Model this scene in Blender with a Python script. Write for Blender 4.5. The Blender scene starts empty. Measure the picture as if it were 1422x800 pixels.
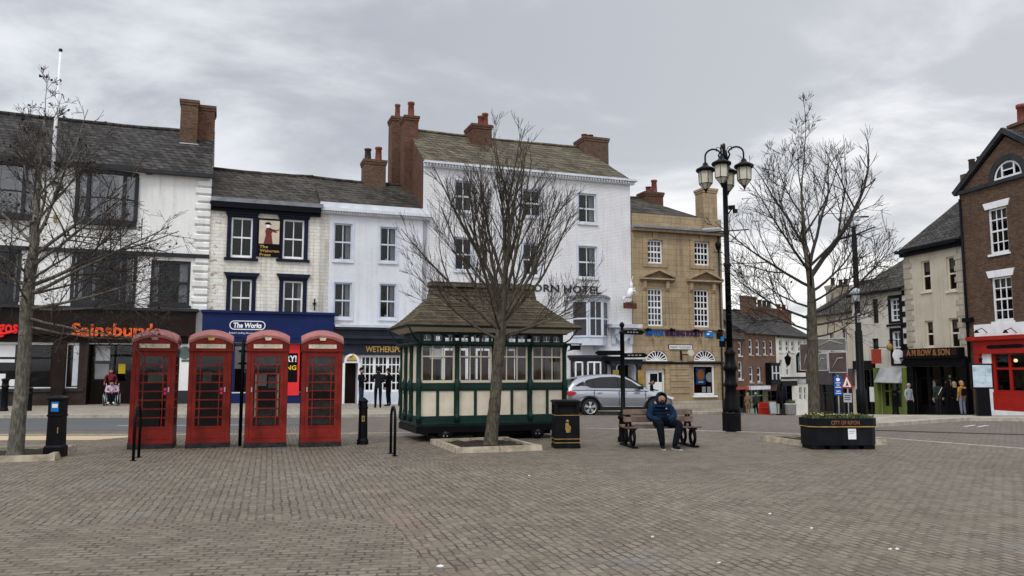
import bpy, bmesh, math, random
from mathutils import Vector, Matrix, noise
random.seed(7)
R = math.radians
sin, cos, pi = math.sin, math.cos, math.pi
scene = bpy.context.scene
COL = scene.collection
# ------------------------------------------------------------------ camera model
F, CX, CY = 1095.0, 711.0, 400.0
CH = 1.68
PIT = math.atan(114.5 / F)

def ray(px, py):
    u = (px - CX) / F; v = (CY - py) / F
    return Vector((u, cos(PIT) - v * sin(PIT), sin(PIT) + v * cos(PIT)))

def at(px, py, Y):
    r = ray(px, py); k = Y / r.y
    return Vector((r.x * k, Y, CH + r.z * k))

def softplus(t, w=1.5):
    t /= w
    return w * (t if t > 30 else math.log1p(math.exp(t)))

def gz(x, y):
    d = softplus(min(y, 150) - 28)
    e = softplus(x + 13)
    e = 31 - softplus(31 - e)
    return -0.0018 * d * max(e, 0)

def gnd(px, py, lift=0.0):
    r = ray(px, py); z = lift
    for _ in range(40):
        k = (z - CH) / r.z
        z = 0.5 * z + 0.5 * (gz(r.x * k, r.y * k) + lift)
    return Vector((r.x * k, r.y * k, z))

# ------------------------------------------------------------------ materials
M = {}

def nodes(name):
    m = bpy.data.materials.new(name); m.use_nodes = True
    n = m.node_tree.nodes; l = m.node_tree.links
    b = n['Principled BSDF']
    M[name] = m
    return m, n, l, b

def mixc(n, l, fac, a, b, mode='MIX'):
    x = n.new('ShaderNodeMix'); x.data_type = 'RGBA'; x.blend_type = mode
    for key, val in ((0, fac), (6, a), (7, b)):
        if isinstance(val, (int, float)): x.inputs[key].default_value = val
        elif isinstance(val, tuple): x.inputs[key].default_value = (*val, 1)
        else: l.new(val, x.inputs[key])
    return x.outputs[2]

def maths(n, l, op, a, b=None, c=None, clamp=False):
    x = n.new('ShaderNodeMath'); x.operation = op; x.use_clamp = clamp
    for i, val in enumerate((a, b, c)):
        if val is None: continue
        if isinstance(val, (int, float)): x.inputs[i].default_value = val
        else: l.new(val, x.inputs[i])
    return x.outputs[0]

def smooth(n, l, val, lo, hi):
    x = n.new('ShaderNodeMapRange'); x.interpolation_type = 'SMOOTHSTEP'
    l.new(val, x.inputs[0]); x.inputs[1].default_value = lo; x.inputs[2].default_value = hi
    return x.outputs[0]

def noisen(n, l, vec, scale, detail=4, rough=.55):
    x = n.new('ShaderNodeTexNoise'); x.inputs['Scale'].default_value = scale
    x.inputs['Detail'].default_value = detail; x.inputs['Roughness'].default_value = rough
    if vec is not None: l.new(vec, x.inputs['Vector'])
    return x.outputs['Fac']

def objco(n): return n.new('ShaderNodeTexCoord').outputs['Object']

def mapping(n, l, vec, sc=(1, 1, 1), rot=(0, 0, 0), loc=(0, 0, 0)):
    x = n.new('ShaderNodeMapping'); l.new(vec, x.inputs[0])
    x.inputs['Scale'].default_value = sc; x.inputs['Rotation'].default_value = rot; x.inputs['Location'].default_value = loc
    return x.outputs[0]

def bump(n, l, b, h, strength=.3, dist=.01):
    x = n.new('ShaderNodeBump'); x.inputs['Strength'].default_value = strength; x.inputs['Distance'].default_value = dist
    l.new(h, x.inputs['Height']); l.new(x.outputs[0], b.inputs['Normal'])

def wallvec(n, l):
    s = n.new('ShaderNodeSeparateXYZ'); l.new(objco(n), s.inputs[0])
    c = n.new('ShaderNodeCombineXYZ')
    l.new(maths(n, l, 'ADD', s.outputs[0], s.outputs[1]), c.inputs[0]); l.new(s.outputs[2], c.inputs[1])
    return c.outputs[0], s

def plain(name, col, rough=.6, var=.25, scale=3.0, metal=0.0, streak=0.0, bmp=.05, spec=.2, coat=0.0, dirt=(.09, .08, .07)):
    """paint / metal / cloth with mottling, weather streaks and a little relief"""
    m, n, l, b = nodes(name)
    v = objco(n)
    f = noisen(n, l, v, scale, 5)
    f2 = smooth(n, l, f, .3, .7)
    c = mixc(n, l, f2, tuple(x * (1 - var) for x in col), tuple(min(1, x * (1 + var * .5)) for x in col))
    if streak:
        s = noisen(n, l, mapping(n, l, v, (2.2, 2.2, .16)), 1.6, 5)
        s2 = noisen(n, l, v, .7, 4)
        s = maths(n, l, 'MULTIPLY', smooth(n, l, s, .48, .78), smooth(n, l, s2, .35, .7))
        c = mixc(n, l, maths(n, l, 'MULTIPLY', s, streak), c, dirt)
    l.new(c, b.inputs['Base Color'])
    b.inputs['Roughness'].default_value = rough; b.inputs['Metallic'].default_value = metal
    b.inputs['Specular IOR Level'].default_value = spec
    if coat: b.inputs['Coat Weight'].default_value = coat; b.inputs['Coat Roughness'].default_value = .08
    if bmp: bump(n, l, b, noisen(n, l, v, scale * 8, 4), bmp, .02)
    return m

def brick(name, c1, c2, mortar, bw=.225, bh=.075, ms=.012, rough=.85, bmp=.4, streak=.4, big=.35, dirt=(.1, .09, .075), moss=None, mott=.12, spall=None):
    m, n, l, b = nodes(name)
    v, s = wallvec(n, l)
    br = n.new('ShaderNodeTexBrick'); l.new(v, br.inputs['Vector'])
    br.inputs['Color1'].default_value = (*c1, 1); br.inputs['Color2'].default_value = (*c2, 1); br.inputs['Mortar'].default_value = (*mortar, 1)
    br.inputs['Scale'].default_value = 1; br.inputs['Brick Width'].default_value = bw; br.inputs['Row Height'].default_value = bh
    br.inputs['Mortar Size'].default_value = ms; br.inputs['Mortar Smooth'].default_value = .3
    o = objco(n)
    f = smooth(n, l, noisen(n, l, o, .8, 5), .3, .7)
    c = mixc(n, l, maths(n, l, 'MULTIPLY', f, big), br.outputs['Color'], mixc(n, l, 1.0, br.outputs['Color'], (.5, .48, .45), 'MULTIPLY'))
    mo = smooth(n, l, noisen(n, l, mapping(n, l, o, (1, 1, 2.6)), 6.5, 5, .8), .40, .60)
    c = mixc(n, l, maths(n, l, 'MULTIPLY', mo, mott), c, mixc(n, l, 1.0, c, (.42, .40, .40), 'MULTIPLY'))
    st = smooth(n, l, noisen(n, l, mapping(n, l, o, (2.6, 2.6, .13)), 1.6, 5), .46, .68)
    st = maths(n, l, 'MULTIPLY', st, smooth(n, l, noisen(n, l, o, .5, 3), .35, .7))
    c = mixc(n, l, maths(n, l, 'MULTIPLY', st, streak), c, dirt)
    if moss:
        f = smooth(n, l, noisen(n, l, o, 1.3, 6, .65), .48, .68)
        c = mixc(n, l, maths(n, l, 'MULTIPLY', f, .65), c, moss)
    if spall:
        x = smooth(n, l, maths(n, l, 'MULTIPLY', s.outputs[0], -1), -1.1, -.1)
        k = maths(n, l, 'MULTIPLY', smooth(n, l, noisen(n, l, mapping(n, l, o, (1, 1, 2.2)), 2.2, 5, .6), .55, .60), maths(n, l, 'MULTIPLY_ADD', x, .75, .12))
        c = mixc(n, l, k, c, spall)
    l.new(c, b.inputs['Base Color']); b.inputs['Roughness'].default_value = rough; b.inputs['Specular IOR Level'].default_value = .12
    h = maths(n, l, 'SUBTRACT', noisen(n, l, o, 14, 4), br.outputs['Fac'])
    bump(n, l, b, h, bmp, .02)
    return m

def glass(name, tint=.8, refl=.16, col=None):
    m, n, l, b = nodes(name)
    out = n['Material Output']; n.remove(b)
    t = n.new('ShaderNodeBsdfTransparent'); t.inputs[0].default_value = (*(col or (tint, tint, tint)), 1)
    g = n.new('ShaderNodeBsdfGlossy'); g.inputs['Roughness'].default_value = .03
    g.inputs[0].default_value = (.95, .97, 1, 1)
    nz = noisen(n, l, objco(n), .9, 2)
    bp = n.new('ShaderNodeBump'); bp.inputs['Strength'].default_value = .12; bp.inputs['Distance'].default_value = .03
    l.new(nz, bp.inputs['Height']); l.new(bp.outputs[0], g.inputs['Normal'])
    fr = n.new('ShaderNodeFresnel'); fr.inputs[0].default_value = 1.45
    f = maths(n, l, 'MULTIPLY_ADD', fr.outputs[0], .55, refl, clamp=True)
    mx = n.new('ShaderNodeMixShader'); l.new(f, mx.inputs[0]); l.new(t.outputs[0], mx.inputs[1]); l.new(g.outputs[0], mx.inputs[2])
    l.new(mx.outputs[0], out.inputs[0])
    return m

# walls
brick('white_brick', (.80, .81, .83), (.75, .76, .78), (.66, .67, .70), .23, .08, .014, .8, .5, .22, .12, (.42, .41, .4))
brick('lavender_render', (.675, .69, .742), (.655, .67, .718), (.64, .655, .70), .5, .16, .006, .75, .12, .36, .16, (.34, .34, .36))
brick('hotel_white', (.80, .80, .815), (.75, .752, .768), (.60, .61, .635), .25, .085, .014, .8, .5, .36, .2, (.36, .355, .35))
brick('cream_brick', (.79, .775, .71), (.71, .695, .635), (.48, .46, .41), .5, .17, .010, .8, .4, .7, .22, (.28, .215, .15), moss=None, spall=(.30, .21, .13))
brick('render_white', (.80, .80, .785), (.785, .785, .77), (.78, .78, .765), .9, .4, .003, .8, .12, .42, .16, (.30, .28, .25))
brick('sandstone', (.44, .34, .215), (.37, .285, .18), (.25, .19, .125), .95, .32, .012, .85, .3, .7, .4, (.10, .08, .06), mott=.3)
brick('cream_render', (.54, .49, .40), (.52, .465, .37), (.50, .45, .36), 1.1, .5, .003, .85, .3, .5, .3, (.25, .21, .165))
brick('off_white_render', (.60, .575, .52), (.575, .55, .49), (.55, .53, .47), 1.0, .4, .003, .85, .3, .5, .3, (.25, .22, .18))
brick('pub_white', (.74, .72, .64), (.72, .70, .62), (.70, .68, .60), .8, .3, .003, .85, .2, .35, .2, (.3, .28, .24))
brick('red_brick', (.185, .08, .048), (.11, .052, .036), (.17, .125, .095), .225, .075, .010, .85, .4, .5, .5, mott=.6)
brick('old_brick', (.185, .105, .068), (.115, .066, .046), (.17, .13, .095), .225, .075, .010, .85, .4, .5, .5, mott=.65)
brick('dark_brick', (.165, .095, .062), (.085, .052, .038), (.14, .108, .08), .225, .085, .012, .85, .45, .4, .4, mott=.6)
brick('orange_brick', (.205, .11, .072), (.145, .075, .052), (.2, .15, .115), .225, .075, .010, .85, .4, .4, .45, mott=.5)
brick('sandstone_shade', (.24, .18, .115), (.2, .15, .095), (.12, .09, .06), .95, .32, .012, .85, .3, .6, .4, (.06, .05, .04), mott=.4)  # darkened copy of the sandstone, with the shade of recesses put into the colour
brick('stone_block', (.42, .38, .31), (.36, .32, .26), (.26, .23, .18), .45, .3, .012, .85, .3, .5, .3)
# roofs
brick('slate', (.022, .0205, .02), (.085, .077, .071), (.008, .0075, .007), .34, .21, .026, .75, .6, .3, .4, (.15, .145, .13), mott=.55)
brick('old_slate', (.032, .029, .027), (.098, .087, .075), (.012, .011, .01), .34, .21, .026, .8, .6, .3, .5, (.16, .15, .13), moss=(.085, .072, .05), mott=.55)
brick('mossy_slate', (.085, .073, .052), (.185, .16, .115), (.03, .026, .02), .40, .24, .03, .85, .6, .4, .5, (.075, .068, .055), moss=(.15, .132, .078), mott=.55)
brick('shingle', (.105, .083, .056), (.185, .152, .108), (.026, .021, .015), .13, .105, .007, .85, .6, .5, .6, (.08, .066, .046), moss=(.14, .125, .07), mott=.5)
# paints
plain('white_paint', (.76, .77, .79), .5, .1, 2, streak=.25)
plain('white_trim', (.60, .625, .665), .55, .12, 2, streak=.3)
plain('pale_blue_trim', (.54, .59, .68), .55, .1, 2, streak=.2)
plain('cream_paint', (.66, .585, .46), .5, .12, 3, streak=.2)
plain('cream_trim', (.62, .55, .43), .5, .1, 3)
plain('navy_paint', (.011, .014, .032), .5, .3, 2, spec=.09)
plain('navy_black', (.004, .0045, .008), .5, .3, 2, spec=.09)
plain('works_blue', (.005, .015, .085), .5, .18, 1, spec=.18)
plain('charcoal_paint', (.026, .030, .041), .5, .2, 2, streak=.1, spec=.09)
plain('dark_frame', (.034, .036, .040), .55, .25, 2, spec=.09)
plain('brown_fascia', (.017, .0108, .009), .5, .25, 2, spec=.09)
plain('brown_brick_dark', (.034, .021, .017), .7, .35, 6)
plain('black_iron', (.0035, .0037, .005), .42, .35, 5, spec=.10, streak=.12, dirt=(.05, .046, .042))
plain('black_paint', (.0035, .0035, .0045), .45, .3, 2, spec=.09)
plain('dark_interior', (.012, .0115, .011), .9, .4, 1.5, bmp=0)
plain('shop_interior', (.045, .036, .03), .9, .6, 2.5, bmp=0)
plain('phone_red', (.178, .0155, .0105), .5, .42, 2.2, streak=.7, dirt=(.075, .014, .011), spec=.14)
plain('phone_roof', (.29, .11, .10), .65, .25, 4, streak=.4, dirt=(.2, .06, .05))
plain('phone_plinth', (.022, .022, .024), .7, .5, 8)
plain('opal_panel', (.60, .545, .42), .4, .2, 6)
plain('faded_letter', (.33, .3, .25), .6, .1, 6)
plain('gold', (.52, .34, .10), .4, .25, 6, metal=.35)
plain('copper_letter', (.25, .115, .045), .5, .2, 6)
plain('dirty_pane', (.085, .08, .07), .8, .5, 7)
plain('dull_gold', (.30, .19, .055), .5, .3, 6)
plain('crown_pink', (.45, .22, .19), .6, .3, 9)
plain('green_paint', (.003, .025, .018), .42, .3, 3, spec=.25, streak=.25, dirt=(.02, .03, .022))
plain('dark_green', (.003, .020, .015), .4, .3, 3)
plain('shop_red', (.32, .016, .011), .4, .12, 2)
plain('shop_green', (.12, .15, .035), .5, .15, 2)
plain('pale_green', (.22, .33, .22), .5, .15, 2)
plain('lilac_shop', (.075, .06, .064), .6, .2, 2)
plain('orange_letter', (.78, .125, .028), .4, .06, 4)
plain('argos_red', (.75, .02, .02), .4, .06, 4)
plain('white_letter', (.80, .81, .84), .5, .05, 4)
plain('purple_letter', (.055, .018, .085), .4, .1, 4)
plain('blue_letter', (.015, .12, .42), .4, .1, 4)
plain('sign_dull', (.12, .115, .11), .6, .25, 4)
plain('brown_dull', (.075, .05, .042), .6, .25, 4)
plain('black_letter', (.02, .02, .021), .5, .1, 4)
plain('poster_red', (.72, .03, .035), .5, .08, 2)
plain('poster_blue', (.010, .16, .48), .4, .25, 3)
plain('poster_yellow', (.75, .55, .03), .5, .08, 2)
plain('poster_orange', (.75, .30, .10), .5, .3, 9)
plain('paper_white', (.72, .73, .74), .6, .06, 4)
plain('sign_cream', (.58, .50, .40), .6, .15, 3)
plain('maroon', (.16, .028, .022), .6, .15, 3)
plain('skin', (.42, .23, .16), .55, .1, 12)
plain('plaque_green', (.09, .13, .12), .5, .2, 4)
plain('sign_blue', (.015, .07, .28), .45, .1, 4)
plain('sign_grey', (.36, .37, .38), .5, .15, 3)
plain('sign_red', (.38, .025, .02), .45, .1, 4)
plain('hanging_red', (.33, .05, .03), .5, .2, 4)
plain('lead', (.20, .21, .235), .55, .25, 3, streak=.3)
plain('white_lead', (.50, .53, .57), .6, .2, 3)
plain('terracotta', (.19, .06, .04), .75, .3, 5, streak=.3)
plain('dark_pot', (.05, .04, .035), .7, .3, 5)
plain('wood_weathered', (.135, .092, .070), .75, .4, 5, streak=.3)
plain('wood_brown', (.19, .095, .052), .5, .35, 3)
plain('bin_black', (.0055, .0055, .0075), .5, .3, 4, streak=.25, dirt=(.06, .055, .05), spec=.09)
plain('planter_black', (.0075, .008, .011), .55, .35, 3, streak=.3, dirt=(.06, .055, .05), spec=.09)
plain('kerb_stone', (.36, .33, .275), .85, .25, 5, bmp=.4)
plain('tree_kerb', (.33, .28, .21), .85, .35, 5, bmp=.4, streak=.25)
plain('soil', (.030, .024, .018), .95, .5, 9, bmp=.8)
plain('plant_green', (.075, .10, .035), .7, .5, 14)
plain('flower_yellow', (.62, .46, .03), .6, .15, 14)
plain('car_silver', (.27, .283, .31), .3, .06, 1, metal=.75, coat=.6, bmp=0)
plain('car_black', (.014, .014, .016), .45, .2, 4)
plain('car_trim', (.55, .56, .58), .3, .1, 4, metal=.8)
plain('alloy', (.52, .53, .55), .35, .15, 6, metal=.7)
plain('tyre', (.018, .018, .019), .85, .3, 9)
plain('tail_red', (.45, .02, .03), .25, .2, 6)
plain('lamp_clear', (.62, .66, .70), .2, .1, 6)
plain('lantern_glass', (.56, .53, .43), .35, .1, 4)
plain('leaf_brown', (.03, .016, .011), .8, .4, 9)
plain('screen_glow', (.50, .60, .66), .35, .22, 5)
plain('screen_line', (.34, .42, .48), .35, .2, 5)
plain('curtain', (.42, .43, .46), .9, .2, 6)
plain('blind', (.2, .19, .175), .9, .15, 3)
plain('curtain_brown', (.085, .068, .058), .9, .2, 6)
plain('brown_board', (.085, .030, .020), .5, .2, 4)
plain('coat_hook', (.4, .4, .42), .3, .1, 4, metal=.9)
plain('pink_sticker', (.55, .03, .14), .5, .1, 5)
# clothes
for nm, c in dict(jacket_blue=(.010, .025, .052), hood_blue=(.011, .026, .050), trousers_dark=(.005, .006, .010), shoe_dark=(.007, .007, .008), shoe_sole=(.33, .33, .33),
                  coat_black=(.005, .005, .0065), coat_charcoal=(.013, .0135, .017), coat_navy=(.007, .009, .018), coat_green=(.028, .034, .028), coat_tan=(.20, .125, .08), jacket_mustard=(.36, .18, .035),
                  shirt_pale=(.30, .33, .38), denim=(.025, .035, .065), denim_grey=(.15, .17, .21), top_red=(.16, .02, .028), top_pink=(.55, .38, .52), pattern_white=(.7, .66, .72),
                  hair_dark=(.008, .006, .005), hair_fair=(.32, .24, .13), hair_grey=(.28, .27, .26), hair_brown=(.06, .035, .02), beard_dark=(.02, .014, .011), fur_brown=(.14, .075, .045),
                  strap_white=(.55, .55, .54), lip=(.25, .10, .085), eye_white=(.5, .5, .48), eye_dark=(.01, .008, .007)).items():
    plain(nm, c, .85, .25, 9, bmp=.25, spec=.05)
glass('pane_glass', .66, .012)
glass('clear_glass', .92, .02)
glass('sky_glass', .6, .10)
glass('car_glass', .25, .02, (.12, .13, .14))
glass('phone_glass', .6, .012)

def emission_bulbs():
    m, n, l, b = nodes('shop_light')
    b.inputs['Base Color'].default_value = (1, .85, .6, 1)
    b.inputs['Emission Color'].default_value = (1, .78, .5, 1); b.inputs['Emission Strength'].default_value = 1.6
    l.new(noisen(n, l, objco(n), 2), b.inputs['Roughness'])
    m, n, l, b = nodes('screen_lit')
    c = mixc(n, l, smooth(n, l, noisen(n, l, objco(n), 4, 3), .35, .65), (.30, .38, .43), (.40, .48, .53))
    l.new(c, b.inputs['Base Color']); l.new(c, b.inputs['Emission Color']); b.inputs['Emission Strength'].default_value = .2
emission_bulbs()

def bark(name, c1, c2, lich):
    m, n, l, b = nodes(name)
    v = objco(n)
    f = smooth(n, l, noisen(n, l, mapping(n, l, v, (9, 9, 2.2)), 3, 6, .65), .35, .68)
    c = mixc(n, l, f, c1, c2)
    g = smooth(n, l, noisen(n, l, v, 5, 5, .6), .52, .66)
    c = mixc(n, l, maths(n, l, 'MULTIPLY', g, .7), c, lich)
    # dark bands round the trunk
    s = n.new('ShaderNodeSeparateXYZ'); l.new(v, s.inputs[0])
    w = noisen(n, l, mapping(n, l, v, (.6, .6, 7)), 1.6, 4)
    c = mixc(n, l, maths(n, l, 'MULTIPLY', smooth(n, l, w, .6, .68), .75), c, (.02, .018, .015))
    l.new(c, b.inputs['Base Color']); b.inputs['Roughness'].default_value = .9; b.inputs['Specular IOR Level'].default_value = .2
    bump(n, l, b, f, .7, .02)
bark('bark_grey', (.075, .066, .052), (.19, .175, .145), (.24, .235, .19))
bark('bark_brown', (.045, .038, .03), (.125, .105, .078), (.12, .115, .072))
plain('twig', (.050, .040, .034), .85, .3, 3, bmp=0)
plain('twig_dark', (.036, .031, .027), .85, .3, 3, bmp=0)

def setts(name, ca, cb, joint, near_left=True, bw=.21, bh=.125, red=None, rot=17):
    m, n, l, b = nodes(name)
    v = objco(n)
    d = n.new('ShaderNodeTexNoise'); d.inputs['Scale'].default_value = 4.2; d.inputs['Detail'].default_value = 4; l.new(v, d.inputs['Vector'])
    off = n.new('ShaderNodeVectorMath'); off.operation = 'SUBTRACT'; l.new(d.outputs['Color'], off.inputs[0]); off.inputs[1].default_value = (.5, .5, .5)
    sc = n.new('ShaderNodeVectorMath'); sc.operation = 'SCALE'; l.new(off.outputs[0], sc.inputs[0]); sc.inputs['Scale'].default_value = .075
    ad = n.new('ShaderNodeVectorMath'); l.new(v, ad.inputs[0]); l.new(sc.outputs[0], ad.inputs[1])
    v2 = ad.outputs[0]

    def bk(vec, w, h, ms):
        br = n.new('ShaderNodeTexBrick'); l.new(vec, br.inputs['Vector'])
        br.inputs['Color1'].default_value = (0, 0, 0, 1); br.inputs['Color2'].default_value = (1, 1, 1, 1); br.inputs['Mortar'].default_value = (.5, .5, .5, 1)
        br.inputs['Scale'].default_value = 1; br.inputs['Brick Width'].default_value = w; br.inputs['Row Height'].default_value = h
        br.inputs['Mortar Size'].default_value = ms; br.inputs['Mortar Smooth'].default_value = .45; br.inputs['Bias'].default_value = 0
        br.offset = .5
        return br
    rb = mapping(n, l, v2, rot=(0, 0, -R(rot)))
    s = n.new('ShaderNodeSeparateXYZ'); l.new(rb, s.inputs[0])
    sw = n.new('ShaderNodeCombineXYZ'); l.new(s.outputs[1], sw.inputs[0]); l.new(s.outputs[0], sw.inputs[1])
    B = bk(sw.outputs[0], bw, bh, .013)
    val, fac = B.outputs['Color'], B.outputs['Fac']
    if near_left:
        A = bk(mapping(n, l, v2, rot=(0, 0, -R(6.5))), bw, bh, .013)
        r0 = mapping(n, l, v, rot=(0, 0, -R(6.5))); s0 = n.new('ShaderNodeSeparateXYZ'); l.new(r0, s0.inputs[0])
        r1 = mapping(n, l, v, rot=(0, 0, -R(18))); s1 = n.new('ShaderNodeSeparateXYZ'); l.new(r1, s1.inputs[0])
        mk = maths(n, l, 'MULTIPLY', maths(n, l, 'LESS_THAN', s0.outputs[1], 9.35), maths(n, l, 'LESS_THAN', s1.outputs[0], 1.48))
        vo = n.new('ShaderNodeTexVoronoi'); vo.distance = 'CHEBYCHEV'; vo.inputs['Scale'].default_value = .34; vo.inputs['Randomness'].default_value = .85; l.new(r1, vo.inputs['Vector'])
        vc = n.new('ShaderNodeSeparateColor'); l.new(vo.outputs['Color'], vc.inputs[0])
        mk = maths(n, l, 'MAXIMUM', mk, maths(n, l, 'MULTIPLY', maths(n, l, 'GREATER_THAN', vc.outputs[0], .74), maths(n, l, 'GREATER_THAN', s1.outputs[0], 2.4)))
        patch = vc.outputs[1]
        val = mixc(n, l, mk, val, A.outputs['Color'])
        fx = n.new('ShaderNodeMix'); l.new(mk, fx.inputs[0]); l.new(fac, fx.inputs[2]); l.new(A.outputs['Fac'], fx.inputs[3]); fac = fx.outputs[0]
        band = maths(n, l, 'MULTIPLY', maths(n, l, 'GREATER_THAN', s1.outputs[0], 1.48), maths(n, l, 'LESS_THAN', s1.outputs[0], 1.86))
    big = smooth(n, l, noisen(n, l, v, .33, 5, .6), .3, .7)
    fine = noisen(n, l, v, 18, 5, .65)
    med = smooth(n, l, noisen(n, l, v, 1.7, 5, .6), .3, .7)
    g = n.new('ShaderNodeRGBToBW'); l.new(val, g.inputs[0])
    t = maths(n, l, 'ADD', maths(n, l, 'MULTIPLY', g.outputs[0], .50), maths(n, l, 'MULTIPLY', smooth(n, l, fine, .32, .68), .34))
    t = maths(n, l, 'ADD', t, maths(n, l, 'MULTIPLY', med, .18), clamp=True)
    c = mixc(n, l, t, ca, cb)
    c = mixc(n, l, maths(n, l, 'MULTIPLY', big, .4), c, mixc(n, l, 1.0, c, (.70, .66, .62), 'MULTIPLY'))
    if near_left: c = mixc(n, l, maths(n, l, 'MULTIPLY', smooth(n, l, patch, .15, .95), .30), c, mixc(n, l, 1.0, c, (.72, .70, .69), 'MULTIPLY'))
    hu = smooth(n, l, noisen(n, l, v, .13, 4, .6), .35, .65)
    c = mixc(n, l, maths(n, l, 'MULTIPLY', hu, .28), c, mixc(n, l, 1.0, c, (1.25, 1.22, 1.15), 'MULTIPLY'))
    # bluish worn patches and dark stains
    wp = smooth(n, l, noisen(n, l, mapping(n, l, v, (1, 1, 1), loc=(31, 7, 0)), .55, 5, .65), .57, .70)
    c = mixc(n, l, maths(n, l, 'MULTIPLY', wp, .5), c, (.145, .138, .14))
    dk = smooth(n, l, noisen(n, l, mapping(n, l, v, loc=(5, 19, 0)), .8, 6, .7), .56, .70)
    c = mixc(n, l, maths(n, l, 'MULTIPLY', dk, .45), c, mixc(n, l, 1.0, c, (.55, .52, .5), 'MULTIPLY'))
    if near_left:
        rd = maths(n, l, 'MULTIPLY', band, smooth(n, l, noisen(n, l, v, 1.1, 3), .42, .62))
        c = mixc(n, l, maths(n, l, 'MULTIPLY', rd, .4), c, (.19, .115, .09))
    # joints come and go: some are packed with sand, some open and dark
    jv = smooth(n, l, noisen(n, l, v, 2.6, 4, .7), .33, .66)
    jj = maths(n, l, 'MULTIPLY', fac, maths(n, l, 'ADD', maths(n, l, 'MULTIPLY', jv, .85), .12), clamp=True)
    c = mixc(n, l, jj, c, joint)
    gum = smooth(n, l, noisen(n, l, mapping(n, l, v, loc=(3, 11, 0)), 9, 1), .80, .82)
    c = mixc(n, l, maths(n, l, 'MULTIPLY', gum, .35), c, (.4, .39, .37))
    l.new(c, b.inputs['Base Color']); b.inputs['Specular IOR Level'].default_value = .35
    rr = n.new('ShaderNodeMapRange'); l.new(fine, rr.inputs[0]); rr.inputs[3].default_value = .55; rr.inputs[4].default_value = .85
    l.new(rr.outputs[0], b.inputs['Roughness'])
    h = maths(n, l, 'ADD', maths(n, l, 'MULTIPLY', jj, -1.2), maths(n, l, 'ADD', maths(n, l, 'MULTIPLY', fine, .45), maths(n, l, 'MULTIPLY', g.outputs[0], .3)))
    bump(n, l, b, h, .75, .02)
setts('square_setts', (.088, .071, .052), (.215, .181, .137), (.040, .031, .022), bw=.17, bh=.098)
setts('road_setts', (.085, .067, .054), (.175, .145, .12), (.045, .035, .027), False, .17, .098)
setts('pavement_flags', (.22, .195, .16), (.33, .295, .245), (.12, .104, .08), False, .6, .42)

def asphalt(name, c, wear):
    m, n, l, b = nodes(name)
    v = objco(n)
    f = noisen(n, l, v, 60, 4, .7)
    k = mixc(n, l, f, tuple(x * .7 for x in c), tuple(x * 1.35 for x in c))
    w = smooth(n, l, noisen(n, l, mapping(n, l, v, (.15, 1.6, 1), rot=(0, 0, -.1)), 1.1, 5), .4, .7)
    k = mixc(n, l, maths(n, l, 'MULTIPLY', w, .5), k, wear)
    l.new(k, b.inputs['Base Color']); b.inputs['Roughness'].default_value = .8
    bump(n, l, b, f, .3, .01)
asphalt('asphalt', (.062, .062, .065), (.10, .098, .096))
asphalt('tactile_tan', (.42, .315, .19), (.34, .26, .17))
asphalt('road_line', (.42, .41, .39), (.26, .25, .23))

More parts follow.
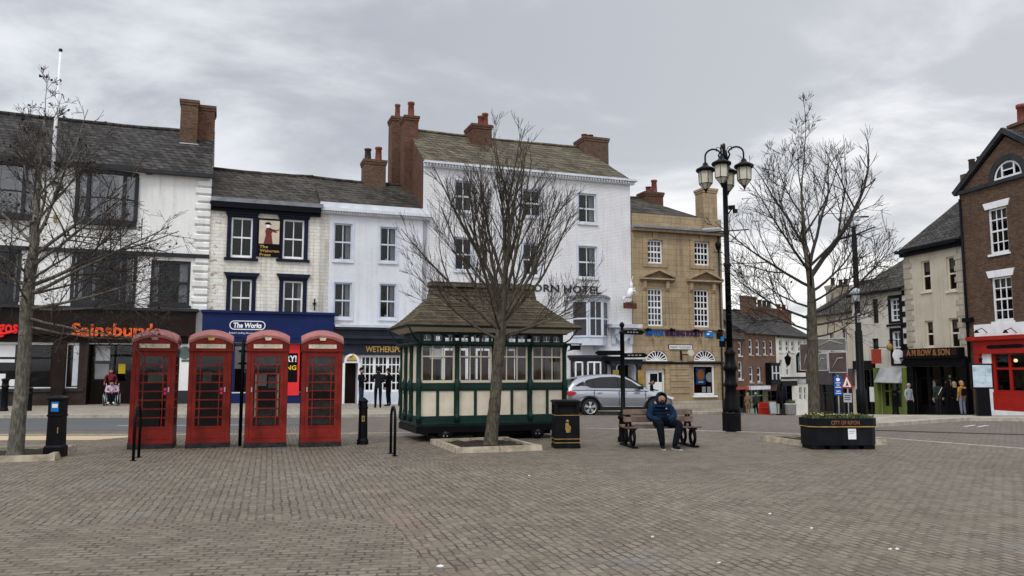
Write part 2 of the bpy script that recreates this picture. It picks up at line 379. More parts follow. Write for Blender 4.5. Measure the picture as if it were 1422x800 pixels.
# ------------------------------------------------------------------ mesh builder
class MB:
    def __init__(s, mat=None):
        s.v, s.f, s.mi, s.sm = [], [], [], []; s.mats = []; s.cur = 0
        if mat: s.mat(mat)
    def mat(s, name):
        if name not in s.mats: s.mats.append(name)
        s.cur = s.mats.index(name); return s
    def add(s, vs, fs, sm=False):
        o = len(s.v); s.v += [tuple(p) for p in vs]
        for f in fs:
            s.f.append(tuple(o + i for i in f)); s.mi.append(s.cur); s.sm.append(sm)
        return s
    def box(s, x0, x1, y0, y1, z0, z1):
        return s.add([(x0, y0, z0), (x1, y0, z0), (x1, y1, z0), (x0, y1, z0), (x0, y0, z1), (x1, y0, z1), (x1, y1, z1), (x0, y1, z1)],
                     [(3, 2, 1, 0), (4, 5, 6, 7), (0, 1, 5, 4), (1, 2, 6, 5), (2, 3, 7, 6), (3, 0, 4, 7)])
    def taper(s, cx, cy, z0, z1, a0, b0, a1, b1):
        return s.add([(cx - a0, cy - b0, z0), (cx + a0, cy - b0, z0), (cx + a0, cy + b0, z0), (cx - a0, cy + b0, z0), (cx - a1, cy - b1, z1), (cx + a1, cy - b1, z1), (cx + a1, cy + b1, z1), (cx - a1, cy + b1, z1)],
                     [(3, 2, 1, 0), (4, 5, 6, 7), (0, 1, 5, 4), (1, 2, 6, 5), (2, 3, 7, 6), (3, 0, 4, 7)])
    def quad(s, a, b, c, d): return s.add([a, b, c, d], [(0, 1, 2, 3)])
    def poly(s, pts): return s.add(pts, [tuple(range(len(pts)))])
    def prism(s, pts, axis, a0, a1, sm=False):
        """extrude a closed 2-D outline; axis 'y': outline (x,z); 'z': (x,y); 'x': (y,z)"""
        def mk(p, a): return {'y': (p[0], a, p[1]), 'z': (p[0], p[1], a), 'x': (a, p[0], p[1])}[axis]
        n = len(pts)
        s.add([mk(p, a0) for p in pts] + [mk(p, a1) for p in pts], [(i, (i + 1) % n, n + (i + 1) % n, n + i) for i in range(n)], sm)
        s.add([mk(p, a0) for p in pts], [tuple(range(n))[::-1]]); s.add([mk(p, a1) for p in pts], [tuple(range(n))])
        return s
    def tube(s, pts, rad, n=8, cap=True, sm=True):
        pts = [Vector(p) for p in pts]
        if not isinstance(rad, (list, tuple)): rad = [rad] * len(pts)
        vs, fs = [], []
        up = None
        for i, p in enumerate(pts):
            t = (pts[min(i + 1, len(pts) - 1)] - pts[max(i - 1, 0)])
            t = t.normalized() if t.length > 1e-9 else Vector((0, 0, 1))
            if up is None:
                up = t.orthogonal().normalized()
            else:
                up = (up - t * up.dot(t)); up = up.normalized() if up.length > 1e-6 else t.orthogonal().normalized()
            w = t.cross(up)
            for k in range(n):
                a = 2 * pi * k / n
                vs.append(p + (up * cos(a) + w * sin(a)) * rad[i])
        for i in range(len(pts) - 1):
            for k in range(n):
                fs.append((i * n + k, i * n + (k + 1) % n, (i + 1) * n + (k + 1) % n, (i + 1) * n + k))
        if cap and n > 3:
            fs.append(tuple(range(n))[::-1]); fs.append(tuple((len(pts) - 1) * n + k for k in range(n)))
        return s.add(vs, fs, sm)
    def lathe(s, prof, c=(0, 0), n=16, sm=True, sx=1, sy=1, rot=0.0):
        vs, fs = [], []
        for r, z in prof:
            for k in range(n):
                a = 2 * pi * k / n + rot
                vs.append((c[0] + r * cos(a) * sx, c[1] + r * sin(a) * sy, z))
        for i in range(len(prof) - 1):
            for k in range(n):
                fs.append((i * n + k, i * n + (k + 1) % n, (i + 1) * n + (k + 1) % n, (i + 1) * n + k))
        fs.append(tuple(range(n))[::-1]); fs.append(tuple((len(prof) - 1) * n + k for k in range(n)))
        return s.add(vs, fs, sm)
    def ball(s, c, r, n=10, m=7, sq=(1, 1, 1)):
        prof = [(max(r * sin(pi * i / m), 1e-4), -r * cos(pi * i / m)) for i in range(m + 1)]
        o = len(s.v)
        s.lathe(prof, (0, 0), n)
        for i in range(o, len(s.v)):
            x, y, z = s.v[i]; s.v[i] = (c[0] + x * sq[0], c[1] + y * sq[1], c[2] + z * sq[2])
        return s
    def disc(s, c, r, axis='y', th=.01, n=20):
        pts = [(r * cos(2 * pi * k / n), r * sin(2 * pi * k / n)) for k in range(n)]
        if axis == 'y': return s.prism([(c[0] + a, c[2] + b) for a, b in pts], 'y', c[1] - th, c[1])
        if axis == 'x': return s.prism([(c[1] + a, c[2] + b) for a, b in pts], 'x', c[0] - th, c[0])
        return s.prism([(c[0] + a, c[1] + b) for a, b in pts], 'z', c[2], c[2] + th)
    def xform(s, mat, start=0):
        for i in range(start, len(s.v)):
            s.v[i] = tuple(mat @ Vector(s.v[i]))
        return s
    def build(s, name, parent=None, off=(0, 0, 0), bevel=0):
        me = bpy.data.meshes.new(name)
        ox, oy, oz = off
        me.from_pydata([(x - ox, y - oy, z - oz) for x, y, z in s.v], [], s.f)
        for k in s.mats: me.materials.append(M[k])
        me.polygons.foreach_set('material_index', s.mi); me.polygons.foreach_set('use_smooth', s.sm)
        me.update()
        o = bpy.data.objects.new(name, me); COL.objects.link(o)
        if parent: o.parent = parent
        if bevel:
            md = o.modifiers.new('Bevel', 'BEVEL'); md.width = bevel; md.segments = 2; md.limit_method = 'ANGLE'; md.angle_limit = R(40)
        return o

def tag(o, label=None, cat=None, group=None, kind=None):
    if label: o['label'] = label
    if cat: o['category'] = cat
    if group: o['group'] = group
    if kind: o['kind'] = kind
    return o

def thing(name, label, cat, loc=(0, 0, 0), rz=0.0, group=None):
    o = bpy.data.objects.new(name, None); COL.objects.link(o)
    o.location = loc; o.rotation_euler = (0, 0, rz); o.empty_display_size = .2
    return tag(o, label, cat, group)

def copy_tree(o, parent=None):
    kids = [k for k in bpy.data.objects if k.parent == o]
    c = o.copy(); COL.objects.link(c)
    if parent: c.parent = parent
    for k in kids: copy_tree(k, c)
    return c

def text(mb, s, x, z, y, h, width=None, depth=.02, bold=0.0, shear=0.0, align='CENTER', space=1.0):
    """lettering lying in the x-z plane, facing -y; cap height h, centred on (x, z)"""
    cu = bpy.data.curves.new('lettering', 'FONT'); cu.body = s; cu.size = 1; cu.offset = bold; cu.shear = shear; cu.extrude = 0; cu.resolution_u = 2
    cu.space_character = space
    ob = bpy.data.objects.new('lettering', cu); COL.objects.link(ob)
    bpy.context.view_layer.update()
    dg = bpy.context.evaluated_depsgraph_get()
    me = bpy.data.meshes.new_from_object(ob.evaluated_get(dg))
    xs = [v.co.x for v in me.vertices]; ys = [v.co.y for v in me.vertices]
    x0, x1, y0, y1 = min(xs), max(xs), min(ys), max(ys)
    cap = .70
    k = h / cap
    kx = width / (x1 - x0) if width else k
    vs = [(x + (v.co.x - (x0 + x1) / 2) * kx, y - depth, z + (v.co.y - cap / 2) * k) for v in me.vertices]
    fs = [tuple(p.vertices) for p in me.polygons]
    mb.add(vs, fs)
    # sides so that the letters have body
    cnt = {}
    for p in me.polygons:
        vv = list(p.vertices)
        for a, b in zip(vv, vv[1:] + vv[:1]):
            kk = (min(a, b), max(a, b)); cnt[kk] = None if kk in cnt else (a, b)
    o = len(mb.v)
    side_v, side_f = [], []
    for e in cnt.values():
        if e is None: continue
        a, b = vs[e[0]], vs[e[1]]; i = len(side_v)
        side_v += [a, b, (b[0], y, b[2]), (a[0], y, a[2])]; side_f.append((i, i + 3, i + 2, i + 1))
    mb.add(side_v, side_f)
    bpy.data.objects.remove(ob); bpy.data.curves.remove(cu); bpy.data.meshes.remove(me)
    return mb
# ------------------------------------------------------------------ camera, sky, sun
cam = bpy.data.cameras.new('camera'); cam.sensor_width = 36; cam.lens = 36 * F / 1422
cam.clip_end = 3000; cam.clip_start = .1
co = bpy.data.objects.new('camera', cam); COL.objects.link(co)
co.location = (0, 0, CH); co.rotation_euler = (pi / 2 + PIT, 0, 0)
scene.camera = co
scene.render.resolution_x, scene.render.resolution_y = 1024, 576
scene.view_settings.view_transform = 'Standard'; scene.view_settings.look = 'None'; scene.view_settings.exposure = 0

SUN_EL, SUN_ROT = R(48), R(205)
w = bpy.data.worlds.new('World'); scene.world = w; w.use_nodes = True
n, l = w.node_tree.nodes, w.node_tree.links
bg = n['Background']
sky = n.new('ShaderNodeTexSky'); sky.sky_type = 'NISHITA'; sky.sun_disc = False
sky.sun_elevation = SUN_EL; sky.sun_rotation = SUN_ROT
tc = n.new('ShaderNodeTexCoord'); sp = n.new('ShaderNodeSeparateXYZ'); l.new(tc.outputs['Generated'], sp.inputs[0])
zz = maths(n, l, 'MAXIMUM', sp.outputs[2], 0)
den = maths(n, l, 'ADD', zz, .16)
cv = n.new('ShaderNodeCombineXYZ')
l.new(maths(n, l, 'DIVIDE', sp.outputs[0], den), cv.inputs[0]); l.new(maths(n, l, 'DIVIDE', sp.outputs[1], den), cv.inputs[1])
c1 = n.new('ShaderNodeTexNoise'); c1.inputs['Scale'].default_value = 1.15; c1.inputs['Detail'].default_value = 7; c1.inputs['Roughness'].default_value = .58; c1.inputs['Distortion'].default_value = .4
l.new(mapping(n, l, cv.outputs[0], (1, 1.25, 1), loc=(4.2, 1.3, .4)), c1.inputs['Vector'])
c2 = n.new('ShaderNodeTexNoise'); c2.inputs['Scale'].default_value = .42; c2.inputs['Detail'].default_value = 4
l.new(mapping(n, l, cv.outputs[0], loc=(9.1, 3.7, 0)), c2.inputs['Vector'])
t = maths(n, l, 'ADD', maths(n, l, 'MULTIPLY', c1.outputs['Fac'], .62), maths(n, l, 'MULTIPLY', c2.outputs['Fac'], .38))
t = smooth(n, l, t, .40, .585)
# thin bright cloud low on the right, where the sun is behind it
az = maths(n, l, 'ARCTAN2', sp.outputs[0], sp.outputs[1])
da = maths(n, l, 'DIVIDE', maths(n, l, 'SUBTRACT', az, R(24)), R(17)); de = maths(n, l, 'DIVIDE', maths(n, l, 'SUBTRACT', sp.outputs[2], .12), .13)
gl = maths(n, l, 'EXPONENT', maths(n, l, 'MULTIPLY', maths(n, l, 'ADD', maths(n, l, 'MULTIPLY', da, da), maths(n, l, 'MULTIPLY', de, de)), -1))
wide = smooth(n, l, az, R(-35), R(40))
base = mixc(n, l, t, (.345, .37, .415), (.675, .695, .73))
base = mixc(n, l, maths(n, l, 'MULTIPLY', wide, .55), base, mixc(n, l, t, (.56, .565, .585), (.80, .80, .815)))
base = mixc(n, l, maths(n, l, 'MULTIPLY', gl, maths(n, l, 'ADD', maths(n, l, 'MULTIPLY', t, .75), .12)), base, (.98, .96, .92))
# low streaks
ls = n.new('ShaderNodeTexNoise'); ls.inputs['Scale'].default_value = 3.2; ls.inputs['Detail'].default_value = 5
l.new(mapping(n, l, tc.outputs['Generated'], (1, 1, 6.5), loc=(2, 5, 1)), ls.inputs['Vector'])
lowf = maths(n, l, 'SUBTRACT', 1.0, smooth(n, l, sp.outputs[2], .08, .38))
base = mixc(n, l, maths(n, l, 'MULTIPLY', maths(n, l, 'MULTIPLY', smooth(n, l, ls.outputs['Fac'], .45, .68), lowf), .30), base, (.52, .54, .58))
# an overcast sky is brightest overhead and (here) behind the viewer
up = smooth(n, l, sp.outputs[2], .42, .95)
bk = smooth(n, l, maths(n, l, 'MULTIPLY', sp.outputs[1], -1), -.35, .7)
gain = maths(n, l, 'ADD', maths(n, l, 'ADD', 1.0, maths(n, l, 'MULTIPLY', up, 1.6)), maths(n, l, 'MULTIPLY', bk, .5))
vs = n.new('ShaderNodeVectorMath'); vs.operation = 'SCALE'; l.new(base, vs.inputs[0]); l.new(gain, vs.inputs['Scale'])
vk = n.new('ShaderNodeVectorMath'); vk.operation = 'SCALE'; l.new(sky.outputs[0], vk.inputs[0]); vk.inputs['Scale'].default_value = .06
va = n.new('ShaderNodeVectorMath'); l.new(mixc(n, l, .06, vs.outputs[0], vk.outputs[0]), va.inputs[0]); va.inputs[1].default_value = (0, 0, 0)
l.new(va.outputs[0], bg.inputs['Color']); bg.inputs['Strength'].default_value = 1.33

sd = bpy.data.lights.new('sun', 'SUN'); sd.energy = 1.4; sd.angle = R(20); sd.color = (1, .97, .92)
so = bpy.data.objects.new('sun', sd); COL.objects.link(so); so.location = (0, 0, 50)
# sky sun_rotation is measured clockwise from +Y
sv = Vector((sin(SUN_ROT) * cos(SUN_EL), cos(SUN_ROT) * cos(SUN_EL), sin(SUN_EL)))
so.rotation_euler = sv.to_track_quat('Z', 'Y').to_euler()

# ------------------------------------------------------------------ ground and roads
def terrain():
    xs = [-1500, -700, -300, -150, -80, -55] + list(range(-45, 66)) + [75, 90, 120, 180, 320, 700, 1500]
    ys = [-800, -300, -100, -40, -15] + list(range(-5, 106)) + [115, 130, 150, 200, 400, 900, 1800]
    mb = MB('square_setts')
    vs = [(x, y, gz(x, y)) for y in ys for x in xs]; nx = len(xs)
    fs = [(j * nx + i, j * nx + i + 1, (j + 1) * nx + i + 1, (j + 1) * nx + i) for j in range(len(ys) - 1) for i in range(nx - 1)]
    mb.add(vs, fs)
    tag(mb.build('ground'), kind='structure')
terrain()

def sheet(name, poly, dz, mat, skirt=0.0):
    bm = bmesh.new()
    bm.faces.new([bm.verts.new((x, y, 0)) for x, y in poly])
    bmesh.ops.triangulate(bm, faces=bm.faces[:])
    xs = [p[0] for p in poly]; ys = [p[1] for p in poly]
    for lo, hi, no in ((min(xs), max(xs), (1, 0, 0)), (min(ys), max(ys), (0, 1, 0))):
        for k in range(math.floor(lo) + 1, math.ceil(hi)):
            bmesh.ops.bisect_plane(bm, geom=bm.verts[:] + bm.edges[:] + bm.faces[:], plane_co=(k if no[0] else 0, k if no[1] else 0, 0), plane_no=no, dist=1e-5)
    if skirt:
        be = [e for e in bm.edges if len(e.link_faces) == 1]
        r = bmesh.ops.extrude_edge_only(bm, edges=be)
        low = {v for v in r['geom'] if isinstance(v, bmesh.types.BMVert)}
    else: low = set()
    for v in bm.verts: v.co.z = gz(v.co.x, v.co.y) + (dz - skirt if v in low else dz)
    for f in bm.faces:
        if f.normal.z < 0 and not skirt: f.normal_flip()
    bmesh.ops.recalc_face_normals(bm, faces=bm.faces[:])
    me = bpy.data.meshes.new(name); bm.to_mesh(me); bm.free()
    me.materials.append(M[mat])
    o = bpy.data.objects.new(name, me); COL.objects.link(o)
    return tag(o, kind='structure')

def ribbon(name, pts, wd, z0, z1, mat, joints=0.0):
    """a kerb or a painted line following the ground along a polyline"""
    P = []
    for a, b in zip(pts, pts[1:]):
        k = max(1, int(math.dist(a, b)))
        P += [(a[0] + (b[0] - a[0]) * i / k, a[1] + (b[1] - a[1]) * i / k) for i in range(k)]
    P.append(pts[-1])
    mb = MB(mat); vs, fs = [], []
    for i, p in enumerate(P):
        a, b = P[max(i - 1, 0)], P[min(i + 1, len(P) - 1)]
        d = Vector((b[0] - a[0], b[1] - a[1])).normalized(); nn = Vector((-d.y, d.x)) * wd / 2
        for sgn, z in ((-1, z0), (-1, z1), (1, z1), (1, z0)):
            x, y = p[0] + nn.x * sgn, p[1] + nn.y * sgn
            vs.append((x, y, gz(p[0], p[1]) + z))
    for i in range(len(P) - 1):
        for k in range(3):
            fs.append((i * 4 + k, i * 4 + k + 1, i * 4 + 4 + k + 1, i * 4 + 4 + k))
    fs += [(0, 1, 2, 3), tuple(len(P) * 4 - 4 + k for k in (3, 2, 1, 0))]
    mb.add(vs, fs)
    return tag(mb.build(name), kind='structure')

square_edge = [(-42, 20.6), (-20, 20.9), (-13.6, 21.0), (-8.9, 21.05), (-3.4, 21.5), (2.1, 23.3), (3.6, 23.0), (6.2, 22.0), (7.8, 21.2), (9.3, 19.9), (11.2, 17.0), (13.5, 12.5), (15.5, 7), (17, 0)]
far_kerb = [(-42, 27.9), (-20, 28.1), (-6, 29.0), (-1, 30.6), (5.5, 34.4), (9.0, 37.2), (10.2, 40), (11.5, 45), (15.4, 52), (19.8, 62), (22.5, 70), (28, 76), (36, 85)]
near_nose = [(10.3, 23.4), (13, 25.4), (15.5, 27.3), (18, 26.9), (23, 25.6), (30, 24)]
right_kerb = [(10.3, 23.4), (12.5, 27), (16.5, 31.5), (19.6, 38.5), (20.0, 45), (20.6, 54), (22.5, 62), (26.5, 69), (40, 82)]
# carriageway: setts, with an asphalt lane on the left
road = square_edge + [(60, 0), (60, 24), (40, 82), (36, 85)] + far_kerb[::-1][1:]
sheet('road', [(-42, 20.6)] + square_edge[1:] + [(40, 0), (40, 60), (40, 82), (36, 85)] + far_kerb[::-1][1:], .004, 'road_setts')
sheet('asphalt_road', [(-42, 21.9), (-14, 22.3), (-8.6, 22.3), (-7.0, 23.2), (-6.3, 25.5), (-6.2, 28.7), (-20, 27.9), (-42, 27.7)], .008, 'asphalt')
sheet('crossing_paving', [(-16, 19.15), (-10.1, 19.35), (-9.4, 20.65), (-16, 20.55)], .006, 'tactile_tan')
ribbon('edging_kerb', square_edge, .12, -.02, .012, 'kerb_stone')
# pavements with their kerbs
sheet('pavement', far_kerb + [(36, 120), (-60, 120), (-60, 27.9)], .12, 'pavement_flags')
ribbon('kerb', far_kerb, .30, -.05, .124, 'kerb_stone')
sheet('pavement', near_nose + [(60, 24), (60, 82)] + right_kerb[::-1][:-1], .12, 'pavement_flags')
ribbon('kerb', right_kerb[::-1][:-1] + near_nose, .26, -.05, .124, 'kerb_stone')
ribbon('drain_channel', [(9.6, 22.9), (11.5, 21.8), (13.6, 20.9), (18, 19.5), (26, 18)], .30, -.02, .009, 'soil')
ribbon('road_marking', [(-12, 24.3), (-9, 24.5), (-7.2, 24.9)], .10, 0, .013, 'road_line')
for i in range(2):
    ribbon('road_marking', [(13.6 + i * .35, 24.0 - i * .1), (14.3 + i * .35, 24.7 - i * .1)], .10, 0, .010, 'road_line')
# ------------------------------------------------------------------ buildings
class Face:
    """a vertical facade plane: s runs along it (left to right seen from the square), y goes into the building"""
    def __init__(s, x, y, deg):
        s.o = Vector((x, y)); s.ang = R(deg); s.u = Vector((cos(s.ang), sin(s.ang))); s.n = Vector((-sin(s.ang), cos(s.ang)))
    def hit(s, px, py, off=0.0):
        r = ray(px, py)
        k = (s.o + s.n * off).dot(s.n) / (r.x * s.n.x + r.y * s.n.y)
        p = Vector((r.x * k, r.y * k))
        return (p - s.o).dot(s.u), CH + r.z * k
    def S(s, px, py, off=0.0): return s.hit(px, py, off)[0]
    def Z(s, px, py, off=0.0): return s.hit(px, py, off)[1]
    def rect(s, x0, y0, x1, y1, off=0.0):
        xm, ym = (x0 + x1) / 2, (y0 + y1) / 2
        return s.S(x0, ym, off), s.S(x1, ym, off), s.Z(xm, y1, off), s.Z(xm, y0, off)
    def pt(s, a, y, z):
        p = s.o + s.u * a + s.n * y
        return Vector((p.x, p.y, z))

class Bldg:
    def __init__(b, name, label, face, s0, s1, zb, zt, wall, depth=8.0, group=None, cat='building'):
        b.f, b.s0, b.s1, b.zb, b.zt, b.wall, b.depth = face, s0, s1, zb, zt, wall, depth
        b.root = thing(name, label, cat, face.pt(s0, 0, zb), face.ang, group)
        b.off = (s0, 0, zb); b.holes = []
    def part(b, mb, name, parent=None, label=None, bevel=0):
        o = mb.build(name, parent or b.root, b.off, bevel)
        if label: o['label'] = label
        return o
    def hole(b, s0, s1, z0, z1, rev=.12, mat=None): b.holes.append((s0, s1, z0, z1, rev, mat))
    def finish(b, z_gable=None, sides=True, side_mat=None, room=True):
        """front wall with its openings, reveals, side and back walls, dark rooms behind"""
        mb = MB(b.wall); e = 1e-4
        xs = sorted({b.s0, b.s1} | {h[i] for h in b.holes for i in (0, 1)})
        zs = sorted({b.zb, b.zt} | {h[i] for h in b.holes for i in (2, 3)})
        for i in range(len(xs) - 1):
            if xs[i + 1] - xs[i] < e: continue
            j = 0
            while j < len(zs) - 1:
                xm = (xs[i] + xs[i + 1]) / 2
                def inh(k): 
                    zm = (zs[k] + zs[k + 1]) / 2
                    return any(h[0] < xm < h[1] and h[2] < zm < h[3] for h in b.holes)
                if inh(j): j += 1; continue
                k = j
                while k + 1 < len(zs) - 1 and not inh(k + 1): k += 1
                mb.quad((xs[i], 0, zs[j]), (xs[i + 1], 0, zs[j]), (xs[i + 1], 0, zs[k + 1]), (xs[i], 0, zs[k + 1]))
                j = k + 1
        for a, c, z0, z1, rv, rm in b.holes:
            mb.mat(rm or b.wall)
            mb.quad((a, 0, z0), (a, 0, z1), (a, rv, z1), (a, rv, z0)); mb.quad((c, 0, z1), (c, 0, z0), (c, rv, z0), (c, rv, z1))
            mb.quad((a, 0, z1), (c, 0, z1), (c, rv, z1), (a, rv, z1)); mb.quad((a, 0, z0), (a, rv, z0), (c, rv, z0), (c, 0, z0))
        if sides:
            d = b.depth
            mb.mat(side_mat or b.wall)
            for s in (b.s0, b.s1):
                pts = [(s, 0, b.zb), (s, d, b.zb), (s, d, b.zt)]
                if z_gable: pts.append((s, d / 2, z_gable))
                pts.append((s, 0, b.zt)); mb.poly(pts)
            mb.quad((b.s0, d, b.zb), (b.s1, d, b.zb), (b.s1, d, b.zt), (b.s0, d, b.zt))
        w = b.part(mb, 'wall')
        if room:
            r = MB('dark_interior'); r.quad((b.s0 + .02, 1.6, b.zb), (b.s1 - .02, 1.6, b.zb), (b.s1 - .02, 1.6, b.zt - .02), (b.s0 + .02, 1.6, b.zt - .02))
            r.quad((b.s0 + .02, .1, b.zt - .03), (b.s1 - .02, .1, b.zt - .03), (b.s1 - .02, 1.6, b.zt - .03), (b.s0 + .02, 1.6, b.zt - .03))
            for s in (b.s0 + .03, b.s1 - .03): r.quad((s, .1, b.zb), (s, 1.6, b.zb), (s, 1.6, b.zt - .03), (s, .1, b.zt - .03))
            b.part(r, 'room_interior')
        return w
    def window(b, rc, cols=2, rows=2, mat='white_paint', rec=.10, fw=.06, bar=.032, cut=True, curtain=None, sill=None, sill_out=.08, meet=True, px=True, glass='pane_glass', sill_ext=.08):
        s0, s1, z0, z1 = b.f.rect(*rc) if px else rc
        if curtain is None and glass == 'pane_glass':
            rq = random.Random(int(rc[0] * 7 + rc[1] * 3)); q_ = rq.random()
            if q_ < .35: curtain = ('blind', ('t', rq.uniform(.15, .45)))
            elif q_ < .75: curtain = (rq.choice(('curtain', 'curtain_brown', 'blind')), ('l', rq.uniform(.12, .3)), ('r', rq.uniform(.12, .3)))
        if cut: b.hole(s0, s1, z0, z1, rec)
        m = MB(mat); y0, y1 = rec - .02, rec + .06
        m.box(s0 + .002, s0 + fw, y0, y1, z0 + .002, z1 - .002); m.box(s1 - fw, s1 - .002, y0, y1, z0 + .002, z1 - .002)
        m.box(s0 + fw, s1 - fw, y0, y1, z0 + .002, z0 + fw * 1.3); m.box(s0 + fw, s1 - fw, y0, y1, z1 - fw, z1 - .002)
        yb0, yb1 = rec + .01, rec + .045
        for i in range(1, cols):
            x = s0 + fw + (s1 - s0 - 2 * fw) * i / cols
            m.box(x - bar / 2, x + bar / 2, yb0, yb1, z0 + fw, z1 - fw)
        for j in range(1, rows):
            z = z0 + (z1 - z0) * j / rows
            big = meet and (rows % 2 == 0 and j == rows // 2)
            t = bar * 1.7 if big else bar
            m.box(s0 + fw, s1 - fw, yb0 - (.012 if big else .002), yb1 + .002, z - t / 2, z + t / 2)
        o = b.part(m, 'window')
        g = MB(glass); g.quad((s0 + fw, rec + .028, z0 + fw), (s1 - fw, rec + .028, z0 + fw), (s1 - fw, rec + .028, z1 - fw), (s0 + fw, rec + .028, z1 - fw)); b.part(g, 'pane', o)
        if curtain:
            c = MB(curtain[0])
            for side, frac in curtain[1:]:
                wv = (s1 - s0) * frac; k = 8
                a = s0 + fw * .7 if side == 'l' else s1 - fw * .7 - wv
                if side == 't':
                    c.quad((s0 + fw * .8, rec + .12, z1 - (z1 - z0) * frac), (s1 - fw * .8, rec + .12, z1 - (z1 - z0) * frac), (s1 - fw * .8, rec + .12, z1 - fw * .5), (s0 + fw * .8, rec + .12, z1 - fw * .5)); continue
                pts = [(a + wv * i / k, rec + .15 + (.03 if i % 2 else 0)) for i in range(k + 1)]
                c.add([(x, y, z0 + .03) for x, y in pts] + [(x, y, z1 - .03) for x, y in pts], [(i, i + 1, k + 2 + i, k + 1 + i) for i in range(k)], True)
            b.part(c, 'curtain', o)
        if sill:
            q = MB(sill); q.box(s0 - sill_ext, s1 + sill_ext, -sill_out, .05, z0 - .11, z0 - .002); b.part(q, 'sill', o)
        return o, (s0, s1, z0, z1)
    def slab(b, name, mat, s0, s1, y0, y1, z0, z1, parent=None, label=None):
        return b.part(MB(mat).box(s0, s1, y0, y1, z0, z1), name, parent, label)
    def roof(b, zr, mat='slate', over=.25, eave_z=None, hip=(0, 0), s0=None, s1=None, d=None, name='roof', wav=0):
        s0 = b.s0 if s0 is None else s0; s1 = b.s1 if s1 is None else s1; d = d or b.depth; ze = b.zt if eave_z is None else eave_z
        zf = ze - over * (zr - ze) / (d / 2) * .0
        m = MB(mat); n = 14
        rnd = random.Random(int(s0 * 10))
        # the ridge and slopes of an old roof sag a little
        top = [(s0 + hip[0] + (s1 - s0 - hip[0] - hip[1]) * i / n, d / 2, zr - (.05 + .04 * rnd.random()) * sin(pi * i / n)) for i in range(n + 1)]
        frn = [(s0 + (s1 - s0) * i / n, -over, zf) for i in range(n + 1)]
        bck = [(s0 + (s1 - s0) * i / n, d + over, zf) for i in range(n + 1)]
        K = 5
        for A in (frn, bck):
            rows = []
            for k in range(K + 1):
                t = k / K
                rows.append([tuple(a + (c - a) * t + (rnd.uniform(-.02, .02) if q == 2 and 0 < k < K else 0) for q, (a, c) in enumerate(zip(p, r))) for p, r in zip(A, top)])
            vs = [p for r in rows for p in r]
            fs = [(k * (n + 1) + i, k * (n + 1) + i + 1, (k + 1) * (n + 1) + i + 1, (k + 1) * (n + 1) + i) for k in range(K) for i in range(n)]
            m.add(vs, fs)
        for A, B, T in ((frn[0], bck[0], top[0]), (frn[-1], bck[-1], top[-1])):
            m.poly([A, B, T])
        # slab edge under the slates
        m.box(s0, s1, -over + .01, .3, zf - .05, zf - .004)
        r = b.part(m, name)
        q = MB(mat); q.tube([(p[0], p[1], p[2] + .02) for p in top], .11, 6); b.part(q, 'ridge', r)
        return r
    def chimney(b, rc, off, dep, mat, parent=None, pots=(), pot_h=.7, pot_mat='terracotta', cap=True, pot_r=.16, px=True, cap_mat=None, zlow=0.0):
        s0, s1, z0, z1 = b.f.rect(*rc, off) if px else rc
        m = MB(mat); m.box(s0, s1, off, off + dep, z0 - zlow, z1)
        if cap:
            m.mat(cap_mat or mat)
            h = (z1 - z0)
            m.box(s0 - .04, s1 + .04, off - .04, off + dep + .04, z1 - .26, z1 - .13); m.box(s0 - .075, s1 + .075, off - .075, off + dep + .075, z1 - .127, z1 + .02); m.mat('soil'); m.box(s0 + .03, s1 - .03, off + .03, off + dep - .03, z1 + .02, z1 + .05)
        for i, fx in enumerate(pots):
            x = s0 + (s1 - s0) * fx; y = off + dep * (.5 if len(pots) < 3 else .5)
            pm = pot_mat[i % len(pot_mat)] if isinstance(pot_mat, (list, tuple)) else pot_mat
            ph = pot_h[i % len(pot_h)] if isinstance(pot_h, (list, tuple)) else pot_h
            m.mat(pm); m.lathe([(pot_r * 1.1, z1 + .04), (pot_r, z1 + .1), (pot_r * .85, z1 + ph * .85), (pot_r * 1.05, z1 + ph * .88), (pot_r * 1.05, z1 + ph), (pot_r * .7, z1 + ph)], (x, y), 10)
        return b.part(m, 'chimney', parent)

A = Face(-19.26, 36.3, 20)
# ================= white shop with bow windows (far left)
s0, s1 = A.S(-75, 400), A.S(289, 350)
zt = A.Z(200, 236)
b = Bldg('shop_building', 'long white three storey shop with grey bow windows, brown fascia and dark slate roof', A, s0, s1, A.Z(150, 580) - .6, zt, 'render_white', 9.0)
zr = A.Z(150, 171.5, 4.5)
rf = b.roof(zr, 'slate', .32)
b.chimney((250, 139, 274, 211), 3.0, 1.0, 'old_brick', rf, (), zlow=1.2)
b.chimney((274, 147, 297, 233), 3.6, 1.5, 'red_brick', rf, (), zlow=.4)
q = MB('white_lead'); a_ = A.rect(250, 199, 274, 208, 2.93); q.box(a_[0] - .04, a_[1] + .04, 2.9, 2.985, a_[2] - .2, a_[3]); b.part(q, 'chimney_flashing', rf)

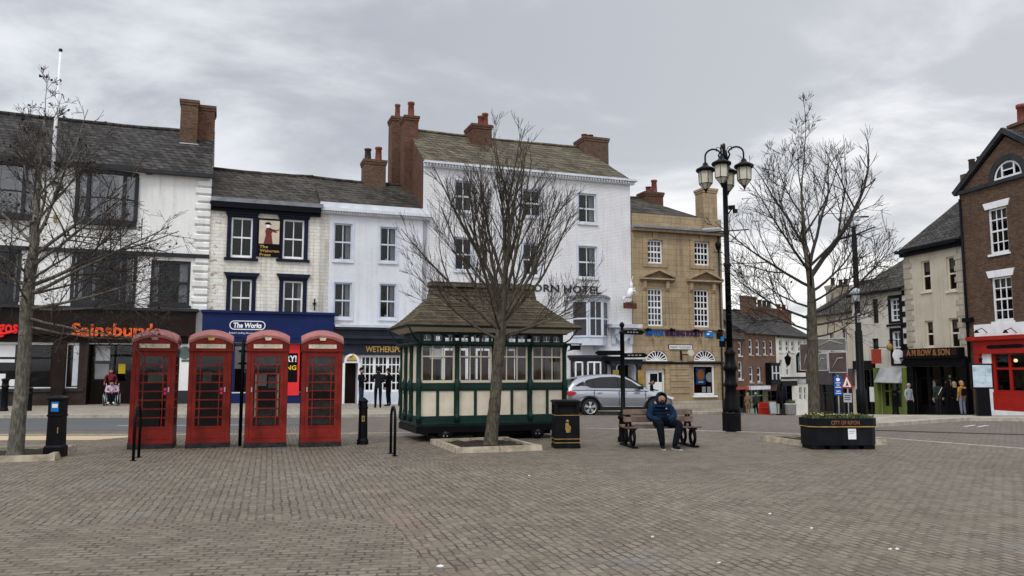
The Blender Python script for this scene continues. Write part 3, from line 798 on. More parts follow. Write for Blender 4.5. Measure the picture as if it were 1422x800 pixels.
def bow(b, rc, proj, mat, eave=False, lights=(0, .2, .8, 1.0), blind=True):
    s0, s1, z0, z1 = b.f.rect(*rc)
    b.hole(s0 + .1, s1 - .1, z0 + .1, z1 - .1, .02)
    yb = lambda t: -proj * (1 - (2 * t - 1) ** 2 * .85) - .02
    pts = [(s0 + (s1 - s0) * i / 10, yb(i / 10)) for i in range(11)]
    m = MB(mat)
    for za, zc, ex in ((z0 - .16, z0 + .10, .05), (z1 - .10, z1 + .12, .05)):
        m.prism([(s0 - ex, .01)] + [(x, y - ex) for x, y in pts] + [(s1 + ex, .01)], 'z', za, zc)
    for t in lights:
        x = s0 + (s1 - s0) * t; y = yb(t)
        m.box(x - .075, x + .075, y - .02, y + .16, z0 + .1, z1 - .1)
    zm = z0 + (z1 - z0) * .47
    for ta, tb in zip(lights, lights[1:]):
        xa, xb = s0 + (s1 - s0) * ta, s0 + (s1 - s0) * tb
        xm, xn = xa + .075, xb - .075
        kk = 3 if tb - ta > .4 else 1
        ps = [((xm + (xn - xm) * i / kk), yb(ta + (tb - ta) * i / kk) + .05) for i in range(kk + 1)]
        for (x0, y0), (x1, y1) in zip(ps, ps[1:]):
            m.add([(x0, y0 - .03, zm - .035), (x1, y1 - .03, zm - .035), (x1, y1 - .03, zm + .035), (x0, y0 - .03, zm + .035), (x0, y0 + .03, zm - .035), (x1, y1 + .03, zm - .035), (x1, y1 + .03, zm + .035), (x0, y0 + .03, zm + .035)],
                  [(0, 1, 2, 3), (4, 5, 6, 7), (0, 1, 5, 4), (3, 2, 6, 7)])
            if x1 - x0 > .5 and (x1, y1) != ps[-1]:
                m.box(x1 - .03, x1 + .03, y1 - .03, y1 + .03, z0 + .1, z1 - .1)
    o = b.part(m, 'bow_window')
    g = MB('sky_glass' if eave else 'pane_glass')
    for ta, tb in zip(lights, lights[1:]):
        kk = 3 if tb - ta > .4 else 1
        for i in range(kk):
            a, c = ta + (tb - ta) * i / kk, ta + (tb - ta) * (i + 1) / kk
            g.quad((s0 + (s1 - s0) * a, yb(a) + .05, z0 + .1), (s0 + (s1 - s0) * c, yb(c) + .05, z0 + .1), (s0 + (s1 - s0) * c, yb(c) + .05, z1 - .1), (s0 + (s1 - s0) * a, yb(a) + .05, z1 - .1))
    b.part(g, 'pane', o)
    if blind:
        c = MB('curtain')
        for t0, t1 in ((.09, .15), (.26, .36), (.70, .77), (.86, .95)):
            c.quad((s0 + (s1 - s0) * t0, yb(t0) + .16, z0 + .1), (s0 + (s1 - s0) * t1, yb(t1) + .16, z0 + .1), (s0 + (s1 - s0) * t1, yb(t1) + .16, z1 - .1), (s0 + (s1 - s0) * t0, yb(t0) + .16, z1 - .1))
        b.part(c, 'curtain', o)
    if eave:
        e = MB('render_white'); e.prism([(s0 - .35, .005)] + [(s0 - .35 + (s1 - s0 + .7) * i / 10, yb(i / 10) - .10) for i in range(11)] + [(s1 + .35, .005)], 'z', z1 + .13, b.zt - .215); b.part(e, 'bow_soffit', o)
        e = MB('dark_frame'); e.prism([(s0 - .6, .005)] + [(s0 - .6 + (s1 - s0 + 1.2) * i / 10, min(yb(i / 10) - .24, -.385)) for i in range(11)] + [(s1 + .6, .005)], 'z', b.zt - .212, b.zt - .022); b.part(e, 'bow_gutter', o)
    return o
bow(b, (107, 241, 190, 309), .42, 'dark_frame', True)
bow(b, (-28, 229, 51, 300), .42, 'dark_frame', True)
b.slab('gutter', 'dark_frame', s0, s1 + .1, -.40, -.24, zt - .20, zt - .03)
b.slab('eave_board', 'navy_black', s0, s1 + .05, -.235, -.003, zt - .16, zt - .055)
# first floor: wide dark windows under a long dark string course
for rc in ((101, 354, 187, 421), (-22, 347, 26, 421)):
    bow(b, rc, .10, 'dark_frame', False, (0, .28, .72, 1.0), True)
b.window((209, 362, 264, 424), 2, 2, 'dark_frame', .06, .12, .09, sill='dark_frame', sill_out=.14)
z_ = A.Z(150, 349.5)
b.slab('string_course', 'dark_frame', s0, s1 + .06, -.16, -.002, z_ - .12, z_ + .06)
# quoins
q = MB('render_white')
zq = A.Z(280, 432)
k = 0
while zq < zt - .5:
    wq = .66 if k % 2 else .56
    q.prism([(.2, zq), (-.05, zq), (-.11, zq + .06), (-.11, zq + .26), (-.05, zq + .32), (.2, zq + .32)], 'x', s1 - wq, s1 + .04); zq += .38; k += 1
b.part(q, 'quoins')
# shopfront
zf0, zf1 = A.Z(150, 466), A.Z(150, 431)
zg = A.Z(150, 560)
sf1 = A.S(272, 450)
b.slab('fascia', 'brown_fascia', s0, sf1, -.35, -.003, zf0, zf1)
b.slab('fascia_ledge', 'dark_frame', s0, sf1 + .1, -.48, -.002, zf1 + .003, zf1 + .13)
t = MB('orange_letter'); text(t, "Sainsbury's", A.S(164, 452), A.Z(164, 458.8), -.352, .56, A.S(225, 450) - A.S(103, 450), .07, .028); b.part(t, 'lettering')
t = MB('argos_red'); text(t, "Argos", A.S(4, 450), A.Z(4, 454), -.352, .55, A.S(27, 450) - A.S(-22, 450), .07, .028)
t.tube([(A.S(-20 + 46 * i / 10, 458), -.40, A.Z(0, 460) - .24 * sin(pi * (.12 + .78 * i / 10)) + .10) for i in range(11)], .05, 6); b.part(t, 'lettering')
zsb = zf0 - .35     # underside of the dark soffit band
b.slab('soffit_band', 'brown_fascia', s0, sf1 - .3, -.12, -.004, zsb, zf0 - .003)
# openings
def pxs(x): return A.S(x, 510)
for x0, x1, zlow in ((-72, 28, .75), (38, 73, .75), (93, 112, .75)):
    b.hole(pxs(x0), pxs(x1), zg + zlow, zsb - .1, .14, 'brown_fascia')
    m = MB('brown_fascia'); m.box(pxs(x0), pxs(x0) + .1, .08, .16, zg + zlow, zsb - .1); m.box(pxs(x1) - .1, pxs(x1), .08, .16, zg + zlow, zsb - .1)
    m.box(pxs(x0) + .1, pxs(x1) - .1, .08, .16, zsb - .75, zsb - .66)
    o = b.part(m, 'shop_window')
    g = MB('pane_glass'); g.quad((pxs(x0), .12, zg + zlow), (pxs(x1), .12, zg + zlow), (pxs(x1), .12, zsb - .1), (pxs(x0), .12, zsb - .1)); b.part(g, 'pane', o)
    m = MB('paper_white')
    rn = random.Random(x0 + 100); x = pxs(x0) + .15
    while x < pxs(x1) - .45:
        h = rn.choice((.35, .55, .7, .3)); wv = rn.uniform(.3, .6)
        if rn.random() < .85: m.box(x, x + wv, .095, .105, zg + zlow + .05, zg + zlow + .05 + h)
        x += wv + rn.uniform(.02, .2)
    if x0 < 0: m.box(pxs(-18), pxs(19), .095, .105, zg + 1.85, zg + 2.75)
    b.part(m, 'window_notices', o)
    m = MB('shop_light'); m.box(pxs(x0) + .3, pxs(x1) - .2, .8, .9, zsb - .72, zsb - .66); b.part(m, 'strip_light', o)
q = MB('poster_blue'); q.box(pxs(42), pxs(64), .19, .2, zg + 2.75, zg + 3.3); b.part(q, 'window_poster')
q = MB('brown_brick_dark'); q.box(s0, pxs(118), -.08, -.003, zg - .3, zg + .55); b.part(q, 'stall_riser')
b.slab('window_ledge', 'dark_frame', s0, pxs(118), -.16, -.002, zg + .556, zg + .70)
q = MB('brown_fascia'); q.box(pxs(74), pxs(92), -.34, -.004, zg - .3, zsb - .004); b.part(q, 'shop_column')
q = MB('white_trim'); q.box(pxs(101), pxs(113), -.03, -.002, zg + .8, zsb - .12); b.part(q, 'white_panel')
# deep entrance recess
e0, e1 = pxs(121), pxs(183)
b.hole(e0, e1, zg - .3, zsb - .05, .8, 'brown_fascia')
q = MB('brown_brick_dark'); q.box(e0 - .35, e0 + .02, -.1, -.005, zg - .3, zsb - .006); b.part(q, 'entrance_pier')
q = MB('brown_fascia'); q.box(e0 + .05, e0 + 2.1, .82, .9, zg - .3, zg + 1.0); q.box(e0 + .05, e0 + .15, .82, .9, zg + 1.0, zsb); q.box(e0 + 1.0, e0 + 1.08, .82, .9, zg + 1.0, zsb); q.box(e0 + 2.0, e0 + 2.1, .82, .9, zg + 1, zsb); q.box(e0 + .05, e1, .82, .9, zsb - .6, zsb - .5)
dr = b.part(q, 'entrance_screen')
g = MB('pane_glass'); g.quad((e0 + .1, .86, zg + 1), (e0 + 2.05, .86, zg + 1), (e0 + 2.05, .86, zsb), (e0 + .1, .86, zsb)); b.part(g, 'pane', dr)
q = MB('paper_white'); q.box(e0 + .22, e0 + .82, .80, .815, zg + 1.95, zg + 2.65); q.mat('poster_yellow'); q.box(e0 + 1.2, e0 + 1.5, .80, .815, zg + 1.35, zg + 1.8); q.mat('sign_grey'); q.box(e0 + .22, e0 + .8, .80, .815, zg + 1.1, zg + 1.8); b.part(q, 'door_notices', dr)
q = MB('shop_light')
rn = random.Random(3)
for i in range(9):
    x = e0 + 1.7 + i * .27; h = rn.uniform(.1, .4); q.box(x, x + rn.uniform(.06, .16), 1.35, 1.4, zsb - .75 - h, zsb - .72)
b.part(q, 'ceiling_lights')
q = MB('shop_interior'); rn = random.Random(5)
for i in range(7): 
    x = e0 + 1.9 + i * .38; q.box(x, x + .3, 1.42, 1.5, zg, zg + rn.uniform(1.2, 2.2))
b.part(q, 'shop_shelves')
# white wall strip with a round plaque and downpipe to the right of the entrance
q = MB('white_paint'); q.tube([(A.S(277, 470), -.09, zg), (A.S(277, 470), -.09, zf0)], .05, 8); b.part(q, 'downpipe')
q = MB('plaque_green'); q.disc((A.S(257, 490), -.002, A.Z(257, 490)), .30, 'y', .03, 24); b.part(q, 'round_plaque')
q = MB('plaque_green'); p_ = A.rect(252, 499.5, 263, 502.5); q.box(p_[0], p_[1], -.02, -.002, p_[2], p_[3]); b.part(q, 'plaque_strip')
b.slab('dark_shutter', 'brown_fascia', pxs(186), pxs(243), -.06, -.003, zg - .3, zsb - .004)
b.slab('wall_foot', 'dark_frame', pxs(244), pxs(263), -.05, -.002, zg - .3, zg + .55)
# small lamp stains
b.slab('wall_lamp', 'dull_gold', A.S(76, 292), A.S(80, 292), -.2, -.002, A.Z(78, 309), A.Z(78, 299))
b.finish(zr)
fp = A.pt(A.S(78, 226), -.62, 0)
t = thing('flagpole', 'tall white wooden flagpole fixed to the front of the long white shop', 'flagpole', (fp.x, fp.y, A.Z(78, 262)), 0)
ztop = at(83, 71, fp.y).z - A.Z(78, 262)
MB('white_paint').tube([(0, 0, 0), (0, 0, ztop * .5), (.02, 0, ztop)], [.085, .075, .045], 10).build('pole', t)
m = MB('dark_frame'); m.ball((.02, 0, ztop + .04), .09, 8, 6); m.build('finial', t)
m = MB('dark_frame'); m.box(-.12, .12, -.05, .50, .15, .22); m.box(-.12, .12, -.05, .50, .75, .82); m.build('bracket', t)

# ================= cream brick house with navy window surrounds and the blue bookshop
s0, s1 = A.S(289, 350), A.S(443, 370)
zt = A.Z(366, 287)
b = Bldg('shop_house', 'cream painted brick house with navy window surrounds, painted sign and blue bookshop front', A, s0 + .004, s1, A.Z(366, 560) - .6, zt, 'cream_brick', 8.0)
zr = A.Z(420, 245, 4)
rf = b.roof(zr, 'old_slate', .30)
b.slab('lead_gutter', 'lead', s0 + .05, s1 + .1, -.42, -.10, zt + .06, zt + .26)
b.slab('eave_cornice', 'navy_black', s0 + .05, s1, -.40, -.003, zt - .22, zt + .05)
b.slab('cornice_moulding', 'navy_black', s0 + .05, s1, -.24, -.002, zt - .36, zt - .225)
def surround_win(rc, lint, silly, cur):
    o, (a, c, z0, z1) = b.window(rc, 2, 2, 'white_paint', .09, .075, .045, curtain=cur)
    m = MB('navy_paint')
    zl0, zl1 = A.Z((rc[0] + rc[2]) / 2, lint[1]), A.Z((rc[0] + rc[2]) / 2, lint[0])
    m.box(a - .20, a - .001, -.05, .08, z0 - .05, zl0); m.box(c + .001, c + .20, -.05, .08, z0 - .05, zl0)
    if zl0 > z1 + .02: m.box(a - .001, c + .001, -.04, .05, z1 + .001, zl0)
    m.box(a - .24, c + .24, -.10, .02, zl0 + .001, zl0 + (zl1 - zl0) * .35)
    m.prism([(a - .26, zl0 + (zl1 - zl0) * .36), (c + .26, zl0 + (zl1 - zl0) * .36), (c + .36, zl1), (a - .36, zl1)], 'y', -.17, .02)
    b.part(m, 'window_surround', o)
    if silly: m = MB('navy_paint'); m.box(a - .30, c + .30, -.14, .05, A.Z((rc[0] + rc[2]) / 2, silly), z0 - .052); b.part(m, 'sill', o)
surround_win((321, 302.5, 350.5, 357), (292, 301), 362, None)
surround_win((393, 305.5, 422, 359), (297, 304.5), 364, None)
surround_win((320, 388, 349, 439), (379, 387), None, ('curtain_brown', ('l', .5)))
surround_win((393, 390.5, 420, 440), (381, 389), None, ('curtain', ('r', .2)))
p_ = A.rect(356.5, 304, 390.5, 357)
sg = b.part(MB('black_paint').box(p_[0], p_[1], -.09, -.002, p_[2], p_[3]), 'painted_sign', label='square sign with a maroon hornblower and gold lettering')
q = MB('sign_cream'); zs_ = A.Z(373, 339); q.box(p_[0] + .1, p_[1] - .1, -.105, -.092, zs_, p_[3] - .1); b.part(q, 'sign_panel', sg)
xm = (p_[0] + p_[1]) / 2 - .02
q = MB('maroon'); n0 = 0; q.prism([(xm - .26, zs_ + .002), (xm - .16, zs_ + .55), (xm - .20, zs_ + .75), (xm - .12, zs_ + .95), (xm + .10, zs_ + .95), (xm + .22, zs_ + .80), (xm + .14, zs_ + .6), (xm + .22, zs_ + .002)], 'y', -.112, -.106)
q.prism([(xm + .10, zs_ + .92), (xm + .42, zs_ + .76), (xm + .40, zs_ + .66), (xm + .12, zs_ + .76)], 'y', -.113, -.106)
q.mat('black_paint'); q.prism([(xm - .26, zs_ + 1.16), (xm + .16, zs_ + 1.14), (xm + .10, zs_ + 1.2), (xm + .04, zs_ + 1.28), (xm - .14, zs_ + 1.28), (xm - .2, zs_ + 1.2)], 'y', -.114, -.106)
q.prism([(xm - .06, zs_ + .90), (xm + .44, zs_ + .84), (xm + .54, zs_ + .92), (xm + .5, zs_ + .80), (xm + .1, zs_ + .82)], 'y', -.1165, -.1135)
q.mat('white_letter'); q.disc((xm - .05, -.106, zs_ + 1.05), .10, 'y', .006, 12); q.v = [(xm + (x - xm) * .9, y, zs_ + .002 + (z - zs_) * .84) for x, y, z in q.v]; b.part(q, 'hornblower_picture', sg)
q = MB('gold')
for i, wd in enumerate(('The', 'Wakeman', 'Press')):
    text(q, wd, p_[0] + (.34, .62, .42)[i], zs_ - .15 - i * .20, -.093, .14, (.40, .92, .52)[i], .014, .012)
b.part(q, 'lettering', sg)
# blue shopfront
sx0, sx1 = A.S(281, 450), A.S(463, 450)
zf1 = A.Z(370, 436.5); zf0 = A.Z(370, 476); zg = A.Z(370, 560)
b.slab('fascia', 'works_blue', sx0, sx1, -.42, -.003, zf0, zf1)
b.slab('fascia_cornice', 'works_blue', sx0 - .06, sx1 + .06, -.54, -.002, zf1 + .002, zf1 + .12)
b.slab('fascia_panel', 'works_blue', sx0 + .25, sx1 - .25, -.45, -.421, zf0 + .22, zf1 - .22)
q = MB('white_letter'); xc, zc = A.S(343.5, 452), A.Z(343.5, 452.5)
hw, hh = (A.S(368.5, 452) - A.S(319, 452)) / 2, .22
def pill(hw, hh, k=9): return [(xc + hw - hh + hh * cos(-pi / 2 + pi * i / k), zc + hh * sin(-pi / 2 + pi * i / k)) for i in range(k + 1)] + [(xc - hw + hh + hh * cos(pi / 2 + pi * i / k), zc + hh * sin(pi / 2 + pi * i / k)) for i in range(k + 1)]
po, pi_ = pill(hw, hh), pill(hw - .04, hh - .04); nn = len(po)
q.add([(x, -.47, z) for x, z in po] + [(x, -.47, z) for x, z in pi_], [(i, (i + 1) % nn, nn + (i + 1) % nn, nn + i) for i in range(nn)])
text(q, 'The Works', xc, zc, -.452, .24, hw * 2 - .36, .02, .035, .12); text(q, "Britain's leading discount bookstore", xc, zc - .37, -.452, .085, hw * 2.0, .01, .0); b.part(q, 'lettering')
b.hole(sx0 + .4, sx1 - .3, zg + .55, zf0 - .04, .12, 'works_blue')
m = MB('works_blue')
for i in range(6):
    x = sx0 + .4 + (sx1 - sx0 - .7) * i / 5; m.box(x - .06, x + .06, .03, .14, zg + .55, zf0 - .04)
o = b.part(m, 'shop_window')
g = MB('pane_glass'); g.quad((sx0 + .4, .1, zg + .55), (sx1 - .3, .1, zg + .55), (sx1 - .3, .1, zf0 - .04), (sx0 + .4, .1, zf0 - .04)); b.part(g, 'pane', o)
b.slab('stall_riser', 'works_blue', sx0, sx1, -.10, -.003, zg - .4, zg + .5)
for x in (sx0 + .02, sx1 - .32): b.slab('pilaster', 'works_blue', x, x + .30, -.30, -.004, zg - .4, zf0 - .003)
p_ = A.rect(398.5, 478, 415.5, 549); q = MB('poster_red'); q.box(p_[0] - .9, p_[1], -.14, -.105, p_[2], p_[3]); pr = b.part(q, 'window_poster', label='tall red sale poster')
q = MB('black_paint'); q.box(p_[0] - .75, p_[1] - .1, -.148, -.141, p_[2] + .65, p_[3] - .45); b.part(q, 'poster_panel', pr)
q = MB('white_letter'); text(q, 'HURRY!', p_[1] - .78, p_[3] - .72, -.1485, .30, 1.25, .008, .03); q.mat('poster_yellow'); text(q, 'ENDING', p_[1] - .78, p_[3] - 1.16, -.1485, .22, 1.25, .008, .02); b.part(q, 'lettering', pr)
# right hand wall bracket cross
p_ = A.rect(434, 415, 439, 431); q = MB('black_iron'); q.box((p_[0] + p_[1]) / 2 - .025, (p_[0] + p_[1]) / 2 + .025, -.12, -.002, p_[2], p_[3]); q.box(p_[0], p_[1], -.12, -.002, p_[3] - .28, p_[3] - .22); b.part(q, 'wall_bracket')
b.finish(None)

# ================= lavender house, pub ground floor
s0, s1 = A.S(443, 370), A.S(596, 380)
zt = A.Z(515, 296)
b = Bldg('pub_house', 'pale lavender rendered house with white sash windows and slate grey pub front', A, s0 + .004, s1, A.Z(520, 562) - .8, zt, 'lavender_render', 8.0)
b.slab('parapet', 'white_trim', s0, s1, -.06, .3, zt + .003, zt + .42)
b.slab('cornice', 'white_trim', s0, s1 + .05, -.34, -.002, zt - .06, zt + .10)
b.slab('cornice_moulding', 'white_trim', s0, s1, -.18, -.003, zt - .20, zt - .063)
q = MB('white_trim')
for i in range(40): x = s0 + .1 + i * (s1 - s0 - .2) / 40; q.box(x, x + .07, -.27, -.181, zt - .16, zt - .064)
b.part(q, 'dentils')
for i, rc in enumerate(((463.5, 310.5, 489, 362), (527.5, 315.5, 551, 364), (463.5, 392.5, 488, 442), (527, 394.5, 550, 442.5))):
    o, (a, c, z0, z1) = b.window(rc, 2, 2, 'pale_blue_trim', .08, .07, .045, curtain=('curtain', ('r', .28)), sill='white_trim')
    m = MB('pale_blue_trim'); m.box(a - .10, a - .001, -.03, .05, z0, z1 + .1); m.box(c + .001, c + .10, -.03, .05, z0, z1 + .1); m.box(a, c, -.03, .05, z1 + .001, z1 + .1); b.part(m, 'window_surround', o)
    m = MB('paper_white'); m.box((a + c) / 2 - .12, (a + c) / 2 + .05, .2, .24, z0 + .06, z0 + .2); b.part(m, 'ornament', o)
cx0, cx1 = A.S(463.5, 465), A.S(596, 465)
for k, (ya, yb_, out) in enumerate(((456, 459, .55), (459.5, 466, .40), (466.5, 471, .50), (471.5, 478, .32))):
    b.slab('shop_cornice', 'charcoal_paint', cx0, cx1, -out, -.003 - .0005 * k, A.Z(520, yb_), A.Z(520, ya))
b.slab('ledge_top', 'white_lead', cx0, cx1, -.58, -.002, A.Z(520, 455.6), A.Z(520, 452.5))
b.slab('fascia', 'charcoal_paint', cx0, cx1, -.16, -.0025, A.Z(520, 493), A.Z(520, 478.5))
t = MB('gold'); text(t, 'WETHERSPOON', A.S(507, 485) + 1.22, A.Z(520, 485), -.162, .30, 2.44, .04, .015); b.part(t, 'lettering')
zg = A.Z(520, 562)
d0, d1 = A.S(476.5, 530), A.S(497.5, 530)
zd = A.Z(487, 503)
b.hole(d0 + .05, d1 - .05, zg - .6, zd, .7)
m = MB('brown_fascia'); m.box(d0 + .05, d1 - .05, .62, .70, zg - .6, zd); b.part(m, 'door')
rr = (d1 - d0) / 2; xc = (d0 + d1) / 2
m = MB('white_paint'); k = 14
ar = [(xc + rr * cos(pi * i / k), zd + .06 + rr * sin(pi * i / k) * .95) for i in range(k + 1)]; ai = [(xc + (rr - .12) * cos(pi * i / k), zd + .06 + (rr - .12) * sin(pi * i / k) * .95) for i in range(k + 1)]
m.add([(x, -.22, z) for x, z in ar] + [(x, -.22, z) for x, z in ai] + [(x, -.165, z) for x, z in ar] + [(x, -.165, z) for x, z in ai], [(i, i + 1, k + 2 + i, k + 1 + i) for i in range(k)] + [(i, i + 1, 2 * k + 3 + i, 2 * k + 2 + i) for i in range(k)] + [(k + 1 + i, k + 2 + i, 3 * k + 4 + i, 3 * k + 3 + i) for i in range(k)])
m.box(d0, d1, -.22, -.165, zd - .04, zd + .05); m.box(d0 - .07, d0 + .05, -.22, -.004, zg - .6, zd - .041); m.box(d1 - .05, d1 + .07, -.22, -.004, zg - .6, zd - .041)
da_ = b.part(m, 'door_arch')
m = MB('navy_black'); m.prism(ai, 'y', -.175, -.164); b.part(m, 'lunette', da_)
m = MB('gold'); g0 = zd + .08; n0 = len(m.v)
m.prism([(xc - .42, g0), (xc + .40, g0), (xc + .38, g0 + .14), (xc + .26, g0 + .30), (xc + .20, g0 + .46), (xc + .10, g0 + .58), (xc - .02, g0 + .52), (xc + .04, g0 + .38), (xc - .02, g0 + .28), (xc - .20, g0 + .30), (xc - .36, g0 + .24)], 'y', -.26, -.176); m.prism([(xc + .06, g0 + .56), (xc + .12, g0 + .55), (xc + .17, g0 + .74)], 'y', -.22, -.19); m.v[n0:] = [(xc + (x - xc) * .62, y, g0 + (z - g0) * .55) for x, y, z in m.v[n0:]]; b.part(m, 'gold_unicorn', da_)
wx0, wx1 = A.S(501, 520), A.S(592, 520); zw0, zw1 = A.Z(530, 544), A.Z(530, 494)
b.hole(wx0, wx1, zw0, zw1, .08)
m = MB('white_paint'); nb = 5
m.box(wx0, wx1, .02, .12, zw1 - .09, zw1); m.box(wx0, wx1, .02, .12, zw0, zw0 + .10)
for i in range(nb + 1): x = wx0 + (wx1 - wx0) * i / nb; m.box(max(wx0, x - .07), min(wx1, x + .07), .018, .122, zw0 + .1, zw1 - .09)
for i in range(nb * 3):
    if i % 3: x = wx0 + (wx1 - wx0) * i / (nb * 3); m.box(x - .025, x + .025, .04, .10, zw0 + .1, zw1 - .09)
for j in range(1, 4): z = zw0 + (zw1 - zw0) * j / 4; m.box(wx0 + .05, wx1 - .05, .042, .098, z - .028, z + .028)
o = b.part(m, 'pub_window')
g = MB('pane_glass'); g.quad((wx0, .07, zw0), (wx1, .07, zw0), (wx1, .07, zw1), (wx0, .07, zw1)); b.part(g, 'pane', o)
b.slab('stall_riser', 'pale_blue_trim', d1 + .075, cx1, -.08, -.003, zg - .8, zw0 - .01)
q = MB('charcoal_paint'); q.box(cx0, d0 - .08, -.20, -.004, zg - .8, A.Z(470, 493) - .002); b.part(q, 'pilaster')
b.finish(None)
rf = b.roof(A.Z(470, 250, 4), 'old_slate', -.1, eave_z=zt + .38)
b.chimney((506, 222, 536, 252), 3.5, 1.1, 'old_brick', rf, (.22, .72), (.75, .9), ('dark_pot', 'terracotta'), zlow=1.0, pot_r=.2)

# ================= white hotel, four storeys
s0, s1 = A.S(587, 330), A.S(877, 400)
zt = A.Z(728, 237.5)
b = Bldg('hotel', 'tall white four storey hotel with mossy slate roof and three brick chimneys', A, s0, s1, A.Z(860, 580) - 1.2, zt, 'hotel_white', 8.4)
zr = A.Z(700, 194.5, 4.2)
rf = b.roof(zr, 'mossy_slate', .22, hip=(0, 1.2))
b.slab('cornice', 'white_trim', s0 - .02, s1 + .35, -.36, -.003, zt - .10, zt + .02)
b.slab('cornice_moulding', 'white_trim', s0, s1 + .2, -.2, -.002, zt - .28, zt - .103)
q = MB('white_trim')
for i in range(70): x = s0 + .1 + i * (s1 - s0 - .2) / 70; q.box(x, x + .08, -.31, -.201, zt - .22, zt - .104)
b.part(q, 'dentils')
b.chimney((544.5, 162, 560.5, 240), 5.3, 1.2, 'red_brick', rf, (.6,), .95, 'terracotta', zlow=3.5, pot_r=.17)
b.chimney((562.5, 161, 581, 200), 2.9, 1.2, 'red_brick', rf, (.6,), 1.0, 'terracotta', zlow=5.5, pot_r=.2)
b.chimney((656, 173, 683, 203), 3.0, 1.5, 'red_brick', rf, (.62, .85), (.75, .95), 'terracotta', zlow=1.0, pot_r=.2)
b.chimney((812, 191, 845, 226), 3.2, 1.5, 'old_brick', rf, (.2, .45), .35, 'terracotta', zlow=1.4, pot_r=.2)
for i, rc in enumerate(((631.5, 251, 656, 294), (726, 263.5, 751, 301), (803, 269, 828, 310), (631.5, 330, 656, 376), (726.5, 338, 749.5, 383), (803, 342, 829, 386))):
    o, (a, c, z0, z1) = b.window(rc, 2, 2, 'white_trim', .12, .08, .05, curtain=(('curtain' if i in (2, 5) else 'curtain_brown'), ('r', .26), ('l', .12)), sill='white_trim', sill_out=.1)
    m = MB('pale_blue_trim'); m.box(a - .09, a - .001, -.025, .06, z0, z1 + .08); m.box(c + .001, c + .09, -.025, .06, z0, z1 + .08); m.box(a, c, -.025, .06, z1 + .001, z1 + .08); b.part(m, 'window_surround', o)
for rc in ((632, 418, 654, 460), (727, 418, 749, 462)):
    b.window(rc, 2, 2, 'white_trim', .12, .08, .05, sill='white_trim')
t = MB('black_letter'); text(t, 'UNICORN HOTEL', A.S(767, 401), A.Z(767, 400.5), -.002, .41, A.S(836, 401) - A.S(698, 401), .05, .008); b.part(t, 'lettering')

def bay(x0, x1, ytop, ybot, out, fmat, panels, top_mat, name):
    """canted bay: front light with a narrower light on each side"""
    a, c = A.S(x0, (ytop + ybot) / 2), A.S(x1, (ytop + ybot) / 2); z0, z1 = A.Z((x0 + x1) / 2, ybot), A.Z((x0 + x1) / 2, ytop)
    sw = out * .9
    P = [(a, 0), (a + sw, -out), (c - sw, -out), (c, 0)]
    m = MB(fmat)
    m.prism(P, 'z', z0 - .45, z0); m.prism([(a - .12, .0), (a + sw - .05, -out - .12), (c - sw + .05, -out - .12), (c + .12, .0)], 'z', z1, z1 + .12)
    m.mat(top_mat); m.prism([(a - .22, .0), (a + sw - .09, -out - .22), (c - sw + .09, -out - .22), (c + .22, .0)], 'z', z1 + .122, z1 + .26); m.mat(fmat)
    g = MB('pane_glass'); cu = MB('curtain_brown')
    for i, ((xa, ya), (xb, yb_)) in enumerate(zip(P, P[1:])):
        L = math.hypot(xb - xa, yb_ - ya); dx, dy = (xb - xa) / L, (yb_ - ya) / L
        nx, ny = dy, -dx
        def bar(t0, t1, za, zb2, th=.06, d=0.0):
            pts = []
            for z in (za, zb2):
                for t_, o_ in ((t0, 0), (t1, 0), (t1, th), (t0, th)): pts.append((xa + dx * t_ * L + nx * (o_ + d), ya + dy * t_ * L + ny * (o_ + d), z))
            m.add(pts, [(3, 2, 1, 0), (4, 5, 6, 7), (0, 1, 5, 4), (1, 2, 6, 5), (2, 3, 7, 6), (3, 0, 4, 7)])
        ew = .10 / L
        bar(0, ew, z0, z1); bar(1 - ew, 1, z0, z1); bar(ew, 1 - ew, z0, z0 + .1); bar(ew, 1 - ew, z1 - .1, z1); bar(ew, 1 - ew, (z0 + z1) / 2 - .04, (z0 + z1) / 2 + .04, .05)
        for k in range(1, panels[i]): bar(k / panels[i] - .02 / L, k / panels[i] + .02 / L, z0 + .1, z1 - .1, .04)
        g.quad((xa + nx * .02, ya + ny * .02, z0), (xb + nx * .02, yb_ + ny * .02, z0), (xb + nx * .02, yb_ + ny * .02, z1), (xa + nx * .02, ya + ny * .02, z1))
        cu.quad((xa - nx * .12, ya - ny * .12, z0), (xb - nx * .12, yb_ - ny * .12, z0), (xb - nx * .12, yb_ - ny * .12, z1), (xa - nx * .12, ya - ny * .12, z1))
    o = b.part(m, name); b.part(g, 'pane', o); b.part(cu, 'curtain', o)
    return o, (a, c, z0, z1)
bay(794, 843, 418, 469, .75, 'pale_blue_trim', (1, 2, 1), 'lead', 'oriel_window')
bay(696, 738, 418, 469, .75, 'pale_blue_trim', (1, 2, 1), 'lead', 'oriel_window')
zg = A.Z(860, 566)
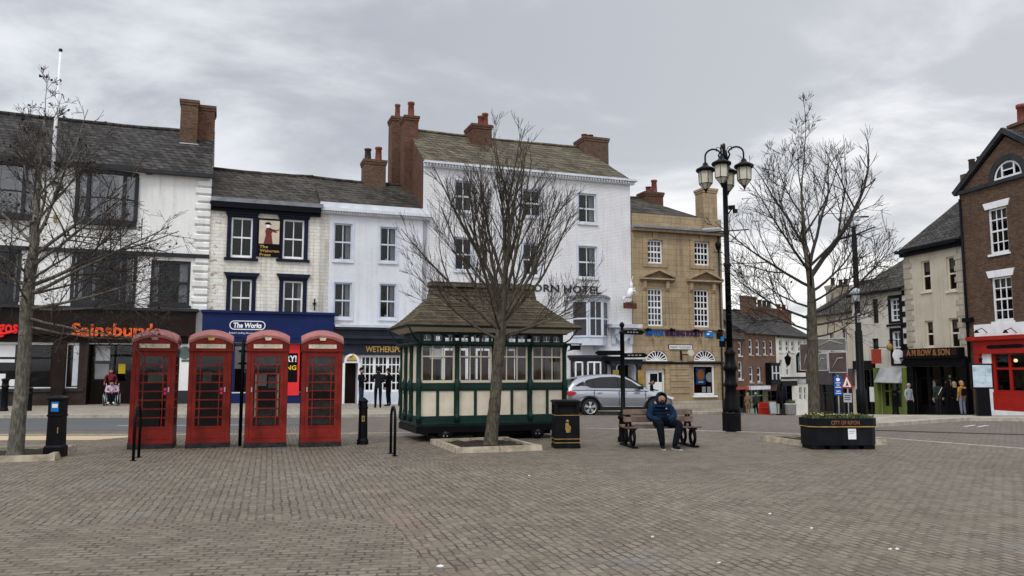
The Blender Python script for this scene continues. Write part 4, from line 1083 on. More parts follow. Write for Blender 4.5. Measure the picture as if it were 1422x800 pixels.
# shop bay of the hotel bar
o, (ba, bc, bz0, bz1) = bay(793, 842, 500, 535, .55, 'charcoal_paint', (1, 2, 1), 'charcoal_paint', 'bar_window')
m = MB('white_paint')
for x0, x1 in ((798, 809), (815, 834)):
    r_ = A.rect(x0, 502, x1, 532, -.6); 
    for a, c, z0, z1 in ((r_[0], r_[0] + .07, r_[2], r_[3]), (r_[1] - .07, r_[1], r_[2], r_[3]), (r_[0], r_[1], r_[3] - .08, r_[3]), (r_[0], r_[1], r_[2], r_[2] + .08)): m.box(a, c, -.69, -.62, z0, z1)
    if x1 - x0 > 14: xm = (r_[0] + r_[1]) / 2; m.box(xm - .05, xm + .05, -.688, -.622, r_[2], r_[3])
b.part(m, 'bar_window_frame', o)
b.slab('bar_stall_riser', 'charcoal_paint', ba + .05, bc - .05, -.5, -.004, zg - .8, bz0 - .46)
# porch with arch
p0, p1 = A.S(843, 520), A.S(886, 520)
zc0, zc1 = A.Z(864, 499), A.Z(864, 494)
b.slab('porch_cornice', 'white_lead', p0 - .15, p1 + .15, -.75, -.003, zc0, zc1)
b.slab('porch_frieze', 'charcoal_paint', p0, p1, -.55, -.004, A.Z(864, 506), zc0 - .003)
m = MB('pale_blue_trim'); xa = A.S(866, 530); ra = (A.S(878, 530) - A.S(853, 530)) / 2; zs = A.Z(866, 513)
k = 12; outer = [(p0 + .35, A.Z(864, 506) - .003), (p1 - .35, A.Z(864, 506) - .003)]
ring = [(xa + ra * cos(pi * i / k), zs + ra * sin(pi * i / k) * .8) for i in range(k + 1)]
poly = [(p1 - .35, zg - .8), (p1 - .35, A.Z(864, 506) - .003), (p0 + .35, A.Z(864, 506) - .003), (p0 + .35, zg - .8), (xa - ra, zg - .8)] + ring[::-1] + [(xa + ra, zg - .8)]
m.prism(poly, 'y', -.35, -.005); b.part(m, 'porch_arch')
b.hole(xa - ra * .98, xa + ra * .98, zg - .8, zs + ra * .72, .5)
m = MB('navy_black'); m.box(xa - ra * .98, xa + ra * .98, .5, .55, zg - .8, zs + ra * .75); b.part(m, 'door')
m = MB('charcoal_paint')
for x in (p0 + .18, p1 - .18): m.lathe([(.22, zg - .8), (.22, zg + .2), (.16, zg + .25), (.14, A.Z(864, 510)), (.2, A.Z(864, 508)), (.2, A.Z(864, 506) - .005)], (x, -.45), 12)
b.part(m, 'porch_columns')
for xl, xr in ((843, 851), (877.5, 886)):
    r_ = A.rect(xl, 514, xr, 533); q = MB('dull_gold'); q.box(r_[0], r_[1], -.74, -.70, r_[2], r_[3]); b.part(q, 'brass_plaque')
# carved canopy above the porch
r_ = A.rect(842, 451, 884, 456); m = MB('white_lead'); m.box(r_[0], r_[1], -.75, -.003, r_[2], r_[3])
m.mat('pale_blue_trim'); m.prism([(r_[0] + .3, r_[2] - .003), (r_[1] - .3, r_[2] - .003), (r_[1] - .55, r_[2] - .45), (r_[0] + .8, r_[2] - .9), (r_[0] + .45, r_[2] - .5)], 'y', -.35, -.004); b.part(m, 'canopy')
for x in (851, 875):
    q = MB('pale_blue_trim'); xx = A.S(x, 465); zz_ = A.Z(x, 458); q.prism([(-.004, zz_), (-.6, zz_), (-.5, zz_ - .25), (-.2, zz_ - .35), (-.12, zz_ - .8), (-.004, zz_ - .95)], 'x', xx - .11, xx + .11); b.part(q, 'bracket')
q = MB('white_lead'); q.disc((A.S(828, 483), -.003, A.Z(828, 483)), .19, 'y', .04, 20); b.part(q, 'wall_clock')
b.finish(None, side_mat='red_brick')
# brick gable wall that shows above the lower roofs
gm = MB('red_brick'); gm.poly([(s0 - .003, -.02, zt - 6), (s0 - .003, 8.4, zt - 6), (s0 - .003, 8.4, zt), (s0 - .003, 4.2, zr - .04), (s0 - .003, .25, zt + .1)]); b.part(gm, 'gable')

# hanging unicorn sign
hp = A.pt(A.S(868, 408), 0, A.Z(868, 423))
t = thing('hanging_sign', 'white rearing unicorn figure standing on a brown bracket board beside the hotel lettering', 'hanging sign', hp, A.ang)
m = MB('black_iron'); m.box(-.05, .05, -.9, -.004, .06, .11); m.build('bracket', t)
m = MB('brown_board'); m.box(-.42, .42, -.62, -.55, -.28, .05); m.build('sign_board', t)
m = MB('white_paint')
m.tube([(-.10, -.58, .35), (.0, -.58, .62), (.10, -.58, .88)], [.16, .17, .13], 8); m.tube([(.10, -.58, .85), (.10, -.58, 1.1), (.02, -.58, 1.22)], [.11, .085, .07], 8); m.tube([(.02, -.58, 1.24), (.22, -.58, 1.14)], [.085, .045], 8)
m.tube([(.10, -.58, 1.26), (.22, -.58, 1.62)], [.028, .006], 6)
for pts in (((-.12, -.54, .36), (-.22, -.54, .2), (-.1, -.54, .06)), ((-.12, -.62, .36), (-.02, -.62, .2), (-.04, -.62, .06)), ((.1, -.54, .8), (.32, -.54, .92), (.36, -.54, .72)), ((.1, -.62, .76), (.34, -.62, .74), (.4, -.62, .55))): m.tube(pts, [.06, .042, .03], 6)
m.tube([(-.22, -.58, .38), (-.42, -.58, .36), (-.46, -.58, .1)], [.035, .05, .02], 6); m.build('unicorn_figure', t)

# ================= sandstone bank
s0, s1 = A.S(878, 420), A.S(1004, 430)
zt = A.Z(940, 318)
b = Bldg('bank_building', 'golden sandstone building with pedimented windows and fanlights, a building society inside', A, s0 + .004, s1, A.Z(1000, 590) - 1.4, zt, 'sandstone', 9.0)
zg = A.Z(1000, 569)
b.slab('cornice', 'sandstone_shade', s0, s1 + .25, -.35, -.003, zt - .30, zt - .12)
b.slab('cornice_gutter', 'lead', s0, s1 + .27, -.42, -.002, zt - .118, zt + .02)
b.slab('parapet', 'sandstone', s0 + .05, s1 + .02, -.04, .3, zt + .022, A.Z(985, 304))
zr = A.Z(905, 277, 4.5)
rf = b.roof(zr, 'old_slate', -.4, eave_z=A.Z(985, 304) - .1, hip=(.1, 3.2))
b.chimney((977, 262, 996, 312), .6, .9, 'sandstone', rf, (), zlow=.6)
b.chimney((896, 267, 921, 281), 4.2, 1.0, 'red_brick', rf, (.4, .72), (.45, .95), 'terracotta', zlow=1.0, pot_r=.2)
for rc, cols, rows in (((899, 333.5, 920, 366), 4, 4), ((964, 336, 985, 368.5), 4, 4)):
    o, (a, c, z0, z1) = b.window(rc, cols, rows, 'white_paint', .12, .08, .055, meet=True)
    m = MB('sandstone'); m.box(a - .32, a - .002, -.06, .1, z0 - .22, z1 + .2); m.box(c + .002, c + .32, -.06, .1, z0 - .22, z1 + .2); m.box(a, c, -.06, .1, z1 + .002, z1 + .2); m.box(a - .002, c + .002, -.06, .1, z0 - .22, z0 - .002); m.box((a + c) / 2 - .16, (a + c) / 2 + .16, -.10, -.061, z1 + .05, z1 + .5); b.part(m, 'window_surround', o)
for rc, pp in (((899.5, 401, 920.5, 453), (888, 377, 935, 391)), ((964, 402.5, 985, 454.5), (953, 379, 1000, 394))):
    o, (a, c, z0, z1) = b.window(rc, 4, 6, 'white_paint', .12, .08, .055)
    r_ = A.rect(*pp); m = MB('sandstone'); xm = (r_[0] + r_[1]) / 2
    m.box(r_[0], r_[1], -.36, -.003, r_[2] + .08, r_[2] + .17)
    for xe in (r_[0], r_[1]): m.prism([(xe, r_[2] + .172), (xm, r_[3] + .02), (xm, r_[3] + .14), (xe, r_[2] + .27)], 'y', -.38, -.004)
    m.mat('sandstone_shade'); m.prism([(r_[0] + .1, r_[2] + .172), (r_[1] - .1, r_[2] + .172), (xm, r_[3] + .02)], 'y', -.16, -.0035); m.box(r_[0] + .06, r_[1] - .06, -.24, -.002, r_[2] - .02, r_[2] + .078); m.mat('sandstone')  # tympanum and moulding below get their shade from the darker colour
    for x in (a - .36, c + .16): m.prism([(-.003, r_[2] - .003), (-.24, r_[2] - .003), (-.2, r_[2] - .4), (-.06, r_[2] - .6), (-.003, r_[2] - .6)], 'x', x, x + .2)
    m.box(a - .36, a - .16, -.08, -.004, z0, r_[2] - .61); m.box(c + .16, c + .36, -.08, -.004, z0, r_[2] - .61); m.box(a - .36, c + .36, -.16, -.005, z0 - .16, z0 - .003)
    b.part(m, 'pediment', o)
zsc = A.Z(940, 457.5); b.slab('string_course', 'sandstone', s0 + .02, s1 + .04, -.12, -.003, zsc - .05, zsc + .1)
for x in (897, 930, 963, 996): q = MB('black_paint'); q.box(A.S(x, 458) - .12, A.S(x, 458) + .1, -.45, -.2, zsc - .14, zsc + .0); q.box(A.S(x, 458) - .02, A.S(x, 458) + .02, -.3, -.121, zsc - .001, zsc + .05); b.part(q, 'spotlight')
t = MB('purple_letter'); x0, x1 = A.S(896, 463), A.S(976, 463); wl = x1 - x0; zl = A.Z(936, 463)
t.mat('blue_letter'); text(t, 'SKIPTON', x0 + wl * .15, zl, -.003, .30, wl * .30, .07, .03); t.mat('purple_letter'); text(t, 'BUILDING SOCIETY', x0 + wl * .67, zl, -.003, .30, wl * .66, .07, .03); b.part(t, 'lettering')
r_ = A.rect(978.5, 458.5, 989.5, 468); q = MB('poster_blue'); q.box(r_[0], r_[1], -.10, -.003, r_[2], r_[3]); q.mat('white_letter'); q.box(r_[0] + .1, r_[1] - .3, -.104, -.101, r_[2] + .12, r_[2] + .22); q.box(r_[0] + .2, r_[1] - .12, -.104, -.101, r_[2] + .3, r_[2] + .36); b.part(q, 'logo_panel')
r_ = A.rect(928, 478.5, 961, 486); q = MB('black_paint'); q.box(r_[0], r_[1], -.05, -.003, r_[2], r_[3]); nm = b.part(q, 'street_name_plate'); q = MB('paper_white'); q.box(r_[0] + .04, r_[1] - .04, -.056, -.051, r_[2] + .04, r_[3] - .04); b.part(q, 'plate_face', nm); q = MB('black_letter'); text(q, 'MARKET PLACE EAST', (r_[0] + r_[1]) / 2, (r_[2] + r_[3]) / 2, -.0565, .15, (r_[1] - r_[0]) * .88, .005); b.part(q, 'lettering', nm)
b.slab('impost_band', 'navy_black', s0 + .05, s1 - .1, -.10, -.003, A.Z(940, 505.5), A.Z(940, 503))
q = MB('lantern_glass'); q.disc((A.S(952.5, 490), -.45, A.Z(952.5, 490.5)), .19, 'y', .12, 20); q.mat('black_iron'); xb = A.S(945, 493); q.box(xb - .03, xb + .03, -.1, -.003, A.Z(945, 500), A.Z(945, 487)); q.box(xb - .25, xb + .3, -.4, -.35, A.Z(945, 493.5), A.Z(945, 492)); b.part(q, 'wall_lamp')
for xa0, xa1 in ((896.5, 926), (963, 992)):
    a, c = A.S(xa0, 494), A.S(xa1, 494); z0, z1 = A.Z((xa0 + xa1) / 2, 501.5), A.Z((xa0 + xa1) / 2, 487)
    xm, rx, rz = (a + c) / 2, (c - a) / 2, z1 - z0; k = 16
    g = MB('navy_black'); g.prism([(xm + rx * cos(pi * i / k), z0 + rz * sin(pi * i / k)) for i in range(k + 1)], 'y', -.02, -.003)
    fo = b.part(g, 'fanlight')
    m = MB('white_paint')
    def arc(f0, f1, y=-.05):
        A0 = [(xm + rx * f0 * cos(pi * i / k), z0 + rz * f0 * sin(pi * i / k)) for i in range(k + 1)]; A1 = [(xm + rx * f1 * cos(pi * i / k), z0 + rz * f1 * sin(pi * i / k)) for i in range(k + 1)]
        m.add([(x, y, z) for x, z in A0] + [(x, y, z) for x, z in A1], [(i, i + 1, k + 2 + i, k + 1 + i) for i in range(k)])
    arc(1.0, .92); arc(.46, .40); m.box(a, c, -.052, -.021, z0, z0 + .08)
    for i in range(1, 9):
        an = pi * i / 9; d = Vector((cos(an) * rx, sin(an) * rz)); pn = Vector((-d.y, d.x)).normalized() * .028
        m.add([(xm + d.x * f + pn.x * sg_, -.049, z0 + d.y * f + pn.y * sg_) for f, sg_ in ((.1, -1), (.1, 1), (.95, 1), (.95, -1))], [(0, 1, 2, 3)])
    b.part(m, 'fanlight_bars', fo)
    q = MB('sandstone')
    O = [(xm + (rx + .42) * cos(pi * i / k), z0 + (rz + .40) * sin(pi * i / k)) for i in range(k + 1)]; I = [(xm + (rx + .03) * cos(pi * i / k), z0 + (rz + .03) * sin(pi * i / k)) for i in range(k + 1)]
    q.add([(x, -.07, z) for x, z in O] + [(x, -.07, z) for x, z in I] + [(x, -.002, z) for x, z in O] + [(x, -.002, z) for x, z in I], [(i, i + 1, k + 2 + i, k + 1 + i) for i in range(k)] + [(i, i + 1, 2 * k + 3 + i, 2 * k + 2 + i) for i in range(k)] + [(k + 1 + i, k + 2 + i, 3 * k + 4 + i, 3 * k + 3 + i) for i in range(k)])
    q.prism([(xm - .14, z0 + rz), (xm + .14, z0 + rz), (xm + .24, z0 + rz + .75), (xm - .24, z0 + rz + .75)], 'y', -.13, -.001); b.part(q, 'arch_moulding', fo)
# door
a, c = A.S(897, 530), A.S(924.5, 530); z1 = A.Z(910, 512.5)
b.hole(a, c, zg - .8, z1, .25)
m = MB('white_paint'); m.box(a, c - .35, .22, .3, zg - .2, z1); m.box(c - .10, c, .2, .3, zg - .2, z1); m.box(c - .35, c - .1, .2, .3, z1 - .2, z1); d_ = b.part(m, 'door', label='white panelled entrance door')
r_ = A.rect(903, 519, 913, 533, .2); m = MB('navy_black'); m.box(r_[0], r_[1], .20, .219, r_[2], r_[3]); m.mat('pane_glass'); m.box(c - .33, c - .12, .24, .25, zg + .4, z1 - .22); m.mat('paper_white'); m.box(r_[0] + .3, r_[1] + .3, .195, .199, r_[2] - .55, r_[2] + .1); b.part(m, 'pane', d_)
# window with posters
o, (a, c, z0, z1) = b.window((963, 507, 993, 549), 1, 1, 'white_paint', .14, .10, sill='white_paint', sill_out=.12)
m = MB('poster_blue'); r_ = A.rect(967, 511.5, 980, 534, .2); m.box(r_[0], r_[1], .24, .25, r_[2], r_[3]); m.mat('poster_orange'); m.ball(((r_[0] + r_[1]) / 2, .235, (r_[2] + r_[3]) / 2 + .1), .28, 10, 7, (1, .06, 1.2)); m.mat('white_letter'); m.box(r_[0] + .15, r_[1] - .15, .234, .238, r_[2] + .1, r_[2] + .2)
m.mat('paper_white')
for x in (969.5, 975.5, 982.5):
    rr_ = A.rect(x, 537, x + 5, 545, .2)
    if x > 970: m.box(rr_[0], rr_[1], .24, .25, rr_[2], rr_[3])
m.mat('lamp_clear'); m.disc((A.S(986.5, 524, .2), .24, A.Z(986.5, 524, .2)), .30, 'y', .01, 18); b.part(m, 'window_posters', o)
q = MB('sandstone'); xa_, xb_ = A.S(931, 530), A.S(957, 530)
for i in range(5):
    z = A.Z(944, 546 - i * 8.2); q.box(xa_, xb_, -.05, -.003, z, z + .30)
b.part(q, 'rusticated_blocks')
b.slab('plinth', 'stone_block', s0 + .02, s1 + .05, -.09, -.003, b.zb, A.Z(985, 556))
q = MB('dark_frame'); q.tube([(s1 - .25, -.1, zg), (s1 - .25, -.1, zt - .3)], .055, 8); b.part(q, 'downpipe')
# CCTV bundle and old lantern on the corner
q = MB('black_iron'); q.box(s1 - .9, s1 - .25, -.5, -.45, A.Z(1000, 353), A.Z(1000, 352)); q.lathe([(.02, A.Z(999, 352)), (.16, A.Z(999, 346)), (.2, A.Z(999, 341)), (.05, A.Z(999, 337))], (s1 - .55, -.48), 8); b.part(q, 'corner_lantern')
b.finish(None)
# ================= right-hand row, facing across the square
Q = Face(23.5, 41.5, -78)
def shopfront(b, s0, s1, z0, z1, mat, riser=.6, bays=3, rec=.3, door=None):
    """timber shopfront: opening with mullions, glass and a stall riser"""
    b.hole(s0, s1, z0 - .6, z1, rec, mat)
    m = MB(mat)
    m.box(s0 + .002, s1 - .002, rec - .1, rec, z0 - .6, z0 + riser)
    for i in range(bays + 1):
        x = s0 + (s1 - s0) * i / bays; m.box(max(s0 + .003, x - .05), min(s1 - .003, x + .05), rec - .12, rec + .02, z0 + riser, z1)
    m.box(s0 + .05, s1 - .05, rec - .1, rec, z1 - (z1 - z0) * .25, z1 - (z1 - z0) * .25 + .08)
    o = b.part(m, 'shop_window'); g = MB('pane_glass'); g.quad((s0, rec - .03, z0 + riser), (s1, rec - .03, z0 + riser), (s1, rec - .03, z1), (s0, rec - .03, z1)); b.part(g, 'pane', o)
    return o
# brick gabled building with the red restaurant front
s0 = Q.S(1341, 420); s1 = s0 + 6.3; zt = Q.Z(1342, 267)
zg = Q.Z(1385, 578)
b = Bldg('brick_shop', 'brown brick gabled building with half round attic window above a red shopfront', Q, s0, s1, zg - 1.0, zt, 'dark_brick', 9.0)
xm = (s0 + s1) / 2; za = Q.Z(1411, 184)
# gable wall above the eaves with the half-round window
wz0 = Q.Z(1412, 243); wr = (Q.S(1432, 240) - Q.S(1391, 245)) / 2; wxm = xm
g = MB('dark_brick'); k = 18
arc_ = [(wxm + wr * cos(pi * i / k), wz0 + wr * sin(pi * i / k)) for i in range(k + 1)]
g.poly([(s0, 0, zt), (wxm - wr, 0, wz0)] + [(x, 0, z) for x, z in arc_[::-1][1:9]] + [(wxm, 0, wz0 + wr), (xm, 0, za)])
g.poly([(s1, 0, zt), (xm, 0, za), (wxm, 0, wz0 + wr)] + [(x, 0, z) for x, z in arc_[1:9][::-1]] + [(wxm + wr, 0, wz0)])
g.poly([(s0, 0, zt), (s1, 0, zt), (wxm + wr, 0, wz0), (wxm - wr, 0, wz0)])
b.part(g, 'gable')
m = MB('dark_frame')
I = [(wxm + (wr + .02) * cos(pi * i / k), wz0 + (wr + .02) * sin(pi * i / k)) for i in range(k + 1)]; O = [(wxm + (wr + .30) * cos(pi * i / k), wz0 + (wr + .30) * sin(pi * i / k)) for i in range(k + 1)]
m.add([(x, -.06, z) for x, z in O] + [(x, -.06, z) for x, z in I] + [(x, .0, z) for x, z in O] + [(x, .12, z) for x, z in I], [(i, i + 1, k + 2 + i, k + 1 + i) for i in range(k)] + [(i, i + 1, 2 * k + 3 + i, 2 * k + 2 + i) for i in range(k)] + [(k + 1 + i, k + 2 + i, 3 * k + 4 + i, 3 * k + 3 + i) for i in range(k)])
o = b.part(m, 'attic_window')
m = MB('white_paint'); J = [(wxm + (wr - .14) * cos(pi * i / k), wz0 + .1 + (wr - .2) * sin(pi * i / k)) for i in range(k + 1)]; I2 = [(wxm + wr * cos(pi * i / k), wz0 + wr * sin(pi * i / k)) for i in range(k + 1)]
m.add([(x, .02, z) for x, z in I2] + [(x, .02, z) for x, z in J], [(i, i + 1, k + 2 + i, k + 1 + i) for i in range(k)])
m.box(wxm - wr, wxm + wr, .015, .08, wz0, wz0 + .12); 
for fx in (-.42, .42): m.box(wxm + wr * fx - .04, wxm + wr * fx + .04, .018, .08, wz0 + .12, wz0 + wr * .88)
m.box(wxm - wr * .42, wxm + wr * .42, .019, .08, wz0 + wr * .45, wz0 + wr * .45 + .06); b.part(m, 'frame', o)
m = MB('pane_glass'); m.poly([(x, .05, z) for x, z in I2]); b.part(m, 'pane', o)
m = MB('dark_frame')
for a_, c_ in (((s0 - .16, zt - .08), (xm, za + .16)), ((s1 + .16, zt - .08), (xm, za + .16))):
    d = Vector((c_[0] - a_[0], c_[1] - a_[1])).normalized(); nn = Vector((-d.y, d.x)); nn = nn if nn.y > 0 else -nn
    P = [a_, c_, (c_[0] + nn.x * .04, c_[1] + .27), (a_[0] + nn.x * .26, a_[1] + nn.y * .26)]
    m.prism(P, 'y', -.20, .02)
m.box(s0 - .05, s1 + .2, -.14, -.003, zt - .06, zt + .12); b.part(m, 'bargeboards')
r = MB('slate')
for sg_ in (s0 - .2, s1 + .2): r.quad((sg_, .021, zt + .06), (xm, .021, za + .38), (xm, 9, za + .38), (sg_, 9, zt + .06))
rf = b.part(r, 'roof')
c_ = MB('old_brick'); c_.box(xm - .9, xm + .5, 1.2, 2.0, za - 1.2, za + .95); c_.box(xm - 1.0, xm + .6, 1.1, 2.1, za + .75, za + .9)
for fx in (-.55, .15): c_.mat('terracotta'); c_.lathe([(.24, za + .95), (.2, za + 1.05), (.18, za + 1.7), (.23, za + 1.72), (.23, za + 1.9), (.15, za + 1.9)], (xm + fx, 1.6), 10)
b.part(c_, 'chimney', rf)
c_ = MB('old_brick'); zc_ = Q.Z(1351, 240, 2.0); xq = Q.S(1349, 240, 2.0); c_.box(xq - .5, xq + .9, 1.7, 2.6, zt - .2, zc_)
for fx in (-.1, .5): c_.mat('dark_pot'); c_.lathe([(.2, zc_), (.17, zc_ + .1), (.16, zc_ + .75), (.2, zc_ + .8), (.12, zc_ + .8)], (xq + fx, 2.15), 10)
b.part(c_, 'chimney', rf)
for rc, li in (((1373, 288, 1399.5, 352), (279.5, 291)), ((1378, 384, 1406, 446), (374.5, 385.5))):
    o, (a, c, z0, z1) = b.window(rc, 3, 4, 'white_paint', .10, .09, .05, sill='white_paint', curtain=('blind', ('t', .3)))
    xmid = (rc[0] + rc[2]) / 2 - 3; q = MB('white_paint'); zl = Q.Z(xmid, li[0]); q.prism([(a - .12, z1 + .003), (c + .12, z1 + .003), (c + .25, zl), (a - .25, zl)], 'y', -.05, -.002); b.part(q, 'lintel', o)
    b.window((a + 3.3, c + 3.3, z0, z1), 3, 4, 'white_paint', .10, .09, .05, sill='white_paint', px=False)
b.slab('frieze', 'white_paint', s0 + .55, s1, -.10, -.003, Q.Z(1390, 466), Q.Z(1390, 449))
fs0 = Q.S(1357.5, 500)
b.slab('shop_cornice', 'shop_red', fs0 - .25, s1, -.42, -.002, Q.Z(1390, 472), Q.Z(1390, 466.4))
z0_, z1_ = Q.Z(1390, 491), Q.Z(1390, 472.2)
b.slab('fascia', 'shop_red', fs0, s1, -.22, -.003, z0_, z1_)
q = MB('navy_black')
for x in (1389, 1413): a = Q.S(x, 482); q.prism([(a + .62 * cos(2 * pi * i / 14), (z0_ + z1_) / 2 + .13 * (1 + .3 * cos(4 * pi * i / 14)) * sin(2 * pi * i / 14)) for i in range(14)], 'y', -.235, -.221)
b.part(q, 'fascia_ornament')
zs0, zs1 = Q.Z(1400, 545), Q.Z(1395, 492)
a, c = Q.S(1379, 520), s1 - .4
b.hole(a, c, zs0, zs1 - .02, .22, 'shop_red')
m = MB('shop_red')
for x in (a + .05, Q.S(1402, 520), Q.S(1402, 520) + 1.6, c - .05): m.box(x - .07, x + .07, .05, .2, zs0, zs1 - .02)
m.box(a, c, .06, .19, zs1 - .75, zs1 - .65); m.box(a, c, .055, .195, zs0, zs0 + .1); o = b.part(m, 'shop_window')
g = MB('pane_glass'); g.quad((a, .12, zs0), (c, .12, zs0), (c, .12, zs1), (a, .12, zs1)); b.part(g, 'pane', o)
q = MB('shop_light'); 
for x in (.6, 1.3, 2.6): q.ball((a + x, .8, zs1 - .3), .09, 8, 6)
b.part(q, 'pendant_lights', o)
b.slab('pilaster', 'shop_red', fs0, Q.S(1366, 520), -.2, -.004, zg - .9, z0_ - .003)
b.slab('pilaster', 'white_paint', Q.S(1366, 520) + .02, a - .02, -.06, -.004, zg - .5, z0_ - .003, label='white pilaster')
b.slab('stall_riser', 'shop_red', a + .0, s1, -.08, -.004, zg + .30, zs0 - .003)
b.slab('riser_base', 'white_paint', a - .1, s1, -.12, -.004, zg + .02, zg + .295)
b.slab('plinth', 'navy_black', fs0, s1, -.14, -.005, zg - .9, zg + .015)
for x in (1373, 1414): 
    q = MB('black_iron'); xx = Q.S(x, 462); zz_ = Q.Z(x, 462); q.tube([(xx, -.1, zz_), (xx, -.4, zz_ + .22), (xx, -.7, zz_ + .1)], .02, 6); q.lathe([(.03, zz_ + .14), (.13, zz_ - .02)], (xx, -.72), 10); b.part(q, 'lamp_bracket')
q = MB('navy_black'); q.tube([(s0 + .12, -.10, zg), (s0 + .12, -.10, zt - .3)], .065, 8); q.box(s0 - .1, s0 + .5, -.22, -.01, Q.Z(1352, 447), Q.Z(1352, 441)); b.part(q, 'downpipe')
b.finish(None)

# cream jeweller's building
s1 = s0 - .003; s0c = Q.S(1258.5, 430); zt = Q.Z(1300, 338)
zg = Q.Z(1300, 580)
b = Bldg('jeweller_building', 'cream three storey building with stone quoins above a black old fashioned shopfront', Q, s0c, s1, zg - 1.2, zt, 'cream_render', 9.0)
zr = Q.Z(1349, 269, 4.5)
b.roof(zr, 'slate', .3)
b.slab('eave_cornice', 'navy_black', s0c - .25, s1, -.42, -.003, zt - .22, zt - .055)
b.slab('cornice_moulding', 'navy_black', s0c - .1, s1, -.22, -.002, zt - .42, zt - .223)
for rc in ((1279.5, 362, 1292, 404.5), (1314.5, 356, 1327.5, 403.5), (1285, 445.5, 1296, 482), (1318.5, 441.5, 1332, 483.5)):
    b.window(rc, 1, 2, 'cream_trim', .12, .07, .05, sill='cream_trim', curtain=('blind', ('t', .35)))
for sd in (0, 1):
    q = MB('stone_block'); z = Q.Z(1265, 482); k = 0
    while z < zt - .55:
        wq = .62 if k % 2 else .42
        q.box(s1 - wq if sd else s0c - .03, s1 - .002 if sd else s0c + wq, -.04, .2, z, z + .27 + .029 * (k % 2)); z += .30; k += 1
    b.part(q, 'quoins')
r_ = Q.rect(1262, 483.5, 1340, 495.5); q = MB('black_paint'); q.box(r_[0], r_[1], -.40, -.003, r_[2], r_[3]); q.mat('brown_fascia'); q.box(r_[0] + .1, r_[1] - .1, -.42, -.401, r_[2] + .06, r_[3] - .06); sg = b.part(q, 'shop_sign')
t = MB('copper_letter'); text(t, 'A M ROW & SON', (r_[0] + r_[1]) / 2 - .1, (r_[2] + r_[3]) / 2, -.422, .34, (r_[1] - r_[0]) * .78, .03, .012); b.part(t, 'lettering', sg)
zf = Q.Z(1300, 497.5); b.slab('shop_cornice', 'black_paint', s0c - .15, s1 - .1, -.5, -.002, zf, r_[2] - .003)
b.slab('fascia', 'navy_black', s0c - .05, s1 - .05, -.25, -.003, Q.Z(1300, 509), zf - .003)
o = shopfront(b, s0c + .5, s1 - .6, zg, Q.Z(1300, 509) - .003, 'black_paint', .65, 4, .3)
for x in (s0c, s1 - .55): b.slab('pilaster', 'black_paint', x, x + .5, -.18, -.004, zg - 1.1, Q.Z(1300, 509) - .004)
q = MB('shop_light'); rn = random.Random(4)
for i in range(16): 
    x = s0c + rn.uniform(.8, 4.2); z = zg + rn.uniform(.9, 2.4); q.ball((x, rn.uniform(.5, 1.1), z), rn.uniform(.035, .075), 8, 6)
b.part(q, 'display_lights', o)
q = MB('paper_white'); q.box(s0c + 1.25, s0c + 1.6, .32, .34, zg + .8, zg + 2.0); q.box(s0c + 2.6, s0c + 2.75, .32, .34, zg + 1.2, zg + 2.3); b.part(q, 'window_display', o)
b.finish(zr - .06)

# white corner house with the green shop
s1 = s0c - .003; s0w = Q.S(1183, 430); zt = Q.Z(1222, 404)
zg = Q.Z(1225, 580)
b = Bldg('corner_house', 'off white rendered house with black window surrounds above a lime green shopfront', Q, s0w, s1, zg - 1.6, zt, 'off_white_render', 9.0)
zr = Q.Z(1250, 357, 4.5)
rf = b.roof(zr, 'old_slate', .3)
b.slab('gutter', 'navy_black', s0w, s1, -.4, -.26, zt - .2, zt - .03)
for rc in ((1237.5, 414.5, 1249.5, 446), (1240.5, 460, 1251.5, 505)):
    o, (a, c, z0, z1) = b.window(rc, 2, 4, 'white_trim', .08, .08, .05)
    m = MB('navy_black'); m.box(a - .22, a - .001, -.04, .05, z0 - .12, z1 + .2); m.box(c + .001, c + .22, -.04, .05, z0 - .12, z1 + .2); m.box(a, c, -.04, .05, z1 + .001, z1 + .2); m.box(a, c, -.06, .05, z0 - .12, z0 - .001); b.part(m, 'window_surround', o)
for rc in ((1211.5, 415, 1219.5, 449), (1211, 470, 1220, 485), (1188, 416, 1195, 446), (1190, 466, 1196, 500)):
    b.window(rc, 2, 2, 'dark_frame', .1, .06, .04)
q = MB('navy_black'); z = Q.Z(1255, 500); k = 0
while z < zt - .4:
    q.box(s1 - (.5 if k % 2 else .3), s1 - .002, -.03, .1, z, z + .30); z += .62; k += 1
b.part(q, 'quoins')
b.slab('string_course', 'navy_black', Q.S(1232, 450), s1, -.08, -.003, Q.Z(1243, 453), Q.Z(1243, 450))
g0 = Q.S(1219, 545); zsh = Q.Z(1240, 511)
o = shopfront(b, g0 + .35, s1 - .35, zg, zsh - .9, 'shop_green', .7, 4, .25)
for x in (g0, s1 - .34): 
    q = MB('shop_green'); q.box(x, x + .33, -.25, -.004, zg - 1.2, zsh); b.part(q, 'pilaster')
q = MB('sign_grey'); q.add([(g0 + .35, -.06, zsh - .02), (s1 - .36, -.06, zsh - .02), (s1 - .36, -.5, zsh - .85), (g0 + .35, -.5, zsh - .85), (g0 + .35, -.005, zsh - .02), (s1 - .36, -.005, zsh - .02), (s1 - .36, -.005, zsh - .85), (g0 + .35, -.005, zsh - .85)], [(0, 1, 2, 3), (4, 5, 1, 0), (3, 2, 6, 7), (0, 3, 7, 4), (1, 5, 6, 2)]); b.part(q, 'sloping_fascia')
o = shopfront(b, s0w + .5, g0 - .25, zg - .2, zsh - .1, 'black_paint', .6, 3, .25)
b.slab('fascia', 'black_paint', s0w + .1, g0 - .1, -.2, -.003, zsh - .09, zsh + .45)
